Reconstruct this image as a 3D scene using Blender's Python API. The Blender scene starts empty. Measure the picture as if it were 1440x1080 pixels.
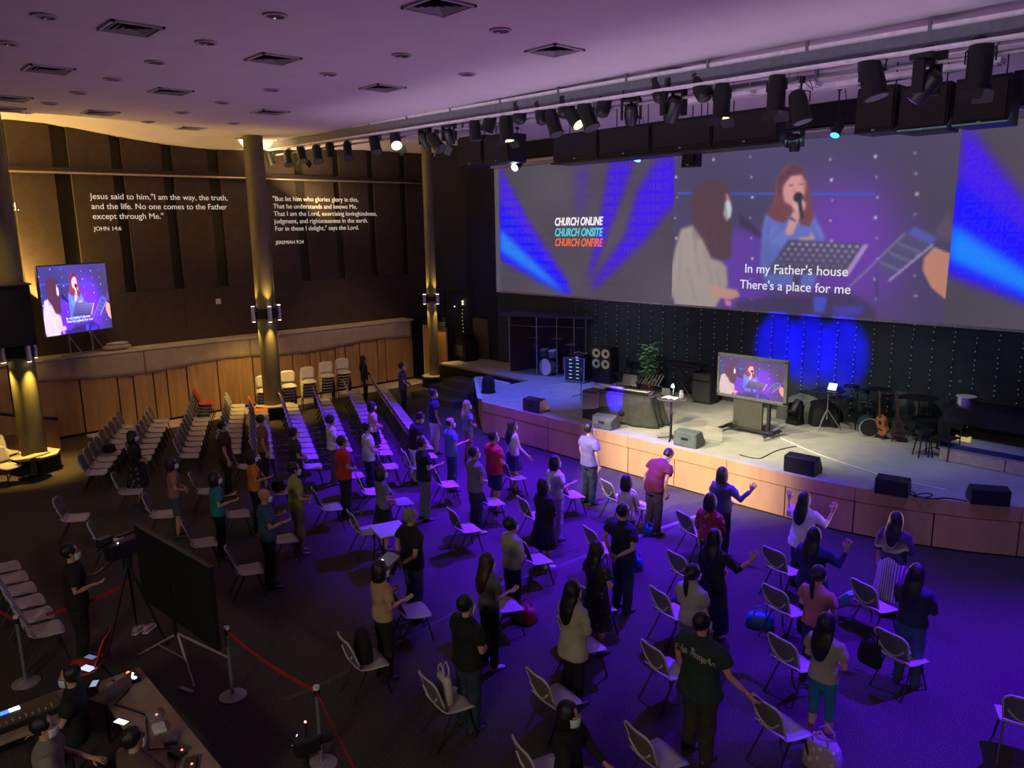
import bpy, bmesh, math, random
import numpy as np
from mathutils import Vector, Matrix, noise
random.seed(7)
PI = math.pi
S = bpy.context.scene
COL = S.collection
# ------------------------------------------------------------ camera
FPX = 1092.0
CAMZ = 5.8
def _n(v):
    v = np.array(v, float); return v/np.linalg.norm(v)
_Y = _n((1220, 241, -FPX)); _X = _n((1021, -206, FPX)); _X = _n(_X-_Y*_X.dot(_Y)); _Z = np.cross(_X, _Y)
ROT = np.array([_X, _Y, _Z]); CAMP = np.array([0, 0, CAMZ])
cam = bpy.data.cameras.new('camera'); cam.lens = FPX/1440*36; cam.sensor_width = 36; cam.clip_end = 200
camo = bpy.data.objects.new('camera', cam); COL.objects.link(camo)
m4 = Matrix.Identity(4)
for i in range(3):
    for j in range(3): m4[i][j] = ROT[i][j]
m4[2][3] = CAMZ
camo.matrix_world = m4
S.camera = camo
def on(x, y, ax, val):
    """point of the place where the sight line of photo pixel x,y meets the plane axis=val"""
    d = ROT@np.array([x-720, -(y-540), -FPX]); t = (val-CAMP[ax])/d[ax]
    return Vector(CAMP+t*d)
def at(x, y, z=0.0): return on(x, y, 2, z)
# ------------------------------------------------------------ view, world, light
S.view_settings.view_transform = 'Standard'; S.view_settings.look = 'None'
S.view_settings.exposure = 0.0; S.view_settings.gamma = 1.0; S.view_settings.use_curve_mapping = False
S.cycles.use_denoising = True
S.cycles.max_bounces = 6; S.cycles.diffuse_bounces = 3; S.cycles.glossy_bounces = 2; S.cycles.transparent_max_bounces = 8
S.cycles.sample_clamp_indirect = 3.0; S.cycles.caustics_reflective = False; S.cycles.caustics_refractive = False
W = bpy.data.worlds.new('world'); S.world = W; W.use_nodes = True
W.node_tree.nodes['Background'].inputs[0].default_value = (0.62, 0.5, 0.75, 1)
W.node_tree.nodes['Background'].inputs[1].default_value = 0.003

def light(name, typ, loc, power, color, target=None, **k):
    l = bpy.data.lights.new(name, typ); l.energy = power; l.color = color
    for a, v in k.items(): setattr(l, a, v)
    o = bpy.data.objects.new(name, l); COL.objects.link(o); o.location = loc
    if target is not None:
        o.rotation_euler = (Vector(target)-Vector(loc)).to_track_quat('-Z', 'Y').to_euler()
    return o
R = math.radians
VIOLET = (0.085, 0.0, 1.0); BLUE = (0.0, 0.0, 1.0)
# violet floods on the lighting bar thrown back over the audience
for x, tx, ty, p, a in ((-19, -18.2, 11.2, 3800, 50), (-15.5, -14.7, 10.8, 11500, 58), (-11.5, -10.9, 10.6, 10500, 64), (-8, -7.2, 10.4, 9800, 66), (-4.5, -3.8, 10.2, 11500, 68), (-1.0, -0.6, 10.2, 11000, 70), (2.2, 2.4, 10.4, 8000, 66)):
    light('violet_flood', 'SPOT', (x, 12.1, 7.6), p, VIOLET, (tx, ty, 0), spot_size=R(a), spot_blend=0.75, shadow_soft_size=0.12)
# front-of-house white wash on the middle of the stage
light('stage_wash', 'SPOT', (-13.5, 4.0, 8.3), 9500, (1.0, 0.84, 0.52), (-9.8, 14.5, 0.7), spot_size=R(25), spot_blend=0.75, shadow_soft_size=0.15)
light('stage_wash', 'SPOT', (-7.0, 4.0, 8.3), 7500, (1.0, 0.86, 0.58), (-9.6, 14.5, 0.7), spot_size=R(27), spot_blend=0.85, shadow_soft_size=0.15)
light('stage_down', 'SPOT', (-9.8, 13.2, 7.6), 900, (1.0, 0.97, 0.72), (-9.6, 15.6, 0.9), spot_size=R(58), spot_blend=0.8, shadow_soft_size=0.15)
light('stage_rear_left', 'SPOT', (-13.6, 13.6, 7.6), 260, (0.8, 1.0, 0.85), (-14.8, 18.2, 1.2), spot_size=R(44), spot_blend=0.8, shadow_soft_size=0.15)
light('stage_down_right', 'SPOT', (-5.5, 13.2, 7.6), 420, (0.85, 0.95, 0.8), (-7.4, 17.2, 0.9), spot_size=R(50), spot_blend=0.8, shadow_soft_size=0.15)
light('stage_blue', 'SPOT', (-15.5, 13.2, 7.6), 3300, (0.03, 0.07, 1.0), (-16.8, 15.6, 0.9), spot_size=R(50), spot_blend=0.9, shadow_soft_size=0.15)
light('stage_blue_right', 'SPOT', (-3.0, 12.9, 7.6), 900, (0.08, 0.08, 1.0), (-4.2, 15.4, 0.9), spot_size=R(50), spot_blend=0.9, shadow_soft_size=0.15)
for x in (-10.15, -9.3, -8.45):
    light('backdrop_blue', 'SPOT', (x, 14.2, 6.6), 16000, (0.0, 0.0, 1.0), (x, 18.7, 2.62), spot_size=R(14.5), spot_blend=0.7, shadow_soft_size=0.05)
light('keyboard_blue', 'SPOT', (-12.6, 12.0, 7.6), 60000, (0.03, 0.0, 1.0), on(866, 560, 1, 14.66), spot_size=R(4.4), spot_blend=0.3, shadow_soft_size=0.03)
light('backdrop_wash', 'AREA', (-9, 14.6, 7.4), 45, (0.45, 0.85, 1.0), (-9, 18.7, 1.6), shape='RECTANGLE', size=14, size_y=0.3)
# added area lamps, unseen, for bounce off stage and crowd onto ceiling and beam
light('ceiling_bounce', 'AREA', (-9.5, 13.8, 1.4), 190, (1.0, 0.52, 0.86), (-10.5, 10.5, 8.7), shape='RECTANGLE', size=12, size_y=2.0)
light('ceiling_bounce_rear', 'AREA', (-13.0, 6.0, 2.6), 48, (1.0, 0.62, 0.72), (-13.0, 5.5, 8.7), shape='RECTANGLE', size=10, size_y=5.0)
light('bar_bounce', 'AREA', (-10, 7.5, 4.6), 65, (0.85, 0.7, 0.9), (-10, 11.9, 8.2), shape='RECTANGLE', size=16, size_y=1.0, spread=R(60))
# warm cove lamps along the left wall
light('cove', 'AREA', (-24.2, 1.5, 7.3), 850, (1.0, 0.58, 0.14), (-24.6, 3.0, 9.0), shape='RECTANGLE', size=0.3, size_y=13)
light('cove', 'AREA', (-24.4, 12.0, 7.6), 110, (1.0, 0.66, 0.28), (-24.6, 13.0, 9.0), shape='RECTANGLE', size=0.3, size_y=5)
# added dim fill, no fitting, for neutral light from the balcony behind the photographer
light('balcony_fill', 'AREA', (5.5, -11.0, 9.5), 430, (1.0, 0.84, 0.64), (-8.5, 7.5, 1.2), shape='RECTANGLE', size=6, size_y=1.5, spread=R(100))
light('wing_blue', 'SPOT', (-17.5, 14.5, 7.2), 260, (0.02, 0.2, 1.0), (-22.0, 18.7, 4.5), spot_size=R(34), spot_blend=1.0, shadow_soft_size=0.1)
# added warm wash lamps, no fittings there, brightening the timber wall
for y in (2.5, 8.0, 14.0):
    light('wall_wash_fill', 'SPOT', (-20.0, y, 7.9), 420, (1.0, 0.62, 0.2), (-24.7, y+0.5, 0.6), spot_size=R(50), spot_blend=0.9, shadow_soft_size=0.1)

# ------------------------------------------------------------ materials
_M = {}
def mat(name, col, rough=0.6, metal=0.0, emit=0.0, ecol=None, var=0.12, scale=8.0, bump=0.0, kind=None, col2=None, coat=0.0, stretch=None):
    if name in _M: return _M[name]
    m = bpy.data.materials.new(name); m.use_nodes = True; nt = m.node_tree; b = nt.nodes['Principled BSDF']
    b.inputs['Roughness'].default_value = rough; b.inputs['Metallic'].default_value = metal
    b.inputs['Coat Weight'].default_value = coat
    c = (*col, 1)
    tc = nt.nodes.new('ShaderNodeTexCoord'); mp = nt.nodes.new('ShaderNodeMapping'); nt.links.new(tc.outputs['Object'], mp.inputs[0])
    if stretch: mp.inputs['Scale'].default_value = stretch
    ramp = nt.nodes.new('ShaderNodeValToRGB')
    if kind in (None, 'wood'):
        t = nt.nodes.new('ShaderNodeTexNoise'); t.inputs['Scale'].default_value = scale; t.inputs['Detail'].default_value = 4
        nt.links.new(mp.outputs[0], t.inputs['Vector']); fac = t.outputs[0]
        lo = tuple(x*(1-var) for x in col); hi = tuple(min(1, x*(1+var)) for x in col)
        if col2: hi = col2
        ramp.color_ramp.elements[0].position = 0.35; ramp.color_ramp.elements[1].position = 0.65
        ramp.color_ramp.elements[0].color = (*lo, 1); ramp.color_ramp.elements[1].color = (*hi, 1)
    elif kind == 'floral':
        t = nt.nodes.new('ShaderNodeTexVoronoi'); t.inputs['Scale'].default_value = scale
        nt.links.new(mp.outputs[0], t.inputs['Vector']); fac = t.outputs['Distance']
        ramp.color_ramp.elements[0].color = (*col2, 1); ramp.color_ramp.elements[1].color = c
        ramp.color_ramp.elements[0].position = 0.22; ramp.color_ramp.elements[1].position = 0.34
    elif kind == 'stripe':
        t = nt.nodes.new('ShaderNodeTexWave'); t.inputs['Scale'].default_value = scale; t.bands_direction = 'Z' if var >= 0 else 'X'
        nt.links.new(mp.outputs[0], t.inputs['Vector']); fac = t.outputs['Fac']
        ramp.color_ramp.elements[0].color = c; ramp.color_ramp.elements[1].color = (*col2, 1)
        ramp.color_ramp.elements[0].position = 0.45; ramp.color_ramp.elements[1].position = 0.55
    elif kind == 'speck':
        t = nt.nodes.new('ShaderNodeTexNoise'); t.inputs['Scale'].default_value = scale; t.inputs['Detail'].default_value = 2
        nt.links.new(mp.outputs[0], t.inputs['Vector']); fac = t.outputs[0]
        ramp.color_ramp.elements[0].color = c; ramp.color_ramp.elements[1].color = (*col2, 1)
        ramp.color_ramp.elements[0].position = 0.42; ramp.color_ramp.elements[1].position = 0.62
    nt.links.new(fac, ramp.inputs[0]); nt.links.new(ramp.outputs[0], b.inputs['Base Color'])
    if bump:
        bp = nt.nodes.new('ShaderNodeBump'); bp.inputs['Strength'].default_value = bump; bp.inputs['Distance'].default_value = 0.02
        nt.links.new(fac, bp.inputs['Height']); nt.links.new(bp.outputs[0], b.inputs['Normal'])
    if emit:
        b.inputs['Emission Color'].default_value = (*(ecol or col), 1); b.inputs['Emission Strength'].default_value = emit
    _M[name] = m
    return m
def glass_mat(name, col, alpha):
    if name in _M: return _M[name]
    m = mat(name, col, rough=0.05, var=0.02); m.node_tree.nodes['Principled BSDF'].inputs['Alpha'].default_value = alpha
    return m
BLK = mat('black_plastic', (0.012, 0.012, 0.014), 0.45)
BLKM = mat('black_matt', (0.006, 0.006, 0.007), 0.85)
DGREY = mat('dark_grey', (0.06, 0.06, 0.065), 0.6)
GREY = mat('mid_grey', (0.25, 0.25, 0.26), 0.5)
CHROME = mat('chrome', (0.7, 0.7, 0.72), 0.25, 1.0)
STEEL = mat('dull_steel', (0.4, 0.4, 0.42), 0.45, 0.8)
WHITE = mat('white_plastic', (0.75, 0.75, 0.74), 0.5)

# ------------------------------------------------------------ mesh helpers
class M:
    def __init__(s): s.v = []; s.f = []
    def add(s, vs, fs):
        o = len(s.v); s.v += [tuple(v) for v in vs]; s.f += [tuple(i+o for i in f) for f in fs]; return s
    def box(s, c, d, rot=None, taper=1.0):
        c = Vector(c); hx, hy, hz = d[0]/2, d[1]/2, d[2]/2
        vs = [Vector((x*hx*(taper if z > 0 else 1), y*hy*(taper if z > 0 else 1), z*hz)) for z in (-1, 1) for x, y in ((-1, -1), (1, -1), (1, 1), (-1, 1))]
        if rot is not None: vs = [rot@v for v in vs]
        return s.add([v+c for v in vs], [(3, 2, 1, 0), (4, 5, 6, 7), (0, 1, 5, 4), (1, 2, 6, 5), (2, 3, 7, 6), (3, 0, 4, 7)])
    def bb(s, x0, x1, y0, y1, z0, z1): return s.box(((x0+x1)/2, (y0+y1)/2, (z0+z1)/2), (x1-x0, y1-y0, z1-z0))
    def rings(s, rs, cap=True):
        n = len(rs[0]); o = len(s.v)
        for r in rs: s.v += [tuple(p) for p in r]
        for k in range(len(rs)-1):
            for i in range(n):
                j = (i+1) % n; s.f.append((o+k*n+i, o+k*n+j, o+(k+1)*n+j, o+(k+1)*n+i))
        if cap:
            s.f.append(tuple(o+i for i in reversed(range(n)))); s.f.append(tuple(o+(len(rs)-1)*n+i for i in range(n)))
        return s
    def tube(s, pts, rad, n=8, cap=True):
        pts = [Vector(p) for p in pts]
        if not hasattr(rad, '__len__'): rad = [rad]*len(pts)
        rs = []; up = None
        for i, p in enumerate(pts):
            d = (pts[min(i+1, len(pts)-1)]-pts[max(i-1, 0)])
            d = d.normalized() if d.length > 1e-9 else Vector((0, 0, 1))
            if up is None: up = Vector((0, 0, 1)) if abs(d.z) < 0.9 else Vector((1, 0, 0))
            u = d.cross(up)
            if u.length < 1e-4: u = d.cross(Vector((0, 1, 0)))
            u.normalize(); v = d.cross(u); up = u.cross(d)
            rs.append([p+(u*math.cos(2*PI*k/n)+v*math.sin(2*PI*k/n))*rad[i] for k in range(n)])
        # orientation: u x v = -d for this frame, flip the order
        return s.rings([list(reversed(r)) for r in rs] if True else rs, cap)
    def cyl(s, p0, p1, r, n=16, r1=None): return s.tube([p0, p1], [r, r if r1 is None else r1], n)
    def lathe(s, c, prof, n=20):
        c = Vector(c)
        return s.rings([[c+Vector((math.cos(2*PI*k/n)*r, math.sin(2*PI*k/n)*r, z)) for k in range(n)] for r, z in prof])
    def ell(s, c, r, n=12, m=7, rot=None):
        c = Vector(c); rs = []
        for k in range(m+1):
            a = -PI/2+PI*(k+0.02)/(m+0.04) if 0 < k < m else (-PI/2+0.08 if k == 0 else PI/2-0.08)
            ring = [Vector((math.cos(2*PI*i/n)*math.cos(a)*r[0], math.sin(2*PI*i/n)*math.cos(a)*r[1], math.sin(a)*r[2])) for i in range(n)]
            rs.append([c+(rot@p if rot is not None else p) for p in ring])
        return s.rings(rs)
    def prism(s, pts, z0, z1):
        n = len(pts); o = len(s.v)
        s.v += [(p[0], p[1], z0) for p in pts]+[(p[0], p[1], z1) for p in pts]
        s.f += [tuple(o+i for i in reversed(range(n))), tuple(o+n+i for i in range(n))]
        s.f += [(o+i, o+(i+1) % n, o+n+(i+1) % n, o+n+i) for i in range(n)]
        return s
    def grid(s, fn, nu, nv, th=0.0):
        P = [[Vector(fn(i/nu, j/nv)) for j in range(nv+1)] for i in range(nu+1)]; o = len(s.v); w = nv+1
        s.v += [tuple(p) for r in P for p in r]
        q = [(i*w+j, (i+1)*w+j, (i+1)*w+j+1, i*w+j+1) for i in range(nu) for j in range(nv)]
        if not th:
            s.f += [tuple(o+a for a in f) for f in q]; return s
        N = (nu+1)*w
        for i in range(nu+1):
            for j in range(nv+1):
                a = P[min(i+1, nu)][j]-P[max(i-1, 0)][j]; b = P[i][min(j+1, nv)]-P[i][max(j-1, 0)]
                nn = a.cross(b); nn = nn.normalized() if nn.length > 1e-9 else Vector((0, 0, 1))
                s.v.append(tuple(P[i][j]-nn*th))
        s.f += [tuple(o+a for a in f) for f in q]+[tuple(o+N+a for a in reversed(f)) for f in q]
        for i in range(nu):
            s.f.append((o+i*w, o+N+i*w, o+N+(i+1)*w, o+(i+1)*w)); s.f.append((o+i*w+nv, o+(i+1)*w+nv, o+N+(i+1)*w+nv, o+N+i*w+nv))
        for j in range(nv):
            s.f.append((o+j, o+j+1, o+N+j+1, o+N+j)); e = nu*w; s.f.append((o+e+j, o+N+e+j, o+N+e+j+1, o+e+j+1))
        return s
    def xf(s, mt, start=0):
        s.v[start:] = [tuple(mt@Vector(v)) for v in s.v[start:]]; return s
    def mesh(s, name, smooth=False):
        me = bpy.data.meshes.new(name); me.from_pydata(s.v, [], s.f)
        if smooth: me.polygons.foreach_set('use_smooth', [True]*len(me.polygons))
        return me
    def obj(s, name, m, parent=None, smooth=False, bevel=0.0, label=None, kind=None):
        me = s.mesh(name, smooth); me.materials.append(m)
        o = bpy.data.objects.new(name, me); COL.objects.link(o)
        if parent is not None: o.parent = parent
        if bevel:
            b = o.modifiers.new('bevel', 'BEVEL'); b.width = bevel; b.segments = 2; b.limit_method = 'ANGLE'
        if label: o['label'] = label
        if kind: o['kind'] = kind
        return o
def smooth_by(o, ang=40):
    me = o.data; me.polygons.foreach_set('use_smooth', [True]*len(me.polygons)); me.set_sharp_from_angle(angle=R(ang)); return o
def tag(o, label, cat, group=None, kind=None):
    o['label'] = label; o['category'] = cat
    if group: o['group'] = group
    if kind: o['kind'] = kind
    return o
def thing(name, label, cat, loc=(0, 0, 0), rz=0.0, group=None):
    o = bpy.data.objects.new(name, None); COL.objects.link(o); o.location = loc; o.rotation_euler = (0, 0, rz)
    o.empty_display_size = 0.1
    return tag(o, label, cat, group)
def struct(o): o['kind'] = 'structure'; return o
def dup(root, loc, rz, label=None, group=None):
    r = root.copy(); COL.objects.link(r); r.location = loc; r.rotation_euler = (0, 0, rz)
    if label: r['label'] = label
    if group: r['group'] = group
    for ch in root.children:
        c = ch.copy(); COL.objects.link(c); c.parent = r
        for g in ch.children:
            d = g.copy(); COL.objects.link(d); d.parent = c
    return r
ORD = ['first', 'second', 'third', 'fourth', 'fifth', 'sixth', 'seventh', 'eighth', 'ninth', 'tenth', 'eleventh', 'twelfth', 'thirteenth', 'fourteenth', 'fifteenth',
       'sixteenth', 'seventeenth', 'eighteenth', 'nineteenth', 'twentieth']
TENS = {2: 'twenty', 3: 'thirty', 4: 'forty', 5: 'fifty'}
def ordn(i):
    if i < 20: return ORD[i]
    t, u = divmod(i+1, 10)
    return (TENS[t][:-1]+'ieth') if u == 0 else TENS[t]+'-'+ORD[u-1]
try:
    FONT = bpy.data.fonts.load(bpy.utils.system_resource('DATAFILES', path='fonts/Inter.woff2'))
except Exception:
    FONT = None
TEXTS = []
def text(s, loc, rot, width, m, parent=None, shear=0.0, bold=0.0, name='lettering', thick=0.004, line=None, height=None, outline=False):
    c = bpy.data.curves.new(name, 'FONT'); c.body = s; c.shear = shear; c.extrude = thick; c.offset = bold
    if FONT: c.font = FONT
    if line: c.space_line = line
    if outline: c.fill_mode = 'NONE'; c.extrude = 0; c.bevel_depth = 0.008; c.bevel_resolution = 0
    o = bpy.data.objects.new(name, c); COL.objects.link(o); o.location = loc; o.rotation_euler = rot
    c.materials.append(m)
    if parent is not None: o.parent = parent
    TEXTS.append((o, width, height)); return o
FACE_S = (PI/2, 0, 0)      # facing the audience
FACE_W = (PI/2, 0, PI/2)   # facing into the room from the left wall
# ------------------------------------------------------------ large structure
SY = 18.6           # plane of the projection screen
HS = 0.93           # stage height
WOOD = mat('birch_wood', (0.46, 0.27, 0.11), 0.42, var=0.16, scale=2.2, stretch=(3, 3, 0.35), coat=0.15)
WOOD2 = mat('stage_wood', (0.62, 0.36, 0.17), 0.4, var=0.1, scale=1.6, stretch=(2, 2, 0.4), coat=0.15)
CARPET = mat('speckled_carpet', (0.024, 0.018, 0.017), 0.95, kind='speck', col2=(0.088, 0.070, 0.060), scale=60, bump=0.1)
STAGEC = mat('stage_carpet', (0.40, 0.40, 0.34), 0.9, var=0.07, scale=3, bump=0.1)
CEILM = mat('ceiling_paint', (0.62, 0.58, 0.60), 0.85, var=0.03, scale=2)
BROWN = mat('brown_acoustic_cloth', (0.058, 0.040, 0.030), 0.9, var=0.12, scale=5)
OLIVE = mat('recess_cloth', (0.030, 0.027, 0.010), 0.9, var=0.1, scale=5)
NAVY = mat('navy_wall_cloth', (0.012, 0.014, 0.028), 0.9, var=0.1, scale=5)
TEAL = mat('dark_backdrop_cloth', (0.038, 0.055, 0.066), 0.9, var=0.12, scale=3)
LINEN = mat('pale_drape', (0.42, 0.34, 0.26), 0.85, var=0.08, scale=3)
TRIMM = mat('cream_trim', (0.6, 0.52, 0.4), 0.5, var=0.05)
PALEF = mat('pale_floor_border', (0.6, 0.55, 0.5), 0.35, var=0.06)

struct(M().add([(-27, -9, 0), (9, -9, 0), (9, 19, 0), (-27, 19, 0)], [(0, 1, 2, 3)]).obj('floor', CARPET))
bord = [(-24.7, 5.6), (-24.35, 5.55), (-24.0, 5.75), (-23.75, 6.2), (-23.7, 7), (-23.7, 17.3), (-24.7, 17.3)]
struct(M().prism(bord, 0.0, 0.015).obj('trim_1', PALEF))

# ceiling with its dipping edge along the left wall
YB = [-9, 2, 4.6, 5.6, 6.6, 7.5, 8.9, 10.2, 11.5, 13, 14.5, 16, 19]
ZB = [8.85, 8.85, 8.83, 8.80, 8.69, 8.55, 8.40, 8.33, 8.36, 8.45, 8.55, 8.6, 8.6]
ZC = 8.52
def ceil_z(x, y):
    zb = float(np.interp(y, YB, ZB))
    if x > -21.0: return ZC
    if x > -24.2:
        t = (x+21.0)/-3.2; t = t*t*(3-2*t)
        return ZC*(1-t)+(zb+0.20)*t
    t = min(1, (x+24.2)/-0.15)
    return (zb+0.20)*(1-t)+zb*t if t < 1 else zb
xs = [9, 0, -10, -18, -21]+[-21-0.4*i for i in range(1, 9)]+[-24.35, -25.5]
ys = list(np.arange(-9, 19.01, 0.7))
mb = M(); w = len(ys)
mb.v = [(x, y, ceil_z(x, y)) for x in xs for y in ys]
mb.f = [(i*w+j, i*w+j+1, (i+1)*w+j+1, (i+1)*w+j) for i in range(len(xs)-1) for j in range(w-1)]
ce = struct(mb.obj('ceiling', CEILM, smooth=True))

# left wall: timber panels below, cloth panels above a ledge
wl = struct(bpy.data.objects.new('wall_left', None)); COL.objects.link(wl)
seams = [-6, -4.2, -2.6, -1.0, 0.4, 1.6, 2.8, 3.9, 4.55, 5.60, 6.61, 7.05, 7.63, 8.03, 8.64, 9.62, 10.81, 12.25, 12.90, 13.31, 13.91, 14.32, 14.92, 15.69, 16.06, 17.3]
M().bb(-25.4, -24.78, -6, 17.3, 0, 2.3).obj('wall_core', BLKM, wl)
for a, b in zip(seams[:-1], seams[1:]):
    M().bb(-24.79, -24.7, a+0.02, b-0.02, 0.08, 2.3).obj('panel', WOOD, wl)
M().bb(-24.79, -24.685, -6, 17.3, 0.0, 0.08).obj('skirting', BLKM, wl)
M().bb(-25.4, -24.62, -6, 17.33, 2.3, 2.36).obj('ledge', TRIMM, wl)
M().bb(-25.75, -25.42, -6, 18.7, 0, 9.4).obj('recess_backing', OLIVE, wl)
slots = [(-1.3, -1.0), (0.15, 0.45), (1.55, 1.85), (3.0, 3.3), (4.42, 4.72), (5.78, 6.2), (7.31, 7.61), (8.74, 9.05), (10.15, 10.49), (11.6, 11.9), (13.12, 13.45), (14.6, 14.86), (16.02, 16.27), (17.45, 17.7)]
e = -6
for a, b in slots+[(18.7, 19)]:
    M().bb(-25.42, -25.3, e+0.006, a-0.006, 4.02, 9.4).obj('panel', BROWN, wl); e = b
e = -6
for b in (0, 3, 6, 9, 12, 15, 18.7):
    if b > e: M().bb(-25.42, -25.3, e+0.004, b-0.004, 2.36, 4.015).obj('panel', BROWN, wl); e = b
M().bb(-25.29, -25.24, -6, 18.7, 7.44, 7.62).obj('rail_board', mat('rail_dark', (0.03, 0.024, 0.02), 0.7), wl)
M().cyl((-25.16, -6, 7.47), (-25.16, 18.7, 7.47), 0.03, 8).obj('rail', mat('brass_rail', (0.5, 0.4, 0.3), 0.35, 0.7), wl)
VERSE = mat('verse_paint_glow', (0.75, 0.7, 0.62), 0.6, emit=0.5, var=0.02)  # painted lettering given a glow of its own so it reads brighter
VX = -25.29
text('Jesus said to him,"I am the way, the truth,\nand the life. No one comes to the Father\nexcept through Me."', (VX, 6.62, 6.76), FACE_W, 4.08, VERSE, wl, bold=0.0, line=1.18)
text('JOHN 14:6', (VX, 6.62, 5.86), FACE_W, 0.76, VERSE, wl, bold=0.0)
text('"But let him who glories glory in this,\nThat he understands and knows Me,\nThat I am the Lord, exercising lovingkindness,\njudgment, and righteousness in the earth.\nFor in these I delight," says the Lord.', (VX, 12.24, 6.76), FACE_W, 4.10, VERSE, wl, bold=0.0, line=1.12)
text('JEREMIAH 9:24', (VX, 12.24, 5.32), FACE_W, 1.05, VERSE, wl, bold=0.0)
text('mind.', (VX, 4.12, 6.43), FACE_W, 0.66, VERSE, wl, bold=0.0)
M().bb(-25.3, -25.27, 10.0, 10.16, 3.45, 3.62).obj('switch_plate', WHITE, wl)
# pale cloth hung over the ledge front
def drape(a, b):
    return lambda u, v: (-24.655+0.02*math.sin(v*(b-a)*7.0)*u+0.012*math.sin(v*(b-a)*17), a+v*(b-a), 2.31-u*(0.66+0.07*math.sin((a+v*(b-a))*1.1)))
k = 0
for a, b, lb in ((4.0, 7.4, 'pale cloth over the ledge front below the tilted side screen'), (7.42, 10.75, 'pale cloth over the ledge front left of the tall yellow-lit column'), (10.77, 17.2, 'pale cloth over the ledge front behind the chair stacks')):
    o = M().grid(drape(a, b), 5, 60, 0.012).obj('drape', LINEN, smooth=True); tag(o, lb, 'cloth', 'pale cloths over the ledge')
# door gap and short wing panel at the end of the timber wall
struct(M().bb(-24.85, -24.75, 17.3, 18.7, 0, 2.4).obj('door_shade_1', BLKM))  # black sheet puts the shade of the open door gap into colour
wp = struct(bpy.data.objects.new('wall_wing', None)); COL.objects.link(wp)
P0 = at(584, 539); P1 = at(606, 545)
M().bb(P0.x, P1.x+0.25, 17.28, 17.36, 0, 2.2).obj('panel', WOOD, wp)
M().bb(P0.x-0.03, P1.x+0.28, 17.24, 17.42, 2.2, 2.36).obj('cap', BLKM, wp)
M().bb(P0.x-0.05, P0.x, 17.26, 17.38, 0, 2.2).obj('jamb', TRIMM, wp)
# low stair parapet by the left column
pq = at(66, 638)
pr = struct(bpy.data.objects.new('wall_parapet', None)); COL.objects.link(pr)
M().add([(pq.x-0.06, 2.4, 0), (pq.x-0.06, 4.62, 0), (pq.x-0.06, 4.62, 0.86), (pq.x-0.06, 3.0, 1.33), (pq.x-0.06, 2.4, 1.33), (pq.x+0.04, 2.4, 0), (pq.x+0.04, 4.62, 0), (pq.x+0.04, 4.62, 0.86), (pq.x+0.04, 3.0, 1.33), (pq.x+0.04, 2.4, 1.33)],
        [(4, 3, 2, 1, 0), (5, 6, 7, 8, 9), (0, 1, 6, 5), (1, 2, 7, 6), (2, 3, 8, 7), (3, 4, 9, 8), (4, 0, 5, 9)]).obj('panel', WOOD, pr)
M().tube([(pq.x-0.01, 2.4, 1.35), (pq.x-0.01, 3.0, 1.35), (pq.x-0.01, 4.64, 0.88)], 0.05, 6).obj('coping', BLKM, pr)

# stage-end wall: navy cloth, dark doorway, timber dado, LED-lit backdrop, screen, header
ws = struct(bpy.data.objects.new('wall_front', None)); COL.objects.link(ws)
M().bb(-25.4, 9, 18.75, 18.95, 0, 9.4).obj('wall_core', NAVY, ws)
for a, b in ((-25.4, -24.4), (-22.62, -21.2)):
    M().bb(a, b, 18.68, 18.75, 0, 8.75).obj('panel', NAVY, ws)
M().bb(-24.4, -22.62, 18.68, 18.75, 3.35, 8.75).obj('panel', NAVY, ws)
M().bb(-22.6, -21.75, 18.62, 18.68, HS, 2.42).obj('dado_panel', mat('dark_wood', (0.16, 0.10, 0.06), 0.5), ws)
M().bb(-24.45, -24.25, 18.6, 18.68, HS, 2.3).obj('door_jamb', mat('dark_jamb', (0.10, 0.10, 0.11), 0.6), ws)
M().bb(-21.2, 9, 18.66, 18.75, HS, 3.5).obj('backdrop_cloth', TEAL, ws)
M().bb(-21.2, 9, 18.3, 18.75, 8.02, 8.5).obj('header', BLKM, ws)
M().bb(-21.2, 9, 18.45, 18.75, 7.78, 7.98).obj('header_ledge', mat('ledge_grey', (0.35, 0.33, 0.37), 0.6), ws)
M().bb(-21.2, 9, 18.42, 18.5, 7.9, 7.93).obj('ledge_strip', WHITE, ws)
st = struct(bpy.data.objects.new('trim_2', None)); COL.objects.link(st)   # equipment lamps glimpsed in the dark doorway
for i in range(8): M().ell((-23.3+0.02*math.sin(i), 18.7, 1.7+0.14*i), (0.018, 0.02, 0.018), 6, 4).obj('indicator_lamp', mat('amber_led', (1, 0.8, 0.4), emit=0.5+0.1*i), st)
M().ell((-23.25, 18.68, 3.0), (0.05, 0.03, 0.04), 8, 5).obj('indicator_lamp', mat('amber_lamp', (1, 0.7, 0.3), emit=4), st)
M().ell((-23.25, 18.68, 2.9), (0.05, 0.03, 0.03), 8, 5).obj('indicator_lamp', mat('amber_lamp', (1, 0.7, 0.3), emit=4), st)
M().ell((-23.75, 18.68, 2.78), (0.03, 0.03, 0.03), 8, 5).obj('indicator_lamp', mat('pale_lamp', (0.7, 0.8, 1), emit=1.5), st)

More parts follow.
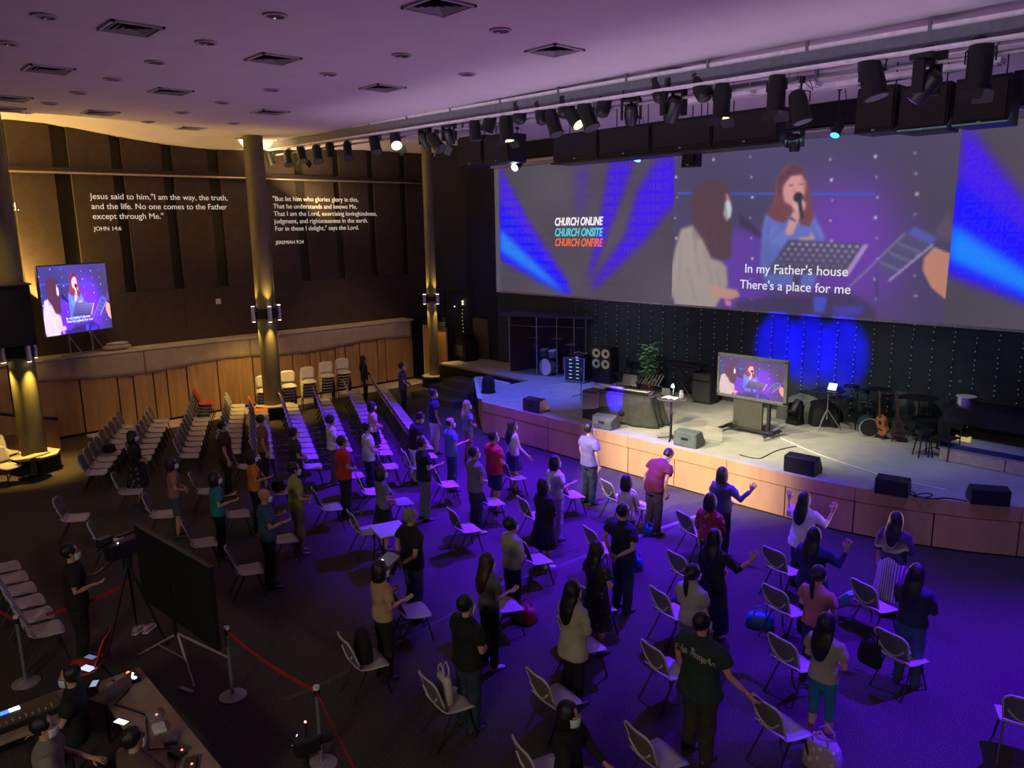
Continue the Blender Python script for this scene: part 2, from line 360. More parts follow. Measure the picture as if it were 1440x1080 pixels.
# stage: carpeted deck, timber fascia and front panels
stg = struct(bpy.data.objects.new('stage', None)); COL.objects.link(stg)
front = [(-16.48, 13.85), (-8.3, 13.85), (-6.9, 13.88), (-6.1, 13.97), (-5.4, 14.12), (-4.8, 14.33), (-4.1, 14.62), (-3.44, 15.0), (-2.6, 15.55), (-1.6, 16.4), (-0.4, 17.6), (0.2, 18.7)]
outline = front+[(-22.5, 18.7), (-22.5, 16.95), (-17.72, 16.88), (-17.72, 15.97), (-19.41, 16.02)]
M().prism(outline, HS-0.06, HS).obj('deck', STAGEC, stg)
M().prism([(x, y+0.06 if i < 12 else y-0.05) for i, (x, y) in enumerate(outline)], 0.0, HS-0.06).obj('understage', BLKM, stg)
def front_run(pts, z0, z1, name, m, step=None, off=0.0, gap=0.012):
    segs = []
    L = [0]
    for p, q in zip(pts[:-1], pts[1:]): L.append(L[-1]+math.dist(p, q))
    def P(s):
        for i in range(len(L)-1):
            if s <= L[i+1]+1e-6:
                t = (s-L[i])/(L[i+1]-L[i]); a, b = pts[i], pts[i+1]
                d = Vector((b[0]-a[0], b[1]-a[1])).normalized(); nn = Vector((d.y, -d.x))
                return Vector((a[0]+(b[0]-a[0])*t, a[1]+(b[1]-a[1])*t))+nn*off, nn
        return Vector(pts[-1]), Vector((0, -1))
    tot = L[-1]; n = max(1, round(tot/step)) if step else 1
    for k in range(n):
        s0 = tot*k/n+gap; s1 = tot*(k+1)/n-gap
        ss = sorted({s0, s1}|{l for l in L if s0 < l < s1})
        mb = M()
        o = 0
        for s in ss:
            p, nn = P(s); q = p-nn*0.05
            mb.v += [(p.x, p.y, z0), (p.x, p.y, z1), (q.x, q.y, z1), (q.x, q.y, z0)]
        for i in range(len(ss)-1):
            a = i*4; b = a+4
            for j in range(4): mb.f.append((a+j, b+j, b+(j+1) % 4, a+(j+1) % 4))
        mb.f += [(0, 1, 2, 3), tuple(len(mb.v)-4+j for j in (3, 2, 1, 0))]
        mb.obj(name, m, stg)
front_run(front, 0.66, HS-0.005, 'fascia', WOOD2, 2.6, 0.01, 0.006)
front_run(front, 0.03, 0.645, 'panel', WOOD2, 1.28, 0.0)
front_run([(-19.41, 16.02), (-16.48, 13.85)], 0.03, HS-0.005, 'panel', WOOD2, 3, 0.0)
front_run([(-22.5, 16.93), (-17.72, 16.86)], 0.03, HS-0.005, 'panel', WOOD, 1.2, 0.0)
M().prism([(-19.41, 16.02), (-17.72, 15.97), (-17.75, 16.12), (-19.25, 16.2)], HS, HS+0.03).obj('edge_board', mat('pale_board', (0.6, 0.6, 0.65), 0.5), stg)
M().prism([(-19.35, 15.92), (-19.15, 15.9), (-16.7, 14.05), (-16.9, 14.03)], HS, HS+0.012).obj('edge_board', mat('pale_board', (0.6, 0.6, 0.65), 0.5), stg)
stp = tag(bpy.data.objects.new('steps', None), 'dark carpeted steps leading up at the left end of the stage', 'steps', kind='structure'); COL.objects.link(stp)
M().bb(-21.9, -19.5, 15.2, 16.84, 0, 0.2).obj('tread', DGREY, stp)
M().bb(-21.6, -19.5, 15.75, 16.84, 0.2, 0.42).obj('tread', DGREY, stp)
M().bb(-21.2, -17.8, 16.05, 16.84, 0.42, 0.65).obj('tread', DGREY, stp)
# low riser at the right
rz = struct(bpy.data.objects.new('stage_riser', None)); COL.objects.link(rz)
RC = at(1322, 628, HS+0.28)
M().bb(RC.x, 3, RC.y, 18.6, HS, HS+0.26).obj('riser_core', BLKM, rz)
M().bb(RC.x-0.02, 3, RC.y-0.04, 18.6, HS+0.26, HS+0.3).obj('riser_top', STAGEC, rz)
xx = RC.x
for k in range(5): M().bb(xx+0.01, xx+1.19, RC.y-0.03, RC.y, HS+0.01, HS+0.255).obj('panel', mat('riser_wood', (0.6, 0.5, 0.32), 0.5), rz); xx += 1.2
M().bb(RC.x-0.03, RC.x+3.5, RC.y-0.05, RC.y+0.28, HS+0.3, HS+0.31).obj('edge_strip', mat('blue_edge', (0.02, 0.03, 0.12), 0.6), rz)

# columns with their black collars, lamps and plinths
COLM = mat('column_paint', (0.15, 0.135, 0.065), 0.55, var=0.2, scale=3, stretch=(1, 1, 0.4))
def column(name, x, y, r, plinth=True, z1=9.0):
    c = struct(bpy.data.objects.new(name, None)); COL.objects.link(c); c.location = (x, y, 0)
    M().lathe((0, 0, 0), [(r, 0), (r, z1)], 28).obj('shaft', COLM, c, smooth=False)
    smooth_by(c.children[0])
    if plinth:
        M().lathe((0, 0, 0), [(r+0.27, 0), (r+0.27, 0.38)], 8).obj('plinth', BLKM, c)
        M().lathe((0, 0, 0), [(r+0.29, 0.38), (r+0.29, 0.42)], 8).obj('plinth_top', PALEF, c)
    return c
column('column', -22.8, 10.55, 0.285)
column('column', -21.85, 3.75, 0.285)
column('column', -22.95, 17.0, 0.18)
LAMP = mat('sconce_lens', (1, 0.8, 0.45), emit=9)
def sconce_ring(x, y, z, r, angs, label, up=26, down=26, collar=0.42):
    t = thing('collar_light', label, 'wall light', (x, y, z-collar/2), 0, 'column lights')
    M().lathe((0, 0, 0), [(r+0.012, 0.06), (r+0.012, collar-0.06)], 28).obj('collar', BLKM, t)
    for a in angs:
        a = R(a); cx, cy = math.cos(a)*(r+0.11), math.sin(a)*(r+0.11)
        s = M().cyl((cx, cy, -0.02), (cx, cy, collar+0.02), 0.065, 14).obj('lamp_tube', mat('sconce_metal', (0.55, 0.55, 0.6), 0.35, 0.6), t); smooth_by(s)
        M().cyl((cx, cy, collar+0.021), (cx, cy, collar+0.03), 0.05, 12).obj('lens', LAMP, s)
        M().cyl((cx, cy, -0.03), (cx, cy, -0.021), 0.05, 12).obj('lens', LAMP, s)
        M().box((cx*0.86, cy*0.86, collar/2), (0.1, 0.1, 0.08)).obj('bracket', BLKM, s)
        ox, oy = x+math.cos(a)*(r+0.13), y+math.sin(a)*(r+0.13)
        if up: light('sconce_up', 'SPOT', (ox, oy, z+collar/2+0.06), up, (1, 0.60, 0.12), (x+math.cos(a)*(r+0.02), y+math.sin(a)*(r+0.02), z+3.2), spot_size=R(70 if abs(a) < 3 else 140), spot_blend=0.9, shadow_soft_size=0.03)
        if down: light('sconce_down', 'SPOT', (ox, oy, z-collar/2-0.06), down, (1, 0.62, 0.12), (x+math.cos(a)*(r+0.1), y+math.sin(a)*(r+0.1), z-3), spot_size=R(64 if abs(a) < 3 else 140), spot_blend=0.9, shadow_soft_size=0.03)
sconce_ring(-22.8, 10.55, 3.28, 0.285, (-100, -10, 80, 180), 'black collar with silver up and down lamps on the tall middle column', 120, 170)
sconce_ring(-21.85, 3.75, 3.02, 0.285, (-75, 15, 120), 'lamps under the black box on the near left column', 0, 330)
sconce_ring(-22.95, 17.0, 3.25, 0.18, (-100, 10), 'lit lamp collar on the slim column by the stage steps', 90, 110, 0.3)
# black box hung on the near left column
t = thing('box_housing', 'large matt black box mounted on the near left column', 'speaker', (-21.85, 3.4, 3.2))
M().bb(-0.62, 0.66, -1.5, 0.62, 0.0, 1.42).obj('cabinet', mat('box_cloth', (0.012, 0.012, 0.016), 0.9), t, bevel=0.02)
M().bb(-0.66, 0.70, -1.54, 0.66, 1.42, 1.46).obj('lid', DGREY, t)
M().tube([(0, -0.3, 1.46), (0, -0.3, 3.2), (-0.05, -0.3, 5.4)], 0.03, 8).obj('hanger', BLKM, t)

# ------------------------------------------------------------ pictures on the screens (painted by arithmetic)
class Pic:
    def __init__(s, x0, x1, z0, z1, ppm):
        s.x0, s.z0, s.ppm = x0, z0, ppm; s.w = int((x1-x0)*ppm); s.h = int((z1-z0)*ppm)
        s.a = np.zeros((s.h, s.w, 3)); yy, xx = np.mgrid[0:s.h, 0:s.w]; s.X = (xx+0.5)/ppm+x0; s.Zm = (yy+0.5)/ppm+z0
    def q(s, pts):
        out = []
        for p in pts:
            v = on(p[0], p[1], 1, SY); out.append((v.x, v.z))
        return out
    def mask(s, P, soft=0.0):
        m = np.zeros((s.h, s.w)); n = len(P)
        ss = ((0.25, 0.25), (-0.25, 0.25), (0.25, -0.25), (-0.25, -0.25))
        for dx, dz in ss:
            X = s.X+dx/s.ppm; Z = s.Zm+dz/s.ppm; ins = np.zeros((s.h, s.w), bool)
            for i in range(n):
                (xa, za), (xb, zb) = P[i], P[(i+1) % n]
                if za == zb: continue
                c = ((za > Z) != (zb > Z)) & (X < (xb-xa)*(Z-za)/(zb-za)+xa); ins ^= c
            m += ins*0.25
        return s.blur(m, soft)
    def blur(s, m, soft):
        r = int(soft*s.ppm)
        if r < 1: return m
        for _ in range(3):
            for ax in (0, 1):
                pad = [(r, r) if k == ax else (0, 0) for k in range(2)]
                c = np.cumsum(np.pad(m, pad, mode='edge'), axis=ax); c = np.insert(c, 0, 0, axis=ax)
                n = m.shape[ax]
                m = (np.take(c, range(2*r+1, 2*r+1+n), axis=ax)-np.take(c, range(0, n), axis=ax))/(2*r+1)
        return m
    def put(s, m, col, a=1.0):
        m = (m*a)[..., None]; s.a = s.a*(1-m)+np.array(col)/255*m
    def poly(s, pts, col, soft=0.0, a=1.0): s.put(s.mask(s.q(pts), soft), col, a)
    def dot(s, p, r, col, a=1.0, soft=0.0, asp=1.0):
        v = on(p[0], p[1], 1, SY); d = np.hypot((s.X-v.x)/asp, s.Zm-v.z); m = np.clip((r-d)*s.ppm+0.5, 0, 1)
        s.put(s.blur(m, soft), col, a)
    def line(s, p, q, wd, col, a=1.0, soft=0.0):
        a0 = on(p[0], p[1], 1, SY); b0 = on(q[0], q[1], 1, SY); d = Vector((b0.x-a0.x, b0.z-a0.z)).normalized()*wd/2
        P = [(a0.x-d.y, a0.z+d.x), (b0.x-d.y, b0.z+d.x), (b0.x+d.y, b0.z-d.x), (a0.x+d.y, a0.z-d.x)]
        s.put(s.mask(P, soft), col, a)
def px(lst, ox=940, oy=200, k=420/1440): return [(ox+a*k, oy+b*k) for a, b in lst]
VX0, VX1, VZ0, VZ1 = -13.5, -6.2, 3.55, 7.64
V = Pic(VX0, VX1, VZ0, VZ1, 72)
V.a[:] = np.array((58, 50, 92))/255
V.poly(px([(700, 200), (1150, 200), (1100, 800), (500, 800)]), (112, 40, 205), 0.45, 0.75)
V.poly(px([(250, 420), (480, 420), (480, 800), (250, 800)]), (95, 45, 190), 0.15, 0.9)
V.poly(px([(1060, 0), (1420, 0), (1360, 500), (1100, 300)]), (62, 54, 74), 0.4, 0.8)
V.line(*px([(40, 248), (1000, 252)]), 0.05, (40, 80, 215))
for i, X in enumerate((40, 225, 402, 788, 1005, 1195)):
    for j in range(8):
        y = 72+j*98+(i % 2)*14-(30 if X == 1195 else 0)
        if X == 788 and j > 4: continue
        V.dot(px([(X+(j % 3)*5-8, y)])[0], (0.026, 0.038, 0.022)[(i+j) % 3], (225, 222, 232))
# keyboard player, seen from behind
V.poly(px([(60, 420), (120, 400), (190, 440), (235, 560), (280, 600), (285, 690), (230, 790), (30, 780), (5, 700), (30, 520)]), (176, 160, 150), 0.03)
V.poly(px([(200, 690), (330, 712), (345, 742), (300, 760), (210, 745)]), (214, 150, 132), 0.02)
V.poly(px([(270, 755), (305, 770), (300, 790), (275, 785)]), (225, 120, 150), 0.01)
V.poly(px([(150, 195), (215, 168), (275, 195), (300, 260), (308, 400), (300, 560), (240, 570), (205, 560), (165, 470), (120, 410), (105, 300), (118, 230)]), (74, 44, 56), 0.035)
V.poly(px([(274, 245), (292, 262), (296, 290), (280, 300)]), (210, 140, 130), 0.02)
V.poly(px([(272, 288), (296, 282), (306, 320), (300, 360), (280, 384), (265, 350)]), (228, 236, 240), 0.015)
V.poly(px([(340, 340), (395, 390), (470, 455), (440, 465), (340, 400)]), (38, 30, 66), 0.04, 0.9)
V.poly(px([(330, 760), (860, 720), (1000, 800), (1000, 860), (320, 800)]), (44, 36, 74), 0.05, 0.8)
# singer with microphone
V.poly(px([(470, 340), (560, 330), (690, 330), (745, 440), (755, 480), (700, 700), (480, 700), (440, 620), (452, 420)]), (92, 108, 214), 0.03)
V.poly(px([(520, 180), (560, 120), (605, 100), (650, 125), (672, 190), (690, 300), (702, 360), (680, 410), (640, 400), (600, 340), (555, 395), (505, 375), (468, 345), (500, 290)]), (112, 52, 62), 0.025)
V.poly(px([(552, 200), (590, 155), (640, 150), (662, 190), (660, 240), (640, 290), (600, 312), (560, 290), (548, 240)]), (226, 150, 146), 0.02)
V.poly(px([(530, 170), (600, 105), (650, 130), (668, 200), (645, 158), (590, 165), (548, 215), (545, 260), (525, 250)]), (84, 38, 54), 0.02)
V.line(*px([(578, 212), (602, 208)]), 0.03, (120, 50, 60)); V.line(*px([(628, 205), (650, 204)]), 0.03, (120, 50, 60))
V.poly(px([(600, 232), (614, 230), (618, 245), (604, 248)]), (208, 120, 120), 0.01)
V.poly(px([(600, 335), (640, 345), (600, 445), (570, 460), (560, 435)]), (226, 158, 152), 0.015)
V.poly(px([(600, 285), (640, 275), (662, 295), (655, 330), (620, 345), (596, 320)]), (234, 172, 166), 0.015)
V.dot(px([(625, 268)])[0], 0.125, (30, 24, 36)); V.line(*px([(632, 290), (645, 370)]), 0.1, (34, 28, 44))
V.line(*px([(585, 365), (612, 382)]), 0.04, (40, 30, 50))
V.poly(px([(500, 400), (560, 440), (600, 470), (560, 520), (470, 470)]), (104, 122, 226), 0.03)
V.poly(px([(620, 462), (680, 458), (690, 430), (705, 470), (640, 480)]), (222, 150, 150), 0.015)
# music stand with its grid of holes
V.poly(px([(578, 470), (940, 490), (850, 640), (470, 632)]), (66, 60, 98), 0.02)
V.poly(px([(940, 492), (966, 496), (868, 644), (842, 640)]), (170, 140, 215), 0.01)
for i in range(10):
    for j in range(5):
        V.dot(px([(597+i*34.5-j*19, 492+j*24+i*1.4)])[0], 0.034, (190, 180, 215), 0.9-0.15*j, asp=1.3)
V.poly(px([(600, 640), (640, 640), (630, 720), (600, 720)]), (60, 52, 90), 0.02)
V.poly(px([(700, 745), (765, 745), (750, 820), (700, 820)]), (60, 70, 235), 0.02); V.poly(px([(790, 790), (940, 790), (930, 830), (800, 830)]), (60, 50, 225), 0.05, 0.8)
# second stand and guitar body
V.poly(px([(1140, 440), (1185, 408), (1295, 462), (1260, 510), (1060, 640), (1000, 610), (1060, 520)]), (70, 66, 118), 0.03)
V.poly(px([(1185, 408), (1295, 462), (1265, 500), (1150, 440)]), (76, 82, 196), 0.02)
V.line(*px([(1140, 440), (870, 700)]), 0.05, (120, 112, 165)); V.line(*px([(1275, 495), (1060, 670)]), 0.05, (170, 160, 200))
for j in range(3):
    for i in range(9): V.line(*px([(1110+i*12-j*45, 482+i*5+j*45), (1118+i*12-j*45, 500+i*5+j*45)]), 0.02, (150, 146, 190), 0.7)
V.poly(px([(1355, 330), (1290, 420), (1300, 470), (1375, 480)]), (92, 70, 104), 0.04, 0.8)
V.poly(px([(1280, 505), (1350, 535), (1375, 540), (1362, 760), (1330, 755), (1265, 700), (1225, 620), (1230, 560)]), (222, 140, 110), 0.012)
V.line(*px([(1000, 640), (1010, 780)]), 0.04, (50, 44, 74))

# soft strands and folds over the painted figures
rp = random.Random(11)
for k in range(26):
    x_ = 115+k*7.2; V.line(*px([(150+k*4.5, 200+abs(k-13)*3), (x_, 400+rp.random()*130)]), 0.025, (52, 30, 42) if k % 2 else (100, 62, 74), 0.5, 0.02)
for k in range(16): V.line(*px([(560+k*6, 118+abs(k-8)*5), (500+k*4 if k < 8 else 640+(k-8)*7, 340+rp.random()*50)]), 0.022, (88, 36, 50) if k % 2 else (140, 74, 78), 0.45 if k < 4 or k > 12 else 0.0, 0.02)
for a_, b_ in (((60, 470), (50, 680)), ((120, 460), (150, 640)), ((170, 520), (215, 690)), ((90, 600), (130, 760)), ((230, 620), (250, 700))): V.line(*px([a_, b_]), 0.05, (130, 116, 112), 0.5, 0.04)
for a_, b_ in (((480, 400), (470, 600)), ((530, 500), (520, 680)), ((690, 400), (720, 470)), ((560, 400), (500, 460)), ((500, 520), (480, 660))): V.line(*px([a_, b_]), 0.05, (66, 80, 176), 0.55, 0.04)
for a_, b_ in (((470, 360), (455, 480)), ((720, 400), (742, 460))): V.line(*px([a_, b_]), 0.05, (140, 152, 236), 0.5, 0.04)
gx = (V.X-VX0)/(VX1-VX0); gz = (V.Zm-VZ0)/(VZ1-VZ0)
V.a = V.a*(0.9+0.12*np.sin(gx*9+gz*4)[..., None]*0.4+0.12*gz[..., None])+np.random.RandomState(1).normal(0, 0.008, V.a.shape)
for c_i in range(3): V.a[..., c_i] = V.blur(V.a[..., c_i], 0.016)

def image_mat(name, arr, strength, rough=0.4):
    h, w, _ = arr.shape; im = bpy.data.images.new(name, w, h)
    buf = np.ones((h, w, 4), np.float32); buf[..., :3] = np.clip(arr, 0, 1); im.pixels.foreach_set(buf.ravel()); im.update(); im.pack()
    m = bpy.data.materials.new(name); m.use_nodes = True; nt = m.node_tree; b = nt.nodes['Principled BSDF']
    t = nt.nodes.new('ShaderNodeTexImage'); t.image = im; t.extension = 'EXTEND'
    b.inputs['Base Color'].default_value = (0.02, 0.02, 0.02, 1); b.inputs['Roughness'].default_value = rough
    nt.links.new(t.outputs[0], b.inputs['Emission Color']); b.inputs['Emission Strength'].default_value = strength
    return m
def pic_plane(name, m, c, w, h, rot, parent):
    """a flat picture w by h centred at c; rot turns the X-Z plane"""
    q = [Vector((-w/2, 0, -h/2)), Vector((w/2, 0, -h/2)), Vector((w/2, 0, h/2)), Vector((-w/2, 0, h/2))]
    me = bpy.data.meshes.new(name); me.from_pydata([tuple(rot@v+Vector(c)) for v in q], [], [(0, 1, 2, 3)])
    uv = me.uv_layers.new(name='UVMap')
    for i, co in enumerate(((0, 0), (1, 0), (1, 1), (0, 1))): uv.data[i].uv = co
    me.materials.append(m); o = bpy.data.objects.new(name, me); COL.objects.link(o); o.parent = parent; return o

SX0, SX1, SZ0, SZ1 = -21.15, 1.3, 3.53, 7.76
A = Pic(SX0, SX1, SZ0, SZ1, 56)
A.a[:] = np.array((80, 73, 86))/255
A.a += (0.02*np.sin(A.X*1.3)*np.sin(A.Zm*2))[..., None]
def beams(f):
    B = (62, 18, 238)
    f([(703, 235), (716, 260), (748, 318), (800, 398), (803, 413), (797, 413), (703, 366)], (66, 24, 236), 0.10, 1)
    f([(703, 285), (745, 335), (790, 390), (800, 412), (760, 395), (703, 360)], (24, 14, 255), 0.10, 1)
    f([(703, 322), (735, 352), (775, 390), (796, 413), (760, 392), (703, 353)], (24, 130, 255), 0.10, 1)
    f([(857, 228), (893, 226), (866, 300), (832, 385), (825, 400), (845, 300)], B, 0.10, 0.9)
    f([(811, 232), (828, 231), (822, 300), (812, 300)], B, 0.2, 0.45)
    f([(925, 222), (951, 220), (951, 283), (905, 340), (840, 402), (828, 405), (880, 330), (895, 270)], B, 0.11, 0.95)
f0 = lambda p, c, s, a: A.poly(p, c, s, a)
beams(f0)
dxr = on(1340, 300, 1, SY).x-on(703, 300, 1, SY).x
def f1(p, c, s, a):
    A.put(A.mask([(x+dxr, z) for x, z in A.q(p)], s), c, a)
beams(f1)
# the margin left of the picture is bare grey screen; the middle third is the camera picture, paler for being projected
A.put((A.X < -20.95)*1.0, (84, 80, 90))
cx = (A.X > VX0) & (A.X < VX1)
jj = np.clip(((A.X-VX0)*V.ppm).astype(int), 0, V.w-1); ii = np.clip(((A.Zm-VZ0)*V.ppm).astype(int), 0, V.h-1)
vid = V.a[ii, jj]*0.74+np.array((52, 50, 54))/255*0.62
A.a = np.where(cx[..., None], vid, A.a)
SCREENP = image_mat('projected_picture', A.a, 1.0, 0.8)
scr = thing('projection_screen', 'very wide projection screen across the stage wall showing a singer', 'screen', ((SX0+SX1)/2, SY, SZ0))
M().bb((SX0-SX1)/2-0.05, (SX1-SX0)/2+0.05, 0.012, 0.06, -0.06, SZ1-SZ0+0.03).obj('screen_backing', mat('screen_cloth', (0.5, 0.5, 0.52), 0.9), scr)
pic_plane('picture', SCREENP, (0, 0, (SZ1-SZ0)/2), SX1-SX0, SZ1-SZ0, Matrix.Identity(3), scr)
LW = mat('text_white', (0.95, 0.97, 1), emit=0.95, var=0.01); LC = mat('text_cyan', (0.1, 0.75, 0.85), emit=0.8, var=0.01); LO = mat('text_orange', (1, 0.17, 0.05), emit=0.8, var=0.01)
ox = scr.location
def stext(s, x, z, w, m, **k): return text(s, (x-ox.x, -0.012, z-ox.z), FACE_S, w, m, scr, **k)
stext('CHURCH ONLINE', -18.22, 5.80, 2.07, LW, shear=0.25, bold=0.02, height=0.26)
stext('CHURCH ONSITE', -18.22, 5.46, 2.07, LC, shear=0.25, bold=0.02, height=0.26)
stext('CHURCH ONFIRE', -18.22, 5.14, 2.07, LO, shear=0.25, bold=0.02, height=0.26)
stext('In my Father\'s house', -11.18, 4.50, 2.75, mat('lyrics', (0.9, 0.9, 0.95), emit=0.75, var=0.01), bold=0.0)
stext('There\'s a place for me', -11.30, 4.08, 2.98, mat('lyrics', (0.9, 0.9, 0.95), emit=0.75, var=0.01), bold=0.0)
FAINT = mat('faint_text', (0.2, 0.19, 0.21), emit=0.5, ecol=(0.13, 0.12, 0.15), var=0.01)
FAINT.node_tree.nodes['Principled BSDF'].inputs['Alpha'].default_value = 0.35
for k in range(13):
    z = 7.36-k*0.302
    stext('CHURCH '*(8 if k < 13 else 6), -20.8, z, 7.1, FAINT, shear=0.25, outline=True, height=0.2)
    stext('CHURCH '*5, VX1+0.12, z, 6.9, FAINT, shear=0.25, outline=True, height=0.24)

# side screen tilted on its stand on the ledge
C1 = [on(50, 376, 0, -24.6), on(146, 366, 0, -24.6), on(157, 455, 0, -24.6), on(64, 475, 0, -24.6)]
a0, a1 = Vector((-24.2, 4.8, 3.0)), Vector((-25.16, 6.75, 3.0))
sd = thing('side_screen', 'bright side screen above the left ledge showing the singer', 'screen', ((a0+a1)/2), math.atan2(a1.y-a0.y, a1.x-a0.x))
vid2 = V.a.copy(); vid2 = np.clip((vid2-0.10)*1.45+0.12, 0, 1)*np.array((1.0, 1.0, 1.2))
SIDEP = image_mat('side_picture', vid2, 1.2)
wS = (a1-a0).length
Rz180 = Matrix.Identity(3)
pic_plane('picture', SIDEP, (0, -0.03, 0.97), wS, 1.9, Rz180, sd)
M().bb(-wS/2-0.03, wS/2+0.03, -0.02, 0.05, -0.01, 1.95).obj('frame', DGREY, sd)
text('In my Father\'s house\nThere\'s a place for me', (-0.42, -0.04, 0.42), FACE_S, 0.85, mat('lyrics_small', (0.9, 0.95, 1), emit=0.9, var=0.01), sd, bold=0.01)
# stand of pale bars and the folded bundle beside it
t = thing('easel_stand', 'pale tubular stand carrying the side screen on the ledge', 'stand', (-24.95, 5.9, 2.36), sd.rotation_euler.z)
for s in (-0.45, 0.3):
    M().tube([(s, 0.02, 0.0), (s, 0.02, 0.62)], 0.025, 6).obj('leg', STEEL, t)
    M().tube([(s, 0.0, 0.55), (s+0.28, -0.1, 0.03)], 0.02, 6).obj('brace', STEEL, t)
M().bb(-0.7, 0.8, -0.2, 0.1, 0, 0.03).obj('base', STEEL, t)
t = thing('folded_bundle', 'folded pale cloth bundle lying on the ledge by the side screen stand', 'cloth', (-24.9, 6.75, 2.36))
b = M().ell((0, 0, 0.1), (0.2, 0.42, 0.1), 14, 7).obj('bundle', LINEN, t, smooth=True)
M().ell((0.02, 0.03, 0.2), (0.15, 0.33, 0.05), 14, 6).obj('top_fold', mat('bundle_cloth', (0.5, 0.48, 0.46), 0.8), t, smooth=True)

# ------------------------------------------------------------ backdrop strings of small lamps
BULB = mat('string_bulb', (0.45, 0.48, 0.45), 0.3, emit=0.07, var=0.02)
WIRE = mat('string_wire', (0.02, 0.025, 0.025), 0.7)
rs = random.Random(3)
x = -17.3; n = 0
while x < -2.9:
    mbw = M().tube([(0, 0, 0), (0, 0, 2.5)], 0.006, 4)
    t = thing('light_string', 'vertical string of small bulbs on the dark backdrop, %s from the drum booth' % ordn(n), 'string lights', (x, 18.63, 1.0), 0, 'strings of bulbs on the backdrop')
    mbw.obj('wire', WIRE, t)
    b = M(); z = 0.1+rs.random()*0.12
    while z < 2.48:
        b.ell((rs.uniform(-0.01, 0.01), -0.015, z), (0.017, 0.017, 0.02), 5, 3)
        z += 0.19 if rs.random() < 0.6 else 0.11
    b.obj('bulbs', BULB, t, kind='stuff')
    x += 0.437; n += 1

# ------------------------------------------------------------ stage equipment
AMPC = mat('amp_vinyl', (0.02, 0.02, 0.022), 0.6, bump=0.2, scale=60)
GRILL = mat('speaker_grille', (0.055, 0.06, 0.06), 0.7, bump=0.3, scale=120)
# drum booth
def bk(X, Y, ymax):
    p = at(X, Y, HS)
    if p.y > ymax: p = on(X, Y, 1, ymax); p.z = HS
    return p
BP = [at(717, 523, HS), at(755, 528, HS), at(783, 527.5, HS), on(807, 520, 1, 18.3), on(824, 514, 1, 18.55)]
for q_ in BP: q_.z = HS
FRM = mat('booth_frame', (0.30, 0.27, 0.22), 0.4, 0.6)
BOO = thing('drum_booth', 'glass-walled drum booth with a flat roof at the left of the stage', 'booth', (BP[2].x-0.6, BP[2].y+0.8, HS))
oB = BOO.location
def bl(p): return Vector((p.x-oB.x, p.y-oB.y, 0))
bh = on(717, 442, 1, BP[0].y).z-HS-0.05
GL = glass_mat('booth_glass', (0.02, 0.02, 0.03), 0.2)
for i in range(4):
    p, q = bl(BP[i]), bl(BP[i+1]); d = (q-p).normalized(); nn = Vector((-d.y, d.x, 0))*0.01
    M().add([p+nn, q+nn, q+nn+Vector((0, 0, bh)), p+nn+Vector((0, 0, bh)), p-nn, q-nn, q-nn+Vector((0, 0, bh)), p-nn+Vector((0, 0, bh))],
            [(0, 1, 2, 3), (7, 6, 5, 4), (0, 3, 7, 4), (1, 5, 6, 2), (3, 2, 6, 7), (0, 4, 5, 1)]).obj('glass_panel', GL, BOO)
    M().tube([p, p+Vector((0, 0, bh))], 0.022, 4).obj('post', FRM, BOO)
    M().tube([p+Vector((0, 0, bh-0.3)), q+Vector((0, 0, bh-0.3))], 0.014, 4).obj('rail', FRM, BOO)
    M().tube([p+Vector((0, 0, 0.02)), q+Vector((0, 0, 0.02))], 0.02, 4).obj('sill', FRM, BOO)
p = bl(BP[4]); M().tube([p, p+Vector((0, 0, bh))], 0.022, 4).obj('post', FRM, BOO)
roof = [bl(BP[0])+Vector((-0.35, -0.15, 0)), bl(BP[2])+Vector((0.1, -0.25, 0)), bl(BP[4])+Vector((0.4, 0, 0)), bl(BP[4])+Vector((0.2, 0.35, 0)), Vector((bl(BP[0]).x-0.3, bl(BP[4]).y, 0))]
M().prism([(v.x, v.y) for v in roof], bh, bh+0.1).obj('roof', mat('booth_roof', (0.03, 0.035, 0.07), 0.6), BOO)
M().bb(bl(BP[0]).x, bl(BP[0]).x+0.06, bl(BP[0]).y, bl(BP[4]).y, 0, bh).obj('side_wall', mat('booth_side', (0.10, 0.055, 0.03), 0.7), BOO)
M().bb(bl(BP[0]).x, bl(BP[4]).x, bl(BP[4]).y-0.05, bl(BP[4]).y, 0, bh).obj('back_wall', mat('booth_back', (0.02, 0.02, 0.03), 0.8), BOO)
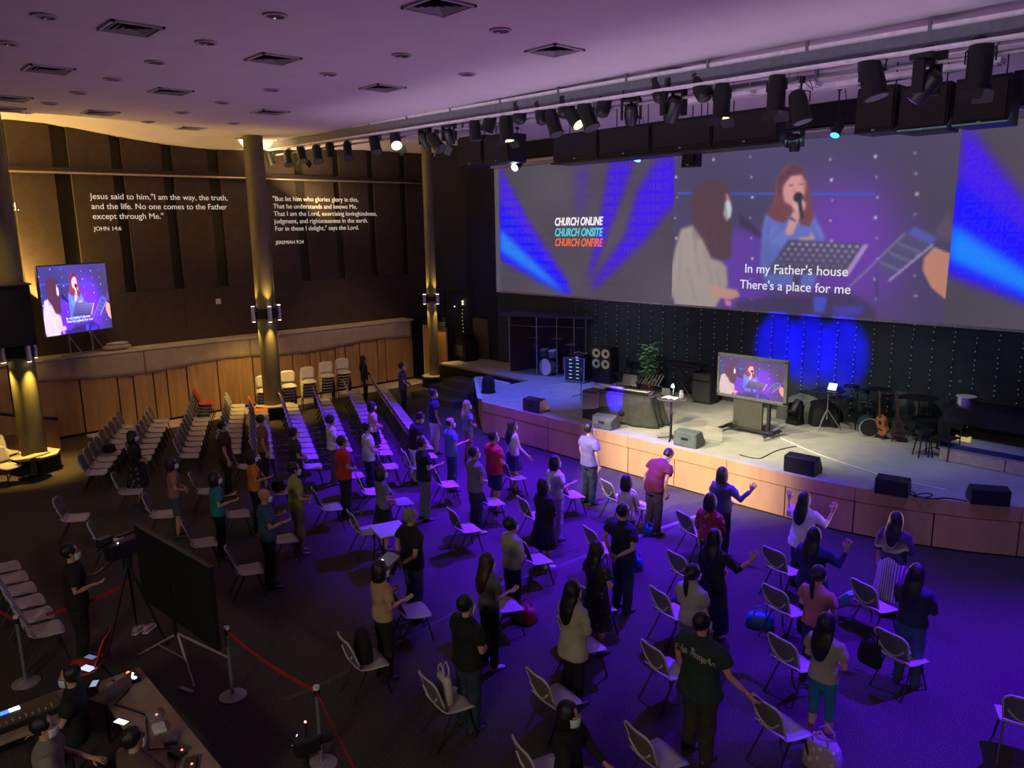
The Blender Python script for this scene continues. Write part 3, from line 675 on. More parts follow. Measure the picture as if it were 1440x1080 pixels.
# drum kit in the booth
DRED = mat('drum_shell', (0.18, 0.13, 0.10), 0.3, coat=0.6); BRZ = mat('cymbal_bronze', (0.7, 0.5, 0.22), 0.3, 0.9); HEADM = mat('drum_head', (0.7, 0.68, 0.62), 0.5)
def drum(M_, c, r, h, tilt=0, ax='z'):
    rot = Matrix.Rotation(tilt, 3, 'X') if ax == 'z' else Matrix.Rotation(PI/2, 3, 'X')
    a = rot@Vector((0, 0, -h/2)); b = rot@Vector((0, 0, h/2)); return M_.cyl(Vector(c)+a, Vector(c)+b, r, 20)
def part_drum(t, c, r, h, name='drum', tilt=0, ax='z'):
    s = drum(M(), c, r, h, tilt, ax).obj(name, DRED, t); smooth_by(s)
    rot = Matrix.Rotation(tilt, 3, 'X') if ax == 'z' else Matrix.Rotation(PI/2, 3, 'X')
    for sg in (1,): 
        p = Vector(c)+rot@Vector((0, 0, sg*h/2)); q = Vector(c)+rot@Vector((0, 0, sg*(h/2+0.006))); M().cyl(p, q, r*0.97, 20).obj('head', HEADM, s)
        smooth_by(M().cyl(Vector(c)+rot@Vector((0, 0, sg*(h/2-0.012))), Vector(c)+rot@Vector((0, 0, sg*(h/2+0.004))), r*1.04, 20).obj('hoop', CHROME, s))
t = thing('drum_kit', 'acoustic drum kit with cymbals inside the glass booth', 'drums', (BP[1].x+0.25, min(BP[2].y+0.45, 18.0), HS))
part_drum(t, (0, 0, 0.3), 0.28, 0.4, 'bass_drum', ax='y')
part_drum(t, (-0.2, -0.02, 0.75), 0.16, 0.2, 'tom', 0.2); part_drum(t, (0.2, -0.02, 0.75), 0.16, 0.2, 'tom', 0.2)
part_drum(t, (0.55, 0.35, 0.4), 0.2, 0.36, 'floor_tom'); part_drum(t, (-0.5, 0.35, 0.6), 0.17, 0.14, 'snare_drum')
for cx_, cy_, cz_ in ((-0.65, 0.1, 0.95), (-0.45, -0.25, 1.25), (0.55, -0.2, 1.3), (0.85, 0.15, 1.1)):
    s = M().tube([(cx_, cy_, 0.02), (cx_, cy_, cz_)], 0.012, 6).obj('cymbal_stand', CHROME, t)
    M().lathe((cx_, cy_, cz_), [(0.2, -0.008), (0.06, 0.012), (0.02, 0.03)], 20).obj('cymbal', BRZ, s)
# rack case beside the booth
p = bk(808, 530, 17.75)
t = thing('rack_case', 'black flight case rack with silver edges and lit gear beside the booth', 'case', (p.x, p.y+0.2, HS), R(18))
M().bb(-0.33, 0.33, -0.33, 0.33, 0.05, 0.78).obj('case', AMPC, t)
for x_ in (-0.33, 0.33):
    for y_ in (-0.33, 0.33): M().bb(x_-0.018, x_+0.018, y_-0.018, y_+0.018, 0.02, 0.8).obj('corner_edge', CHROME, t)
for z_ in (0.05, 0.79):
    M().bb(-0.34, 0.34, -0.348, -0.325, z_-0.015, z_+0.015).obj('front_edge', CHROME, t)
    M().bb(0.325, 0.348, -0.34, 0.34, z_-0.015, z_+0.015).obj('side_edge', CHROME, t)
for k in range(6):
    u = M().bb(-0.29, 0.29, -0.345, -0.3, 0.1+k*0.115, 0.2+k*0.115).obj('rack_unit', mat('rack_unit', (0.03, 0.05, 0.045), 0.4), t)
    for q in (-0.18, 0.06): M().bb(q, q+0.1, -0.352, -0.345, 0.14+k*0.115, 0.165+k*0.115).obj('display', mat('rack_display', (0.6, 0.8, 0.5), emit=0.45), u)
t = thing('mixer', 'small cluttered mixer lying on top of the rack case', 'mixer', (p.x, p.y+0.2, HS+0.8), R(18))
M().bb(-0.26, 0.26, -0.22, 0.22, 0, 0.07).obj('body', BLK, t, bevel=0.01)
M().tube([(-0.2, 0, 0.08), (-0.05, 0.12, 0.12), (0.1, 0, 0.1), (0.25, 0.1, 0.09)], 0.018, 6).obj('coiled_cable', STEEL, t)
# four-cone guitar cabinet on a dark amp
p = bk(845, 523, 18.15)
t = thing('speaker_cabinet', 'black cabinet with four yellow cones near the backdrop', 'speaker', (p.x, p.y+0.15, HS), R(8))
M().bb(-0.36, 0.36, -0.18, 0.2, 0.42, 1.14).obj('cabinet', AMPC, t, bevel=0.015)
M().bb(-0.34, 0.34, -0.16, 0.2, 0.0, 0.41).obj('lower_amp', BLK, t, bevel=0.015)
YEL = mat('yellow_cone', (0.75, 0.68, 0.22), 0.6)
for x_ in (-0.17, 0.17):
    for z_ in (0.62, 0.95):
        s = M().grid(lambda u, v, x_=x_, z_=z_: (x_+math.cos(v*2*PI)*(0.15-u*0.095), -0.20+u*0.016, z_+math.sin(v*2*PI)*(0.145-u*0.085)), 3, 20).obj('cone', YEL, t)
        M().ell((x_, -0.188, z_), (0.06, 0.02, 0.06), 12, 6).obj('dust_cap', BLK, s, smooth=True)
# folding chairs, stands on the back of the stage
def x_stand(name, label, cat, loc, rz, h=0.9, w=0.7, top=None):
    t = thing(name, label, cat, loc, rz)
    for s in (-1, 1):
        M().tube([(s*w/2, -0.2, 0), (-s*w/2, -0.2, h)], 0.018, 6).obj('leg', BLK, t)
        M().tube([(s*w/2, 0.2, 0), (-s*w/2, 0.2, h)], 0.018, 6).obj('leg', BLK, t)
    M().tube([(-w/2, -0.22, h), (w/2, -0.22, h)], 0.02, 6).obj('top_bar', BLK, t)
    M().tube([(-w/2, 0.22, h), (w/2, 0.22, h)], 0.02, 6).obj('top_bar', BLK, t)
    return t
def frame_chair(label, loc, rz):
    t = thing('stage_chair', label, 'chair', loc, rz)
    M().bb(-0.2, 0.2, -0.2, 0.2, 0.43, 0.47).obj('seat', BLK, t, bevel=0.01)
    for sx in (-0.2, 0.2):
        M().tube([(sx, 0.2, 0), (sx, 0.18, 0.45)], 0.013, 6).obj('leg', BLK, t)
        M().tube([(sx, -0.26, 0), (sx, -0.2, 0.45), (sx, -0.27, 0.85)], 0.013, 6).obj('leg', BLK, t)
    M().bb(-0.2, 0.2, -0.28, -0.25, 0.6, 0.85).obj('backrest', BLK, t, bevel=0.01)
    return t
p = bk(873, 525, 18.0); frame_chair('black framed chair right of the four-cone cabinet', (p.x, p.y, HS), R(150))
p = bk(893, 528, 18.0); frame_chair('black framed chair left of the potted plant', (p.x, p.y, HS), R(200))
def mic_stand(label, p, h=1.1, boom=0.5, rz=0, tripod=True):
    t = thing('microphone_stand', label, 'stand', (p.x, p.y, HS), rz)
    M().tube([(0, 0, 0.04), (0, 0, h)], 0.012, 6).obj('pole', BLK, t)
    for k in range(3):
        a = k*2.094; M().tube([(0, 0, 0.12), (0.3*math.cos(a), 0.3*math.sin(a), 0.01)], 0.01, 5).obj('leg', BLK, t)
    b = M().tube([(-0.1, 0, h-0.04), (boom, 0, h+0.25)], 0.009, 5).obj('boom', BLK, t)
    M().ell((boom+0.05, 0, h+0.27), (0.06, 0.03, 0.03), 8, 5).obj('microphone', STEEL, b)
    return t
mic_stand('short black microphone stand in front of the rack case', at(837, 540, HS), 0.5, 0.25, R(80))
mic_stand('black microphone stand left of the draped keyboard', at(817, 560, HS), 0.9, 0.1, R(190))
mic_stand('thin black stand between the cabinet and the plant', at(900, 548, HS), 0.75, 0.2, R(150))
# potted plant
p = bk(912, 534, 18.1)
t = thing('potted_plant', 'tall leafy green plant in an orange pot by the backdrop', 'plant', (p.x, p.y, HS))
POTC = mat('terracotta', (0.55, 0.22, 0.05), 0.6); LEAF = mat('leaf_green', (0.22, 0.55, 0.25), 0.5, var=0.4, scale=6)
s = M().lathe((0, 0, 0), [(0.13, 0), (0.17, 0.3), (0.19, 0.3), (0.19, 0.35), (0.16, 0.35), (0.15, 0.3)], 20).obj('pot', POTC, t, smooth=True)
M().tube([(0, 0, 0.3), (0.03, 0, 0.7), (-0.02, 0.02, 1.1), (0.1, 0, 1.45)], 0.025, 6).obj('stem', mat('stem', (0.12, 0.1, 0.05)), t)
rl = random.Random(5); lm = None
for k in range(64):
    z = 0.4+1.05*k/64; a = k*2.4; r_ = 0.10+0.15*rl.random(); c = Vector((0.1*max(0, z-1.0), 0, z))
    mb = M(); L = 0.2+0.08*rl.random()
    mb.grid(lambda u, v: (u*L, (v-0.5)*0.15*math.sin(PI*min(1, 0.12+u*0.88)), 0.05*math.sin(u*2.6)-0.04*abs(v-0.5)), 4, 2)
    rot = Matrix.Rotation(a, 4, 'Z')@Matrix.Rotation(rl.uniform(-0.7, 0.5), 4, 'Y')
    mb.xf(Matrix.Translation(c+Vector((math.cos(a)*r_*0.3, math.sin(a)*r_*0.3, 0)))@rot)
    mb.obj('leaf', LEAF, t)
# desk-height electronic pads behind the table
p = bk(964, 541, 18.0)
t = x_stand('keyboard_stand', 'black stand with flat pads on top, right of the plant', 'stand', (p.x, p.y, HS), R(5), 0.95, 0.8)
M().bb(-0.55, 0.55, -0.25, 0.25, 0.97, 1.05).obj('pad_tray', BLK, t, bevel=0.02)
M().bb(-0.7, -0.4, -0.12, 0.12, 1.02, 1.06).obj('side_pad', BLK, t)
p = bk(992, 550, 18.1)
t = thing('bass_cabinet', 'tall dark bass cabinet left of the rolling television', 'speaker', (p.x, p.y, HS))
M().bb(-0.3, 0.3, -0.22, 0.22, 0.02, 0.86).obj('cabinet', AMPC, t, bevel=0.02)
M().bb(-0.27, 0.27, -0.232, -0.218, 0.06, 0.6).obj('grille', GRILL, t)
M().bb(-0.27, 0.27, -0.235, -0.218, 0.66, 0.82).obj('control_panel', DGREY, t)
# keyboard desk with a grey draped cloth
p0, p1 = at(843, 596, HS), at(905, 592, HS)
pc = Vector((-12.05, 14.95, HS))
t = thing('keyboard_desk', 'desk under a grey draped cloth holding the keyboard', 'desk', pc, R(8))
CLOTH = mat('grey_stage_cloth', (0.04, 0.044, 0.041), 0.85, var=0.15)
M().bb(-0.72, 0.72, -0.28, 0.28, 0.7, 0.74).obj('desktop', DGREY, t)
for sx in (-0.68, 0.68):
    for sy in (-0.24, 0.24): M().tube([(sx, sy, 0), (sx, sy, 0.7)], 0.02, 6).obj('leg', BLK, t)
def cl(u, v):
    # u down, v round the front three sides
    s_ = v*3; 
    if s_ < 1: x_, y_, nx, ny = -0.74, 0.28-0.58*s_, -1, 0
    elif s_ < 2: x_, y_, nx, ny = -0.74+1.48*(s_-1), -0.30, 0, -1
    else: x_, y_, nx, ny = 0.74, -0.30+0.58*(s_-2), 1, 0
    f = u*(0.10+0.05*math.sin(v*46)+0.04*math.sin(v*19)); fl = 0.35*u*u*max(0, v-0.6)
    return (x_+nx*f+fl, y_+ny*f-fl*0.3, 0.75-0.74*u)
M().grid(cl, 8, 70, 0.008).obj('drape', CLOTH, t, smooth=True)
M().bb(-0.76, 0.76, -0.31, 0.3, 0.742, 0.756).obj('top_cloth', CLOTH, t)
t = thing('keyboard', 'electronic keyboard lying on the grey draped desk', 'keyboard', (pc.x, pc.y, pc.z+0.757), R(8))
M().bb(-0.62, 0.62, -0.16, 0.16, 0.0, 0.08).obj('body', BLK, t, bevel=0.012)
M().bb(-0.58, 0.58, -0.15, 0.0, 0.081, 0.092).obj('keys', WHITE, t)
for k in range(24): M().bb(-0.56+k*0.047, -0.54+k*0.047, -0.09, 0.0, 0.092, 0.10).obj('black_key', BLK, t)
t = thing('paper_sheets', 'white sheets of paper on the left of the keyboard', 'paper', (pc.x-0.55, pc.y-0.2, pc.z+0.85), R(12))
M().bb(-0.2, 0.42, -0.06, 0.06, 0, 0.03).obj('sheet', WHITE, t); M().bb(-0.4, -0.22, -0.12, 0.04, -0.02, 0.0).obj('sheet', WHITE, t)
t = thing('music_stand', 'black slatted music stand above the keyboard', 'stand', (pc.x+0.28, pc.y+0.42, HS), R(8))
M().tube([(0, 0, 0), (0, 0, 1.0)], 0.014, 6).obj('pole', BLK, t)
for k in range(3): M().tube([(0, 0, 0.1), (0.28*math.cos(k*2.1), 0.28*math.sin(k*2.1), 0.01)], 0.01, 5).obj('leg', BLK, t)
for k in range(8): M().box((-0.32+k*0.09, 0.02, 1.06), (0.035, 0.012, 0.3), Matrix.Rotation(-0.5, 3, 'X')@Matrix.Rotation(0.3, 3, 'Y')).obj('slat', BLK, t)
M().box((0, -0.04, 0.93), (0.8, 0.04, 0.015)).obj('ledge', BLK, t)
t = thing('laptop', 'open laptop with a pale lid behind the keyboard', 'laptop', (pc.x-0.28, pc.y+0.22, pc.z+0.757), R(8))
M().bb(-0.18, 0.18, -0.02, 0.12, 0, 0.02).obj('base', STEEL, t); M().box((0, 0.14, 0.22), (0.4, 0.015, 0.28), Matrix.Rotation(-0.3, 3, 'X')).obj('lid', STEEL, t)
p = at(827, 590, HS)
t = thing('loudspeaker', 'upright dark loudspeaker at the left end of the keyboard desk', 'speaker', (p.x, p.y+0.25, HS), R(5))
M().bb(-0.24, 0.24, -0.22, 0.22, 0, 0.74).obj('cabinet', mat('warm_black', (0.05, 0.045, 0.04), 0.6), t, bevel=0.02)
M().bb(-0.2, 0.2, -0.232, -0.218, 0.05, 0.69).obj('grille', GRILL, t)
# moving head lamps standing on the stage
def moving_head(label, loc, rz=0, s=1.0, hang=False, tilt=0.5, name='moving_head_light', lens=None):
    t = thing(name, label, 'stage light', loc, rz, None); k = -1 if hang else 1
    M().bb(-0.17*s, 0.17*s, -0.14*s, 0.14*s, min(0, k*0.13*s), max(0, k*0.13*s)).obj('base', BLK, t, bevel=0.012)
    y = M(); 
    for sx in (-1, 1): y.box((sx*0.17*s, 0, k*0.33*s), (0.05*s, 0.14*s, 0.36*s))
    y.box((0, 0, k*0.16*s), (0.39*s, 0.14*s, 0.05*s)); y.obj('yoke', BLK, t, bevel=0.01)
    rot = Matrix.Rotation(tilt, 3, 'X'); c = Vector((0, 0, k*0.40*s))
    mb = M(); rr = [(-0.17, 0.07), (-0.13, 0.115), (0.0, 0.13), (0.12, 0.12), (0.2, 0.105)]
    mb.rings([[c+rot@Vector((math.cos(2*PI*i/16)*r_*s, z_*s, math.sin(2*PI*i/16)*r_*s)) for i in range(16)] for z_, r_ in rr])
    h = mb.obj('head', BLK, t); smooth_by(h)
    M().rings([[c+rot@Vector((math.cos(2*PI*i/16)*0.09*s, z_*s, math.sin(2*PI*i/16)*0.09*s)) for i in range(16)] for z_ in (0.2, 0.207)]).obj('lens', lens or mat('dark_lens', (0.1, 0.11, 0.13), 0.1), h)
    return t
p = at(866, 598, HS); moving_head('small silver lamp on the stage beside the left centre floor monitor', (p.x, p.y+0.25, HS), R(20), 0.75, tilt=0.6)
p = at(1112, 598, HS); moving_head('black moving-head lamp standing right of the rolling television', (p.x, p.y+0.2, HS), R(-10), 1.0, tilt=0.9)
# floor monitors along the stage front
def wedge(label, px_, py_, w, h, yaw, m=GRILL):
    p = at(px_, py_, HS); t = thing('floor_monitor', label, 'speaker', (p.x, p.y+0.16, HS), R(yaw), 'floor monitors on the stage lip')
    prof = [(-0.2, 0.0), (0.2, 0.0), (0.23, 0.08), (0.05, h), (-0.2, h*0.92)]
    n = len(prof); mb = M(); mb.v = [(-w/2, y, z) for y, z in prof]+[(w/2, y, z) for y, z in prof]
    mb.f = [tuple(range(n-1, -1, -1)), tuple(range(n, 2*n))]+[(i, (i+1) % n, n+(i+1) % n, n+i) for i in range(n)]
    mb.obj('cabinet', m, t, bevel=0.012)
    M().bb(-w/2+0.03, w/2-0.03, -0.213, -0.198, 0.03, h*0.88).obj('back_panel', m, t)
    M().bb(-0.08, 0.08, -0.224, -0.21, h*0.45, h*0.6).obj('handle', BLK, t)
    return t
wedge('dark floor monitor nearest the left end of the stage lip', 748, 579, 0.62, 0.36, 3, mat('wedge_brown', (0.05, 0.045, 0.04), 0.6))
wedge('greenish grey floor monitor before the draped keyboard desk', 846, 603, 0.55, 0.34, 8, mat('wedge_grey', (0.10, 0.13, 0.125), 0.6))
wedge('greenish grey floor monitor beside the foot of the tall round table', 963, 628, 0.56, 0.36, 6, mat('wedge_grey', (0.10, 0.13, 0.125), 0.6))
wedge('black floor monitor where the stage lip begins to curve', 1123, 666, 0.62, 0.36, 3, BLK)
wedge('black floor monitor on the curved lip beside the tangled cables', 1250, 696, 0.55, 0.32, 12, BLK)
wedge('black floor monitor at the right end of the stage lip', 1384, 709, 0.6, 0.3, 30, BLK)
p = at(985, 625, HS)
t = thing('clear_panel', 'clear sheet standing behind the floor monitor by the round table', 'panel', (p.x+0.05, p.y+0.42, HS), R(5))
M().bb(-0.22, 0.22, -0.008, 0.008, 0.01, 0.34).obj('sheet', glass_mat('clear_sheet', (0.5, 0.5, 0.4), 0.3), t)
M().bb(-0.22, 0.22, -0.03, 0.03, 0, 0.012).obj('foot', STEEL, t)
# tall round table and what stands on it
p = at(943, 617, HS)
TX, TY = p.x, p.y
th = 0.98
t = thing('round_table', 'tall thin-legged round table at the middle front of the stage', 'table', (TX, TY, HS))
M().lathe((0, 0, 0), [(0.33, th-0.03), (0.34, th-0.015), (0.33, th)], 30).obj('table_top', mat('table_black', (0.05, 0.05, 0.05), 0.3), t, smooth=False)
M().tube([(0, 0, 0.02), (0, 0, th-0.03)], 0.03, 10).obj('pole', BLK, t)
for k in range(4): M().tube([(0, 0, 0.06), (0.3*math.cos(k*PI/2+0.5), 0.3*math.sin(k*PI/2+0.5), 0.012)], 0.016, 6).obj('foot', BLK, t)
z0 = HS+th
t = thing('open_book', 'brightly lit white open book on the round table', 'book', (TX+0.05, TY-0.12, z0), R(10))
for s in (-1, 1): M().grid(lambda u, v, s=s: (s*u*0.16, (v-0.5)*0.22, 0.012+0.02*math.sin(u*PI)), 5, 2, 0.01).obj('page', mat('page_white_glow', (0.9, 0.9, 0.95), emit=0.25), t)  # pages carry a faint glow for the lamp's light falling on them
t = thing('desk_lamp', 'small clip lamp shining over the open book on the round table', 'lamp', (TX-0.05, TY+0.12, z0))
M().cyl((0, 0, 0), (0, 0, 0.02), 0.06).obj('base', BLK, t); M().tube([(0, 0, 0.02), (0.0, 0.02, 0.22), (0.05, -0.08, 0.3)], 0.008, 6).obj('arm', STEEL, t)
M().cyl((0.05, -0.08, 0.3), (0.07, -0.12, 0.25), 0.02, 12, 0.045).obj('shade', mat('lamp_shade_lit', (0.9, 0.95, 1), emit=2.5), t)
light('book_lamp', 'POINT', (TX+0.05, TY-0.02, z0+0.2), 2.2, (0.8, 0.9, 1.0), shadow_soft_size=0.02)
t = thing('laptop', 'dark laptop standing open on the round table left of the book', 'laptop', (TX-0.2, TY, z0), R(15))
M().bb(-0.1, 0.1, -0.07, 0.07, 0, 0.015).obj('base', BLK, t); M().box((0, 0.08, 0.09), (0.2, 0.01, 0.16), Matrix.Rotation(-0.2, 3, 'X')).obj('lid', BLK, t)
t = thing('glass_jar', 'clear glass jar on the round table right of the lamp', 'jar', (TX+0.19, TY+0.1, z0))
M().lathe((0, 0, 0), [(0.05, 0), (0.055, 0.1), (0.04, 0.13), (0.04, 0.16)], 14).obj('jar', glass_mat('jar_glass', (0.4, 0.45, 0.5), 0.5), t); M().cyl((0, 0, 0.16), (0, 0, 0.18), 0.042).obj('lid', STEEL, t)
# rolling television
tvx = (-10.2-8.41)/2; tvy = 15.9; tvz0, tvz1 = 1.76, 2.74
t = thing('rolling_television', 'large flat television on a wheeled grey cart showing the singer', 'television', (tvx, tvy+0.1, HS), 0)
SILV = mat('tv_silver', (0.13, 0.14, 0.135), 0.4, 0.3)
hw = 0.9; h0, h1 = tvz0-HS, tvz1-HS
M().bb(-hw, hw, -0.02, 0.06, h0-0.02, h1+0.03).obj('housing', SILV, t, bevel=0.012)
for nm, a in (('bezel', (-hw, hw, -0.045, -0.02, h1-0.04, h1+0.03)), ('bezel', (-hw, hw, -0.045, -0.02, h0-0.02, h0+0.05)), ('bezel', (-hw, -hw+0.06, -0.045, -0.02, h0, h1)), ('bezel', (hw-0.08, hw, -0.045, -0.02, h0, h1))):
    M().bb(*a).obj(nm, SILV, t, bevel=0.006)
pic_plane('picture', image_mat('tv_picture', np.clip(V.a*1.15+np.array((0.04, 0.0, 0.05)), 0, 1), 1.25), (-0.01, -0.024, (h0+h1)/2+0.005), 2*hw-0.14, h1-h0-0.09, Matrix.Identity(3), t)
for s in (-0.42, 0.42): M().bb(s-0.03, s+0.03, 0.06, 0.14, 0.12, h1-0.2).obj('upright', BLK, t)
M().bb(-0.45, 0.3, 0.0, 0.06, 0.14, h0-0.02).obj('cover_panel', mat('cart_panel', (0.05, 0.052, 0.042), 0.6), t)
M().bb(-0.62, 0.62, -0.06, 0.1, 0.08, 0.14).obj('base_bar', BLK, t, bevel=0.01)
for s in (-0.58, 0.58):
    M().bb(s-0.04, s+0.04, -0.36, 0.36, 0.08, 0.13).obj('foot', BLK, t, bevel=0.01)
    for yy_ in (-0.33, 0.33):
        c = M().cyl((s-0.02, yy_, 0.04), (s+0.02, yy_, 0.04), 0.04, 14).obj('caster', CHROME, t)
# long white cable across the stage and tangles
def cable(label, pts, r=0.012, m=None, z=HS, name='cable', cat='cable'):
    P = [at(a, b, z) for a, b in pts]; c = bpy.data.curves.new(name, 'CURVE'); c.dimensions = '3D'; c.bevel_depth = r; c.bevel_resolution = 1
    s = c.splines.new('NURBS'); s.points.add(len(P)-1); s.order_u = 3; s.use_endpoint_u = True
    for i, q in enumerate(P): s.points[i].co = (q.x, q.y, z+r, 1)
    c.materials.append(m or BLK); o = bpy.data.objects.new(name, c); COL.objects.link(o); return tag(o, label, cat)
cable('white cable running from the television cart across the stage', [(1098, 617), (1110, 622), (1140, 636), (1200, 657), (1240, 670), (1300, 684), (1330, 690)], 0.014, WHITE)
cable('thin black cable looping by the right floor monitors', [(1265, 692), (1285, 698), (1310, 703), (1335, 700), (1360, 706)], 0.012)
cable('tangle of black cable beside the second monitor from the right', [(1275, 690), (1290, 694), (1282, 699), (1300, 701), (1315, 697), (1300, 693), (1287, 697)], 0.010)
cable('thin dark cable beside the rolling television wheels', [(1040, 640), (1065, 648), (1080, 640), (1096, 632), (1120, 628)], 0.010)
# covered equipment, tablet stand, electronic drums
def lump(name, label, cat, px_, py_, sx, sy, sz, m, seed):
    p = bk(px_, py_, 18.1); t = thing(name, label, cat, (p.x, p.y, HS)); rr = random.Random(seed); o = rr.random()*10
    def f(u, v):
        a = v*2*PI; k = math.sin(u*PI/2); w_ = 1+0.12*math.sin(a*5+o)*k+0.06*math.sin(a*11+o*2)*k
        return (math.cos(a)*sx*k*w_, math.sin(a)*sy*k*w_, sz*math.cos(u*PI/2)**0.55*(1+0.1*math.sin(a*3+o))+0.004)
    M().grid(f, 12, 48).obj('cloth', m, t, smooth=True); return t
lump('covered_equipment', 'equipment under a grey cloth right of the moving-head lamp', 'cover', 1128, 575, 0.6, 0.4, 0.6, mat('cover_cloth', (0.2, 0.21, 0.19), 0.9), 1)
lump('covered_equipment', 'black cloth heap behind the tablet stand', 'cover', 1158, 577, 0.45, 0.4, 0.55, BLKM, 2)
lump('crumpled_cloth', 'dark cloth crumpled on the stage before the covered equipment', 'cloth', 1152, 590, 0.75, 0.25, 0.12, mat('cover_cloth', (0.2, 0.21, 0.19), 0.9), 3)
p = bk(1163, 581, 17.6)
t = thing('tablet_stand', 'tripod stand holding a bright tablet before the blue-lit backdrop', 'stand', (p.x, p.y, HS))
M().tube([(0, 0, 0.25), (0, 0, 0.95)], 0.014, 6).obj('pole', STEEL, t)
for k in range(3): M().tube([(0, 0, 0.5), (0.34*math.cos(k*2.1+0.4), 0.34*math.sin(k*2.1+0.4), 0.01)], 0.013, 6).obj('leg', STEEL, t)
M().bb(-0.32, 0.32, -0.2, 0.2, 0.93, 0.96).obj('tray', BLK, t)
M().box((0.1, -0.02, 1.06), (0.2, 0.012, 0.17), Matrix.Rotation(-0.5, 3, 'X')).obj('tablet', mat('tablet_screen', (0.75, 0.85, 1), emit=1.1), t)
t = thing('electronic_drums', 'electronic drum pads on black stands before the backdrop', 'drums', bk(1192, 586, 18.0))
for k, (x_, y_, z_, r_) in enumerate(((-0.35, 0, 0.9, 0.17), (0.0, 0.1, 1.0, 0.17), (0.32, -0.05, 0.95, 0.16), (0.0, -0.2, 0.75, 0.19), (0.45, 0.2, 0.6, 0.2))):
    M().cyl((x_, y_, z_), (x_, y_, z_+0.05), r_, 20).obj('pad', BLK, t)
for x_ in (-0.2, 0.2, 0.45): M().tube([(x_, 0, 0), (x_, 0, 0.95)], 0.015, 6).obj('post', BLK, t)
M().tube([(-0.5, 0, 0.7), (0.55, 0, 0.7)], 0.015, 6).obj('crossbar', BLK, t)
for k, (X, Y, h, r_, lb) in enumerate(((1232, 588, 1.05, 0.30, 'flat black pad on a tall stand left of the guitars'), (1252, 592, 0.95, 0.26, 'black cymbal pad on a stand behind the guitars'), (1290, 597, 1.0, 0.4, 'wide black cymbal on a stand right of the guitars'), (1303, 603, 0.55, 0.36, 'low black cymbal on a stand right of the guitars'))):
    p = bk(X, Y, 18.1-0.1*(k % 2)); t = thing('cymbal_stand', lb, 'drums', (p.x, p.y, HS))
    M().tube([(0, 0, 0.1), (0, 0, h)], 0.012, 6).obj('pole', BLK, t)
    for q in range(3): M().tube([(0, 0, 0.35), (0.28*math.cos(q*2.1), 0.28*math.sin(q*2.1), 0.01)], 0.011, 5).obj('leg', BLK, t)
    M().lathe((0, 0, h), [(r_, -0.01), (r_*0.3, 0.012), (0.02, 0.03)], 22).obj('cymbal', BLK, t)
p = bk(1222, 590, 17.8)
t = thing('green_drum', 'low greenish drum with chrome fittings on the stage floor', 'drums', (p.x, p.y, HS), R(30))
s = M().cyl((0, -0.2, 0.22), (0, 0.2, 0.22), 0.22, 22).obj('shell', mat('green_shell', (0.02, 0.05, 0.04), 0.3), t); smooth_by(s)
s = M().cyl((0, -0.215, 0.22), (0, -0.19, 0.22), 0.23, 22).obj('hoop', CHROME, t); M().cyl((0, -0.22, 0.22), (0, -0.216, 0.22), 0.2, 22).obj('head', BLK, s)
p = on(1283, 590, 1, 18.45)
t = thing('plexi_screen', 'clear teal sound screen standing before the backdrop by the cymbals', 'screen', (p.x, 18.45, HS))
M().bb(-0.4, 0.4, -0.01, 0.01, 0.02, 1.0).obj('panel', glass_mat('teal_sheet', (0.10, 0.18, 0.18), 0.45), t); M().bb(-0.4, 0.4, -0.06, 0.06, 0, 0.02).obj('foot', DGREY, t)
# guitars on stands
def guitar(label, p, m, rz, tilt=0.16, lean=0.25):
    t = thing('guitar', label, 'guitar', (p.x, p.y, HS+0.08), rz)
    prof = []
    for k in range(28):
        a = 2*PI*k/28; z = math.cos(a); w = 0.19*abs(math.sin(a))**0.75*(1.0 if z < 0 else 0.78)*(1-0.22*math.exp(-((z-0.15)/0.25)**2))
        prof.append((math.copysign(w, math.sin(a)) if abs(math.sin(a)) > 1e-6 else 0.0, 0.25+0.25*(-z if False else z)))
    mb = M(); n = len(prof); mb.v = [(x_, -0.05, z_) for x_, z_ in prof]+[(x_, 0.05, z_) for x_, z_ in prof]
    mb.f = [tuple(range(n-1, -1, -1)), tuple(range(n, 2*n))]+[(i, (i+1) % n, n+(i+1) % n, n+i) for i in range(n)]
    rotm = Matrix.Rotation(lean, 4, 'X')@Matrix.Rotation(tilt, 4, 'Y')
    mb.xf(rotm); mb.obj('body', m, t, bevel=0.01)
    M().bb(-0.025, 0.025, -0.065, -0.045, 0.45, 1.0).xf(rotm).obj('neck', mat('neck_wood', (0.10, 0.05, 0.03), 0.4), t)
    M().bb(-0.04, 0.04, -0.06, -0.045, 1.0, 1.14).xf(rotm).obj('headstock', mat('neck_wood', (0.10, 0.05, 0.03), 0.4), t)
    M().cyl((0, -0.056, 0.33), (0, -0.052, 0.33), 0.05, 16).xf(rotm).obj('sound_hole', BLK, t)
    M().bb(-0.07, 0.07, -0.06, -0.05, 0.14, 0.165).xf(rotm).obj('bridge', BLK, t)
    g = thing('guitar_stand', 'black stand holding up the '+label.replace(' on a stand', ''), 'stand', (p.x, p.y, HS), rz)
    for s in (-1, 1): M().tube([(0, 0.12, 0.45), (s*0.16, -0.12, 0.01)], 0.012, 6).obj('leg', BLK, g)
    M().tube([(0, 0.12, 0.45), (0, 0.3, 0.01)], 0.012, 6).obj('leg', BLK, g); M().bb(-0.13, 0.13, -0.12, 0.0, 0.05, 0.075).obj('cradle', BLK, g)
guitar('orange-brown acoustic guitar on a stand', bk(1241, 601, 17.75), mat('guitar_orange', (0.45, 0.16, 0.05), 0.3, coat=0.6), R(-25))
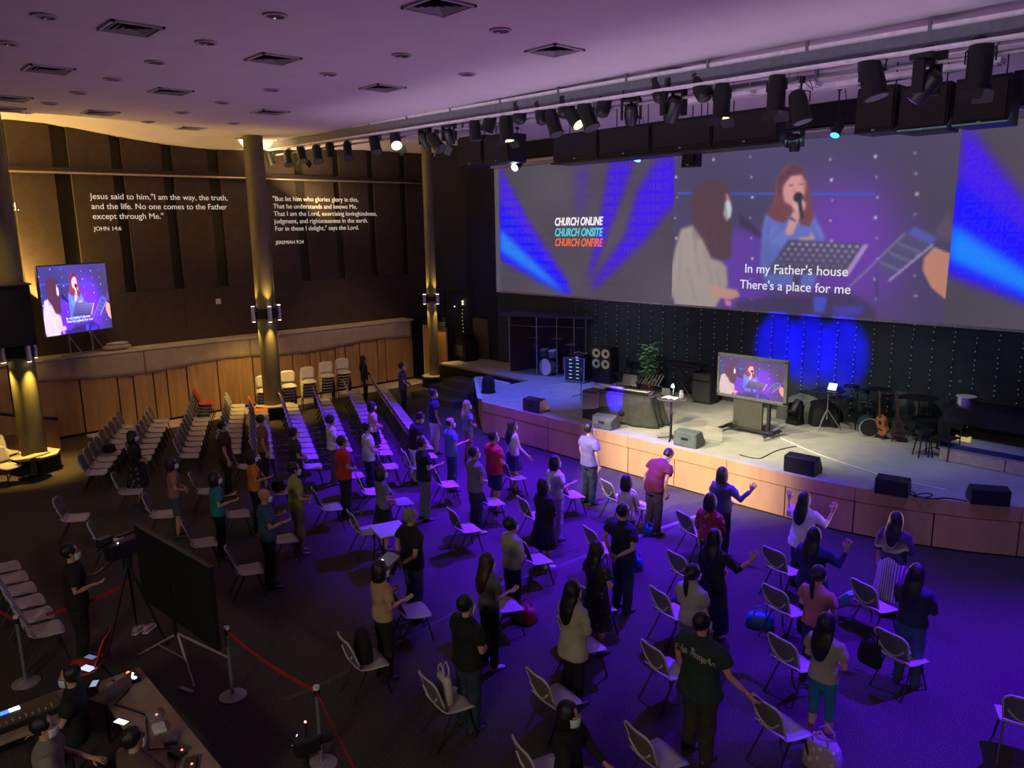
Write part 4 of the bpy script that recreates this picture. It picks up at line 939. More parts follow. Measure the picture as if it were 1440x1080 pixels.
guitar('dark red electric guitar on a stand', bk(1266, 604, 17.75), mat('guitar_dark', (0.05, 0.02, 0.03), 0.3, coat=0.6), R(20), -0.12)
# upright black piano, bench and things at the right
p = bk(1335, 590, 18.0)
t = thing('piano', 'long black grand piano along the backdrop at the right', 'piano', (p.x+1.35, 18.0, HS))
pb = [(-1.4, -0.3), (1.2, -0.45), (1.4, -0.2), (1.4, 0.55), (-1.4, 0.55)]
M().prism(pb, 0.62, 0.95).obj('case', BLK, t, bevel=0.01)
M().prism([(a*1.02, b*1.02) for a, b in pb], 0.95, 0.98).obj('lid', BLK, t)
for a, b in ((-1.2, 0.1), (1.1, -0.2), (1.1, 0.4)): M().lathe((a, b, 0), [(0.05, 0.3), (0.07, 0.62)], 10).obj('leg', BLK, t)
M().bb(-1.45, -1.2, -0.35, 0.5, 0.0, 0.7).obj('cheek', BLK, t)
t = thing('tom_drum', 'shiny metal drum standing on the left end of the piano', 'drums', (p.x+0.3, 17.95, HS+0.98))
s = M().cyl((0, 0, 0.0), (0, 0, 0.2), 0.2, 24).obj('shell', CHROME, t); smooth_by(s); M().cyl((0, 0, 0.2), (0, 0, 0.21), 0.2, 24).obj('head', HEADM, t)
t = frame_chair('black chair standing in front of the piano near the riser corner', (p.x+0.25, p.y-0.95, HS), R(170))
p2 = at(1318, 640, HS)
mic_stand('chrome microphone stand at the corner of the low riser', Vector((p2.x-0.05, p2.y+0.25, 0)), 1.25, 0.3, R(60))
t = thing('stage_stool', 'round black stool beside the corner of the low riser', 'stool', (p.x-0.1, p.y-1.1, HS))
M().cyl((0, 0, 0.5), (0, 0, 0.58), 0.18, 20).obj('seat', BLK, t)
for k in range(4): M().tube([(0.12*math.cos(k*1.57), 0.12*math.sin(k*1.57), 0.5), (0.2*math.cos(k*1.57), 0.2*math.sin(k*1.57), 0)], 0.014, 6).obj('leg', BLK, t)
t = thing('lit_box', 'small box glowing warm yellow behind the low riser', 'box', (at(1405, 592, HS+0.3).x, 17.6, HS+0.3))
M().bb(-0.14, 0.14, -0.06, 0.06, 0, 0.1).obj('box', mat('warm_box', (0.8, 0.6, 0.15), emit=0.5), t, bevel=0.01)
M().bb(-0.1, 0.1, -0.05, 0.05, 0.1, 0.11).obj('lid', DGREY, t)
# covered armchair shape at the left end of the stage
p = at(681, 552, HS)
t = thing('lounge_chair', 'rounded black covered seat at the left corner of the stage', 'chair', (p.x+0.05, p.y+0.12, HS), R(-30))
M().grid(lambda u, v: (math.cos(v*2*PI)*0.22*math.sin(u*PI/2)**0.5, math.sin(v*2*PI)*0.2*math.sin(u*PI/2)**0.5, 0.5*math.cos(u*PI/2)**0.6+0.003), 10, 24).obj('cover', BLKM, t, smooth=True)
M().grid(lambda u, v: (math.cos(v*2*PI)*0.27*u, math.sin(v*2*PI)*0.24*u, 0.02*(1-u)+0.004), 3, 24).obj('skirt', BLKM, t)
t = thing('amplifier', 'low black equipment boxes in the dark left wing of the stage', 'amplifier', (at(690, 500, HS).x, 18.0, HS))
M().bb(-0.45, 0.45, -0.3, 0.3, 0, 0.75).obj('case', BLKM, t, bevel=0.02); M().bb(-0.35, 0.3, -0.3, 0.25, 0.76, 1.0).obj('upper_case', BLKM, t, bevel=0.02); M().bb(-0.3, 0.3, -0.32, -0.3, 0.2, 0.6).obj('front_panel', DGREY, t)
# ------------------------------------------------------------ lighting bar and ceiling fittings
BY = 11.9
b0 = on(480, 181, 1, BY); b1 = on(1440, 17, 1, BY); c0 = on(375, 200, 1, BY); c1 = on(1440, 34, 1, BY)
def zt(x): return b0.z+(b1.z-b0.z)*(x-b0.x)/(b1.x-b0.x)
BEAMM = mat('beam_paint', (0.16, 0.17, 0.21), 0.5); RAILM = mat('rail_paint', (0.85, 0.8, 0.84), 0.4)
XL, XR = -24.6, 3.0
bm_ = thing('lighting_beam', 'long pale lighting beam with two rails across the ceiling edge', 'beam', (0, BY, 0))
def slab(x0, x1, y0, y1, dz0, dz1):
    a, b = zt(x0), zt(x1)
    return M().add([(x0, y0, a+dz0), (x1, y0, b+dz0), (x1, y1, b+dz0), (x0, y1, a+dz0), (x0, y0, a+dz1), (x1, y0, b+dz1), (x1, y1, b+dz1), (x0, y1, a+dz1)],
                   [(3, 2, 1, 0), (4, 5, 6, 7), (0, 1, 5, 4), (1, 2, 6, 5), (2, 3, 7, 6), (3, 0, 4, 7)])
BH = 0.27
slab(XL, XR, 0.0, 0.05, -BH, -0.03).obj('web', BEAMM, bm_)
slab(XL, XR, -0.10, 0.05, -0.03, 0.02).obj('upper_rail', RAILM, bm_)
slab(XL, XR, -0.10, 0.05, -BH-0.03, -BH+0.01).obj('lower_rail', RAILM, bm_)
M().tube([(XL, 0.25, zt(XL)-BH-0.14), (XR, 0.25, zt(XR)-BH-0.14)], 0.028, 8).obj('lamp_pipe', mat('pipe_grey', (0.35, 0.3, 0.33), 0.4), bm_)
M().tube([(XL, 0.9, zt(XL)-BH+0.1), (XR, 0.9, zt(XR)-BH+0.1)], 0.028, 8).obj('rear_pipe', mat('pipe_grey', (0.35, 0.3, 0.33), 0.4), bm_)
x = XL+0.9
while x < XR:
    z = zt(x); M().bb(x-0.02, x+0.02, 0.22, 0.28, z-BH-0.17, z-BH+0.1).obj('hanger', BEAMM, bm_); M().bb(x-0.02, x+0.02, 0.05, 0.28, z-BH+0.06, z-BH+0.1).obj('hanger_arm', BEAMM, bm_)
    M().bb(x-0.02, x+0.02, -0.12, -0.08, z-0.05, z+0.09).obj('clip', BEAMM, bm_); x += 1.75
# battens in the ceiling recess over the stage
for k, (X, Yp, L, lb) in enumerate(((1075, 128, 2.2, 'white batten fitting over the stage, above the hanging speakers'), (1180, 118, 1.9, 'white batten fitting beside the black bracket'), (1300, 100, 2.4, 'white batten fitting above the three hanging subwoofers'), (1400, 62, 2.0, 'white batten fitting nearest the right edge'), (1010, 135, 1.6, 'white batten fitting left of the others over the stage'))):
    p = on(X, Yp, 2, 8.3); t = thing('batten_light', lb, 'ceiling light', (p.x, p.y, 8.24), 0, 'battens over the stage')
    M().bb(-L/2, L/2, -0.14, 0.14, 0, 0.09).obj('housing', RAILM, t, bevel=0.01); M().bb(-L/2+0.05, L/2-0.05, -0.1, 0.1, -0.02, 0).obj('diffuser', mat('batten_diffuser', (0.6, 0.58, 0.62), 0.5), t)
    for s in (-0.7, 0.7): M().tube([(s, 0, 0.09), (s, 0, 0.27)], 0.01, 5).obj('rod', STEEL, t)
PARB = mat('lamp_black', (0.006, 0.006, 0.007), 0.5)
LENS_OFF = mat('lens_off', (0.10, 0.10, 0.12), 0.15)
def par(label, X, Yp, L=0.42, r=0.12, aim=(0.0, -1.0, -1.2), lens=None, doors=True, drop=0.3, y=None, group='stage lamps on the lighting bar'):
    p = on(X, Yp, 1, y if y is not None else BY+0.1)
    t = thing('stage_lamp', label, 'stage light', (p.x, p.y, p.z), 0, group)
    d = Vector(aim).normalized(); c = Vector((0, 0, 0)); u = d.cross(Vector((1, 0, 0))).normalized(); v = d.cross(u)
    def ring(s, rr): return [c+d*s+(u*math.cos(2*PI*i/16)+v*math.sin(2*PI*i/16))*rr for i in range(16)]
    b = M().rings([ring(-L*0.5, r*0.55), ring(-L*0.42, r*0.85), ring(-L*0.2, r), ring(L*0.4, r), ring(L*0.42, r*1.1), ring(L*0.5, r*1.1)]).obj('can', PARB, t); smooth_by(b)
    M().rings([ring(L*0.5, r*0.95), ring(L*0.505, r*0.95)]).obj('lens', lens or LENS_OFF, b)
    top = Vector((0, 0.05, zt(p.x)-BH-0.14-p.z)) if y is None else Vector((0, 0, 8.5-p.z))
    sd_ = v
    yk = M().tube([sd_*(r+0.03), sd_*(r+0.03)+Vector((0, 0, 0.16)), Vector((0, 0.02, 0.25)), -sd_*(r+0.03)+Vector((0, 0, 0.16)), -sd_*(r+0.03)], 0.012, 5).obj('yoke', PARB, t)
    M().tube([Vector((0, 0.02, 0.25)), top], 0.016, 6).obj('stem', PARB, t)
    M().box(top, (0.06, 0.09, 0.1)).obj('clamp', PARB, t)
    M().tube([c-d*L*0.45, c-d*L*0.6+Vector((0.12, 0, 0.1)), Vector((0.2, 0.03, 0.22)), top+Vector((0.12, 0, -0.02))], 0.008, 4).obj('lead', PARB, t)
    if doors:
        for s in (-1, 1):
            q = c+d*L*0.5+u*s*r*1.05; e = q+d*0.14+u*s*0.08; w = v*r*1.0
            M().add([q+w, q-w, e-w*0.8, e+w*0.8, q+w+u*s*0.006, q-w+u*s*0.006, e-w*0.8+u*s*0.006, e+w*0.8+u*s*0.006], [(0, 1, 2, 3), (7, 6, 5, 4), (0, 4, 5, 1), (1, 5, 6, 2), (2, 6, 7, 3), (3, 7, 4, 0)]).obj('barn_door', PARB, t)
    return t
YL = mat('lens_warm', (1, 0.82, 0.45), emit=5); WL = mat('lens_white', (0.85, 1, 1), emit=14); BLs = mat('lens_blue', (0.03, 0.2, 1), emit=5)
lampspec = [(380, 222, .36, .10, (0.1, 0.2, -1)), (405, 222, .42, .11, (0.5, -0.2, -1)), (424, 216, .42, .11, (0.5, -0.1, -.9)), (446, 216, .44, .12, (0.6, -0.2, -1)), (464, 211, .34, .11, (0, 0, -1)), (489, 211, .46, .10, (0.6, -.3, -.9)),
            (527, 202, .46, .12, (0.6, -.2, -1)), (556, 196, .42, .12, (0.8, -.4, -.8)), (612, 200, .40, .12, (0.9, 0.1, -.9)), (668, 182, .40, .11, (0.1, 0, -1)), (688, 172, .34, .12, (-.3, -.2, -1)), (712, 180, .44, .13, (0.1, 0, -1)),
            (731, 160, .34, .12, (-.2, .2, 1)), (762, 160, .36, .12, (-.3, .2, 1)), (778, 172, .44, .12, (.4, 0, -1)), (795, 152, .32, .12, (0, .2, 1)), (806, 165, .36, .11, (.7, 0, -.7)), (826, 162, .46, .13, (.5, 0, -1)), (849, 148, .36, .12, (0, .3, 1)),
            (928, 128, .32, .12, (-.3, .2, 1)), (988, 124, .38, .13, (-.5, .3, 1)), (1015, 140, .48, .12, (0, 0, -1)), (1092, 128, .5, .12, (0, 0, -1)), (1124, 150, .4, .12, (.3, 0, -1)), (1226, 108, .5, .14, (.3, 0, -1)), (1378, 88, .56, .13, (0, 0, -1))]
lit = {7: YL, 11: mat('lens_amber', (1, 0.85, 0.4), emit=1.6), 16: mat('lens_amber', (1, 0.85, 0.4), emit=1.6), 21: mat('lens_amber', (1, 0.85, 0.4), emit=1.6)}
for i, (X, Yp, L, r, aim) in enumerate(lampspec):
    lb = '%s black stage lamp from the left end of the lighting bar' % ordn(i)
    if i == 7: lb = 'black stage lamp glowing bright yellow, eighth from the left on the bar'
    if i in (11, 16, 21): lb += ', with a yellow-lit lens'
    par(lb, X, Yp, L*1.25, r*1.2, aim, lit.get(i), doors=(i in (2, 7, 8, 11, 21, 22, 25)))
for i, (X, Yp, s, lb) in enumerate(((597, 172, .85, 'moving-head lamp on the bar above the slim column'), (631, 168, .8, 'moving-head lamp on the bar left of the screen'), (888, 128, .85, 'moving-head lamp on the bar above the blue screen beams'), (948, 112, 1.0, 'large moving-head lamp on the bar above the middle of the screen'), (1307, 68, 1.0, 'large moving-head lamp with a violet glow on the bar at the right'))):
    p = on(X, Yp, 1, BY+0.2); t = moving_head(lb, (p.x, p.y, p.z), R(20*i), s*1.2, hang=True, tilt=-1.2+0.1*i, lens=mat('lens_violet', (0.3, 0.1, 1), emit=1.2) if i == 4 else None); t['group'] = 'moving-head lamps on the bar'
    M().tube([(0, 0, 0), (0, 0.05, zt(p.x)-BH-0.14-p.z)], 0.03, 6).obj('clamp', PARB, t)
p = on(1119, 172, 1, 14.6); t = moving_head('moving-head lamp hanging low before the projected singer', (p.x, p.y, p.z), 0, 0.9, hang=True, tilt=-1.5)
M().tube([(0, 0, 0), (0, 0, 8.52-p.z)], 0.02, 6).obj('drop_rod', PARB, t)
par('small hanging spotlight shining white at the left end of the screen', 728, 232, .34, .11, (0.2, -1, -0.55), WL, False, y=15.5, group='low hanging spotlights')
par('small hanging spotlight shining cyan above the left screen beams', 898, 219, .26, .10, (0.1, -.6, -0.9), mat('lens_cyan', (0.08, 0.4, 1), emit=5), False, y=16.5, group='low hanging spotlights')
par('small hanging spotlight shining blue right of the projected singer', 1177, 182, .3, .10, (0.0, -.6, -0.9), BLs, False, y=16.5, group='low hanging spotlights')
# hanging loudspeakers
def hang_box(label, x0, x1, z0, z1, y, d=0.7, name='hanging_speaker', grp='speakers hung over the stage', m=None):
    t = thing(name, label, 'speaker', ((x0+x1)/2, y, z0), 0, grp); w = x1-x0; h = z1-z0
    M().add([(-w/2, 0, 0), (w/2, 0, 0), (w/2*0.9, d, 0), (-w/2*0.9, d, 0), (-w/2, 0.05, h), (w/2, 0.05, h), (w/2*0.9, d, h), (-w/2*0.9, d, h)],
            [(3, 2, 1, 0), (4, 5, 6, 7), (0, 1, 5, 4), (1, 2, 6, 5), (2, 3, 7, 6), (3, 0, 4, 7)]).obj('cabinet', PARB, t, bevel=0.015)
    M().bb(-w/2+0.04, w/2-0.04, -0.015, 0.0, 0.09, h-0.06).obj('grille', m or mat('hung_grille', (0.02, 0.019, 0.013), 0.8, bump=0.3, scale=90), t)
    M().bb(-0.03, 0.03, -0.022, -0.015, 0.03, 0.06).obj('badge', mat('badge', (0.5, 0.5, 0.45), 0.4), t)
    for s in (-0.3, 0.3): M().tube([(s*w, 0.3, h), (s*w, 0.3, 8.52-z0)], 0.012, 5).obj('hanging_chain', PARB, t)
    return t
e_ = [-14.27, -12.75, -11.2, -9.62, -8.1]
for i, lb in enumerate(('widest black hung speaker at the left of the central row', 'second hung speaker of the central row', 'third hung speaker of the central row', 'hung speaker at the right end of the central row')):
    hang_box(lb, e_[i]+0.01, e_[i+1]-0.01, 7.36, 8.02, 14.5)
M().bb(-14.3, -8.08, 14.46, 15.2, 7.3, 7.35).obj('speaker_cradle', PARB, tag(thing('speaker_cradle', 'flat black cradle under the central row of hung speakers', 'frame'), 'flat black cradle under the central row of hung speakers', 'frame'))
hang_box('black hung speaker left of the screen, outer of two', -18.1, -17.0, 7.5, 8.3, 14.5)
hang_box('black hung speaker left of the screen, inner of two', -16.95, -15.9, 7.5, 8.25, 14.5)
hang_box('black hung subwoofer, left of the three at the right', -6.63, -5.93, 7.33, 8.12, 14.5)
hang_box('black hung subwoofer, middle of the three at the right', -5.88, -5.07, 7.27, 8.05, 14.5)
hang_box('black hung subwoofer, right of the three at the right', -5.0, -4.18, 7.29, 8.05, 14.5)
hang_box('small black hung speaker below the central row', *(lambda a, b: (a.x, b.x, b.z, a.z))(on(958, 208, 1, 15), on(977, 234, 1, 15)), 15, 0.3)
hang_box('black hung box at the far right above the screen', on(1425, 100, 1, 16).x, on(1425, 100, 1, 16).x+1.2, 7.7, 8.3, 16)

VENTF = mat('vent_frame', (0.5, 0.46, 0.5), 0.5); VENTS = mat('vent_slat', (0.22, 0.2, 0.22), 0.6)
for i, (X, Yp) in enumerate([(184, 39), (384, 82), (240, 128), (380, 157), (141, 158), (68, 97), (538, 123), (617, 8), (780, 70), (268, 180), (8, 153), (15, 138)]):
    p = on(X, Yp, 2, ZC)
    if p.x < -21: 
        zz = ceil_z(max(p.x, -24), p.y); p = on(X, Yp, 2, zz)
    zz = ceil_z(p.x, p.y)
    t = thing('ceiling_vent', '%s square ceiling vent, counting by its distance from the wall verses' % ordn(i), 'vent', (p.x, p.y, zz), 0, 'square ceiling vents')
    t['label'] = ['square ceiling vent above the first verse, nearest the picture top', 'square ceiling vent above the tall middle column', 'square ceiling vent above the first wall verse, second row', 'square ceiling vent just above the head of the tall middle column',
                  'square ceiling vent close to the warm-lit left wall edge', 'square ceiling vent in the dim corner far left', 'square ceiling vent just above the lighting beam by the slim column', 'square ceiling vent cut by the top edge of the picture',
                  'largest square ceiling vent, above the middle of the lighting beam', 'square ceiling vent in the warm cove above the first verse', 'square vent on the low cove at the left edge', 'square ceiling vent in the warm glow at the left edge'][i]
    s = 0.34
    for a, b, c_, d_ in ((-s, s, -s, -s+0.04), (-s, s, s-0.04, s), (-s, -s+0.04, -s, s), (s-0.04, s, -s, s)):
        M().bb(a, b, c_, d_, -0.03, 0.0).obj('frame', VENTF, t)
    M().bb(-s+0.03, s-0.03, -s+0.03, s-0.03, -0.004, 0.0).obj('backing', BLKM, t)
    for k in range(4):
        r1 = s-0.06-k*0.075; r0 = r1-0.05
        mb = M(); mb.v = [(x_*r1, y_*r1, -0.028) for x_, y_ in ((-1, -1), (1, -1), (1, 1), (-1, 1))]+[(x_*r0, y_*r0, -0.006) for x_, y_ in ((-1, -1), (1, -1), (1, 1), (-1, 1))]
        mb.f = [(j, (j+1) % 4, 4+(j+1) % 4, 4+j) for j in range(4)]; mb.obj('slat', VENTS, t)
names_dl = [(63, 22), (290, 59), (218, 87), (158, 111), (110, 130), (70, 145), (387, 21), (382, 126), (312, 144), (462, 104), (565, 77), (704, 42), (256, 158), (208, 171), (165, 183), (36, 160), (10, 60), (657, 104), (328, 173), (338, 194)]
for i, (X, Yp) in enumerate(names_dl):
    p = on(X, Yp, 2, ZC)
    if p.x < -21: p = on(X, Yp, 2, ceil_z(max(p.x, -24), p.y))
    if p.x < -25.2: continue
    t = thing('downlight', '%s round recessed downlight from the top of the picture, unlit' % ordn(sorted(range(len(names_dl)), key=lambda k: names_dl[k][1]).index(i)), 'ceiling light', (p.x, p.y, ceil_z(p.x, p.y)-0.004), 0, 'recessed downlights')
    s = M().lathe((0, 0, 0), [(0.16, 0.0), (0.16, -0.02), (0.12, -0.02), (0.11, 0.003)], 20).obj('trim_ring', VENTF, t)
    M().cyl((0, 0, -0.012), (0, 0, -0.008), 0.115, 18).obj('reflector', mat('reflector_dark', (0.05, 0.045, 0.05), 0.3), t)
    M().ell((-0.05, 0, -0.02), (0.03, 0.03, 0.02), 8, 5).obj('lamp', mat('lamp_glint', (0.9, 0.85, 0.95), 0.1, 0.5), t)
# ------------------------------------------------------------ chairs
CHW = mat('chair_shell_pale', (0.50, 0.46, 0.44), 0.45, var=0.06)
CHB = mat('chair_back_grey', (0.14, 0.12, 0.12), 0.5, var=0.08)
CHR = mat('chair_shell_red', (0.55, 0.05, 0.03), 0.45)
CHO = mat('chair_shell_orange', (0.7, 0.16, 0.04), 0.45)
CFR = mat('chair_frame', (0.02, 0.02, 0.022), 0.4)
def seat_fn(u, v):
    # u front to back, v left to right
    a = (v-0.5)*2; w = 0.243*(1-0.14*u); e = abs(a)**4
    y = 0.24-0.44*u-0.035*e*(1-u)
    z = 0.435+0.018*(a*a)-0.025*math.sin(PI*min(1, u*1.1))-(0.035*(1-u)**6)
    if u > 0.86: z += (u-0.86)*0.35
    return (a*w, y, z)
def back_fn(u, v):
    a = (v-0.5)*2; w = 0.19+0.04*u**0.8-0.03*max(0, u-0.82)/0.18
    y = -0.195-0.035*math.sin(u*PI/2)-0.085*u+0.04*a*a
    z = 0.49+0.36*u-0.035*abs(a)**6*max(0, u-0.6)/0.4
    return (a*w, y, z)
def make_chair(name, label, mshell, mback):
    t = thing(name, label, 'chair')
    s = M().grid(seat_fn, 7, 8, 0.012).obj('seat', mshell, t, smooth=True)
    b = M().grid(back_fn, 7, 8, -0.012).obj('backrest', mback, t, smooth=True)
    rim = [Vector(back_fn(u, 0.0))+Vector((0, 0, 0)) for u in (0.0, 0.2, 0.4, 0.6, 0.8, 0.95)]+[Vector(back_fn(1, v)) for v in (0.1, 0.3, 0.5, 0.7, 0.9)]+[Vector(back_fn(u, 1.0)) for u in (0.95, 0.8, 0.6, 0.4, 0.2, 0.0)]
    M().tube(rim, 0.013, 6).obj('rim', mshell, t, smooth=True)
    lip = [Vector(back_fn(0.10+0.34*(abs(a)**2.2), 0.5+a*0.40))+Vector((0, -0.018, 0)) for a in (-1, -0.85, -0.6, -0.3, 0, 0.3, 0.6, 0.85, 1)]
    M().tube(lip, 0.013, 6).obj('lower_lip', mshell, t, smooth=True)
    for sx in (-1, 1):
        M().tube([(sx*0.17, 0.14, 0.405), (sx*0.215, 0.235, 0.0)], 0.0125, 6).obj('leg', CFR, t)
        M().tube([(sx*0.17, -0.06, 0.405), (sx*0.215, -0.285, 0.0)], 0.0125, 6).obj('leg', CFR, t)
        M().tube([(sx*0.17, 0.14, 0.402), (sx*0.17, -0.06, 0.402), (sx*0.17, -0.2, 0.47)], 0.0125, 6).obj('side_rail', CFR, t)
    M().tube([(-0.17, 0.02, 0.395), (0.17, 0.02, 0.395)], 0.011, 6).obj('cross_bar', CFR, t)
    return t
USED = {}
def chair(kind, loc, rz, label, group=None):
    if kind not in USED:
        ms = {'pale': (CHW, CHB), 'white': (CHW, CHW), 'red': (CHR, CHR), 'orange': (CHO, CHO)}[kind]
        USED[kind] = c = make_chair('plastic_chair', label, *ms); c.location = loc; c.rotation_euler = (0, 0, rz)
        if group: c['group'] = group
        return c
    return dup(USED[kind], loc, rz, label, group)
ROWS = [((-18.99, 4.51), (-22.95, 6.44)), ((-19.31, 5.86), (-22.93, 7.5)), ((-18.73, 6.43), (-22.72, 8.3)), ((-18.39, 7.44), (-23.28, 9.7)), ((-17.39, 7.83), (-22.19, 9.95)), ((-16.62, 8.59), (-22.05, 10.88)), ((-16.57, 9.5), (-22.02, 12.03)), ((-15.6, 10.05), (-22.39, 13.34)), ((-15.3, 11.05), (-22.22, 14.3))]
ROWS[1] = ((-19.4, 5.62), (-23.0, 7.3)); ROWS[2] = ((-18.8, 6.55), (-22.8, 8.42))
def row_place(a, b, n):
    a, b = Vector((*a, 0)), Vector((*b, 0)); d = (b-a).normalized(); f = Vector((-d.y, d.x, 0)); f = f if f.y > 0 else -f
    return [(a+(b-a)*(k/(n-1))-f*0.12, math.atan2(-f.x, f.y)) for k in range(n)]
for i, (a, b) in enumerate(ROWS):
    n = int(math.dist(a, b)/0.505)+1
    for k, (p, rz) in enumerate(row_place(a, b, n)):
        kind = 'pale'; col = 'pale'
        if i == 2 and k == n-1:
            continue
        if i == 4 and k == n-1: kind, col = 'orange', 'orange'
        if i == 3 and k >= n-2: kind, col = 'white', 'cream'
        lb = '%s %s chair from the aisle in the %s chair row from the left' % (ordn(k), col, ordn(i))
        if i == 3 and k == 0: kind = 'red'; lb = 'small red-topped chair at the aisle end of the fourth chair row from the left'; kind = 'pale'; lb = lb.replace('small red-topped', 'pale')
        chair(kind, (p.x, p.y, 0), rz, lb, '%s row of empty chairs by the left wall' % ordn(i))
# short stack topped with a red chair at the wall end of the third row
p, rz = row_place(*ROWS[2], 8)[-1]
for k in range(5):
    chair('red' if k == 4 else 'white', (p.x+0.012*k, p.y+0.03*k, 0.09*k), rz, 'red chair on top of the low stack by the wall' if k == 4 else '%s pale chair from the floor in the stack topped by a red chair' % ordn(k), 'low stack by the wall')
# tall stacks beside the middle column
STK = [(-22.0, 11.35, 6), (-22.35, 11.75, 6), (-22.75, 12.35, 7), (-22.85, 13.0, 6), (-23.75, 12.55, 7), (-23.45, 11.7, 6), (-23.6, 13.45, 6)]
STK = [(370, 547, 5), (404, 540, 6), (432, 534, 6), (458, 526, 6), (481, 521, 6), (418, 520, 6), (441, 508, 7)]
NM = ['stack half hidden behind the column', 'brightest stack right of the column', 'second stack right of the column', 'third stack right of the column', 'stack farthest right of the column', 'rear stack behind the brightest one', 'rear stack behind the second one']
spots = [at(X, Y, 0.46+0.10*(n-1)) for X, Y, n in STK]
for (X, Y, n), p, nm in zip(STK, spots, NM):
    for k in range(n):
        chair('white', (p.x+0.02*k, p.y, 0.10*k), R(-112), '%s cream chair %s' % ('topmost' if k == n-1 else ordn(k), ('of the ' if k == n-1 else 'from the floor in the ')+nm), nm)
# loose chairs among the crowd: (seat pixel, words)
LOOSE = [(105, 727, 'empty pale chair alone at the left, nearest the floor lamp glow'), (155, 763, 'empty pale chair partly behind the video camera'), (183, 690, 'empty pale chair behind the woman in the black floral dress'), (228, 722, 'pale chair just above the big black panel'), (285, 762, 'pale chair at the corner of the big black panel'),
         (348, 800, 'pale chair behind the bald man in blue'), (398, 757, 'pale chair between the bald man and the man in yellow-green'), (463, 712, 'pale chair in front of the man in yellow-green'), (290, 690, 'pale chair between the pink and the teal tops'), (333, 722, 'pale chair in front of the woman in teal'), (345, 655, 'pale chair behind the person in orange'),
         (392, 690, 'pale chair holding a dark bag before the person in orange'), (438, 655, 'pale chair behind the man in red polo'), (497, 668, 'pale chair behind the person in white by the rows'), (522, 690, 'pale chair right of the man in red polo'), (515, 745, 'pale chair left of the small white table'), (546, 655, 'pale chair before the man in white with black trousers'),
         (563, 705, 'pale chair between the grey top and the black shirt'), (585, 655, 'pale chair behind the man in pale trousers'), (600, 640, 'pale chair beside the man with bent head'), (628, 680, 'pale chair behind the man in bright blue polo'), (655, 742, 'pale chair alone behind the man in grey shirt'), (690, 705, 'pale chair at the feet of the man in red shirt'), (722, 670, 'pale chair in front of the man in red shirt'),
         (752, 725, 'pale chair beside the long black dress'), (803, 695, 'pale chair in front of the woman in the violet-lit white top'), (752, 785, 'pale chair right of the woman in cream blouse'), (848, 770, 'pale chair left of the man in navy with hands behind'), (900, 710, 'pale chair before the woman in sleeveless white'), (868, 700, 'pale chair behind the woman in sleeveless white'), (978, 748, 'pale chair behind the woman in floral blouse'),
         (968, 806, 'pale chair behind the woman in long black'), (947, 860, 'pale chair left of the ponytail woman in white'), (940, 940, 'pale chair behind the man in dark green shirt'), (1102, 800, 'pale chair behind the woman with both hands raised'), (1105, 856, 'pale chair beside the blue bag'), (1118, 930, 'pale chair left of the woman in cream top'),
         (1100, 1022, 'pale chair nearest the bottom edge left of the teal shorts'), (1230, 850, 'pale chair with a blue jacket over its back'), (1268, 922, 'pale chair with a black bag on its back'), (925, 1062, 'pale chair cut by the bottom edge below the man in green'), (782, 980, 'pale chair in front of the seated person in black'), (632, 985, 'pale chair with a white tote bag at the bottom'),
         (515, 928, 'pale chair with a black backpack at the bottom'), (580, 858, 'pale chair in front of the person in peach'), (768, 1085, 'pale chair cut by the bottom edge left of the seated person'), (708, 850, 'pale chair before the long-haired woman in grey'), (838, 852, 'pale chair beside the woman in dark patterned dress'), (1437, 1010, 'pale chair cut by the right edge of the picture'),
         (820, 905, 'pale chair before the woman in long cream shirt')]
CHAIRS = []
for X, Y, lb in LOOSE:
    p = at(X, Y, 0.44); a = max(-27, min(-13, -14+(p.x+8)*1.0)); rz = R(a+((X*7+Y*3) % 9-4))
    if (X, Y) == (1437, 1010): rz = R(20)
    CHAIRS.append((X, Y, p, rz)); chair('pale', (p.x, p.y, 0), rz, lb, None)
for k, X in enumerate(((8, 797), (20, 815), (35, 832), (48, 850), (60, 868), (68, 887))):
    p = at(*X, 0.46); chair('white', (-14.5+0.56*k, 1.82, 0), R(-4), '%s cream chair from the left edge in the front corner row' % ordn(k), 'row of chairs in the lower left corner')
for k, X in enumerate(((12, 655), (10, 640))):
    p = at(X[0]-8, X[1], 0.45); chair('white', (p.x, p.y+0.1-0.03*k, 0.45*0+k*0.072), R(-60), ('lower' if k == 0 else 'upper')+' cream chair stacked by the near left column plinth', 'chairs at the near column')
# ------------------------------------------------------------ people
SKIN = [mat('skin_a', (0.52, 0.30, 0.20), 0.55, var=0.05), mat('skin_b', (0.42, 0.23, 0.15), 0.55, var=0.05)]
HAIR = mat('hair_black', (0.012, 0.010, 0.010), 0.38, var=0.5, scale=40, bump=0.4, stretch=(3, 3, 0.3))
HAIRB = mat('hair_brown', (0.05, 0.025, 0.015), 0.4, var=0.5, scale=40, bump=0.4, stretch=(3, 3, 0.3))
HAIRG = mat('hair_grey', (0.22, 0.21, 0.2), 0.5, var=0.4, scale=40, bump=0.4, stretch=(3, 3, 0.3))
HAIRY = mat('hair_ash_blonde', (0.42, 0.38, 0.24), 0.5, var=0.4, scale=30, bump=0.4, stretch=(3, 3, 0.3))
MASKM = mat('face_mask_cloth', (0.65, 0.72, 0.8), 0.8, var=0.03)
EYEM = mat('eye_dark', (0.01, 0.008, 0.008), 0.2)
SHOED = mat('shoe_dark', (0.03, 0.028, 0.03), 0.5); SHOEW = mat('shoe_white', (0.6, 0.6, 0.6), 0.5)
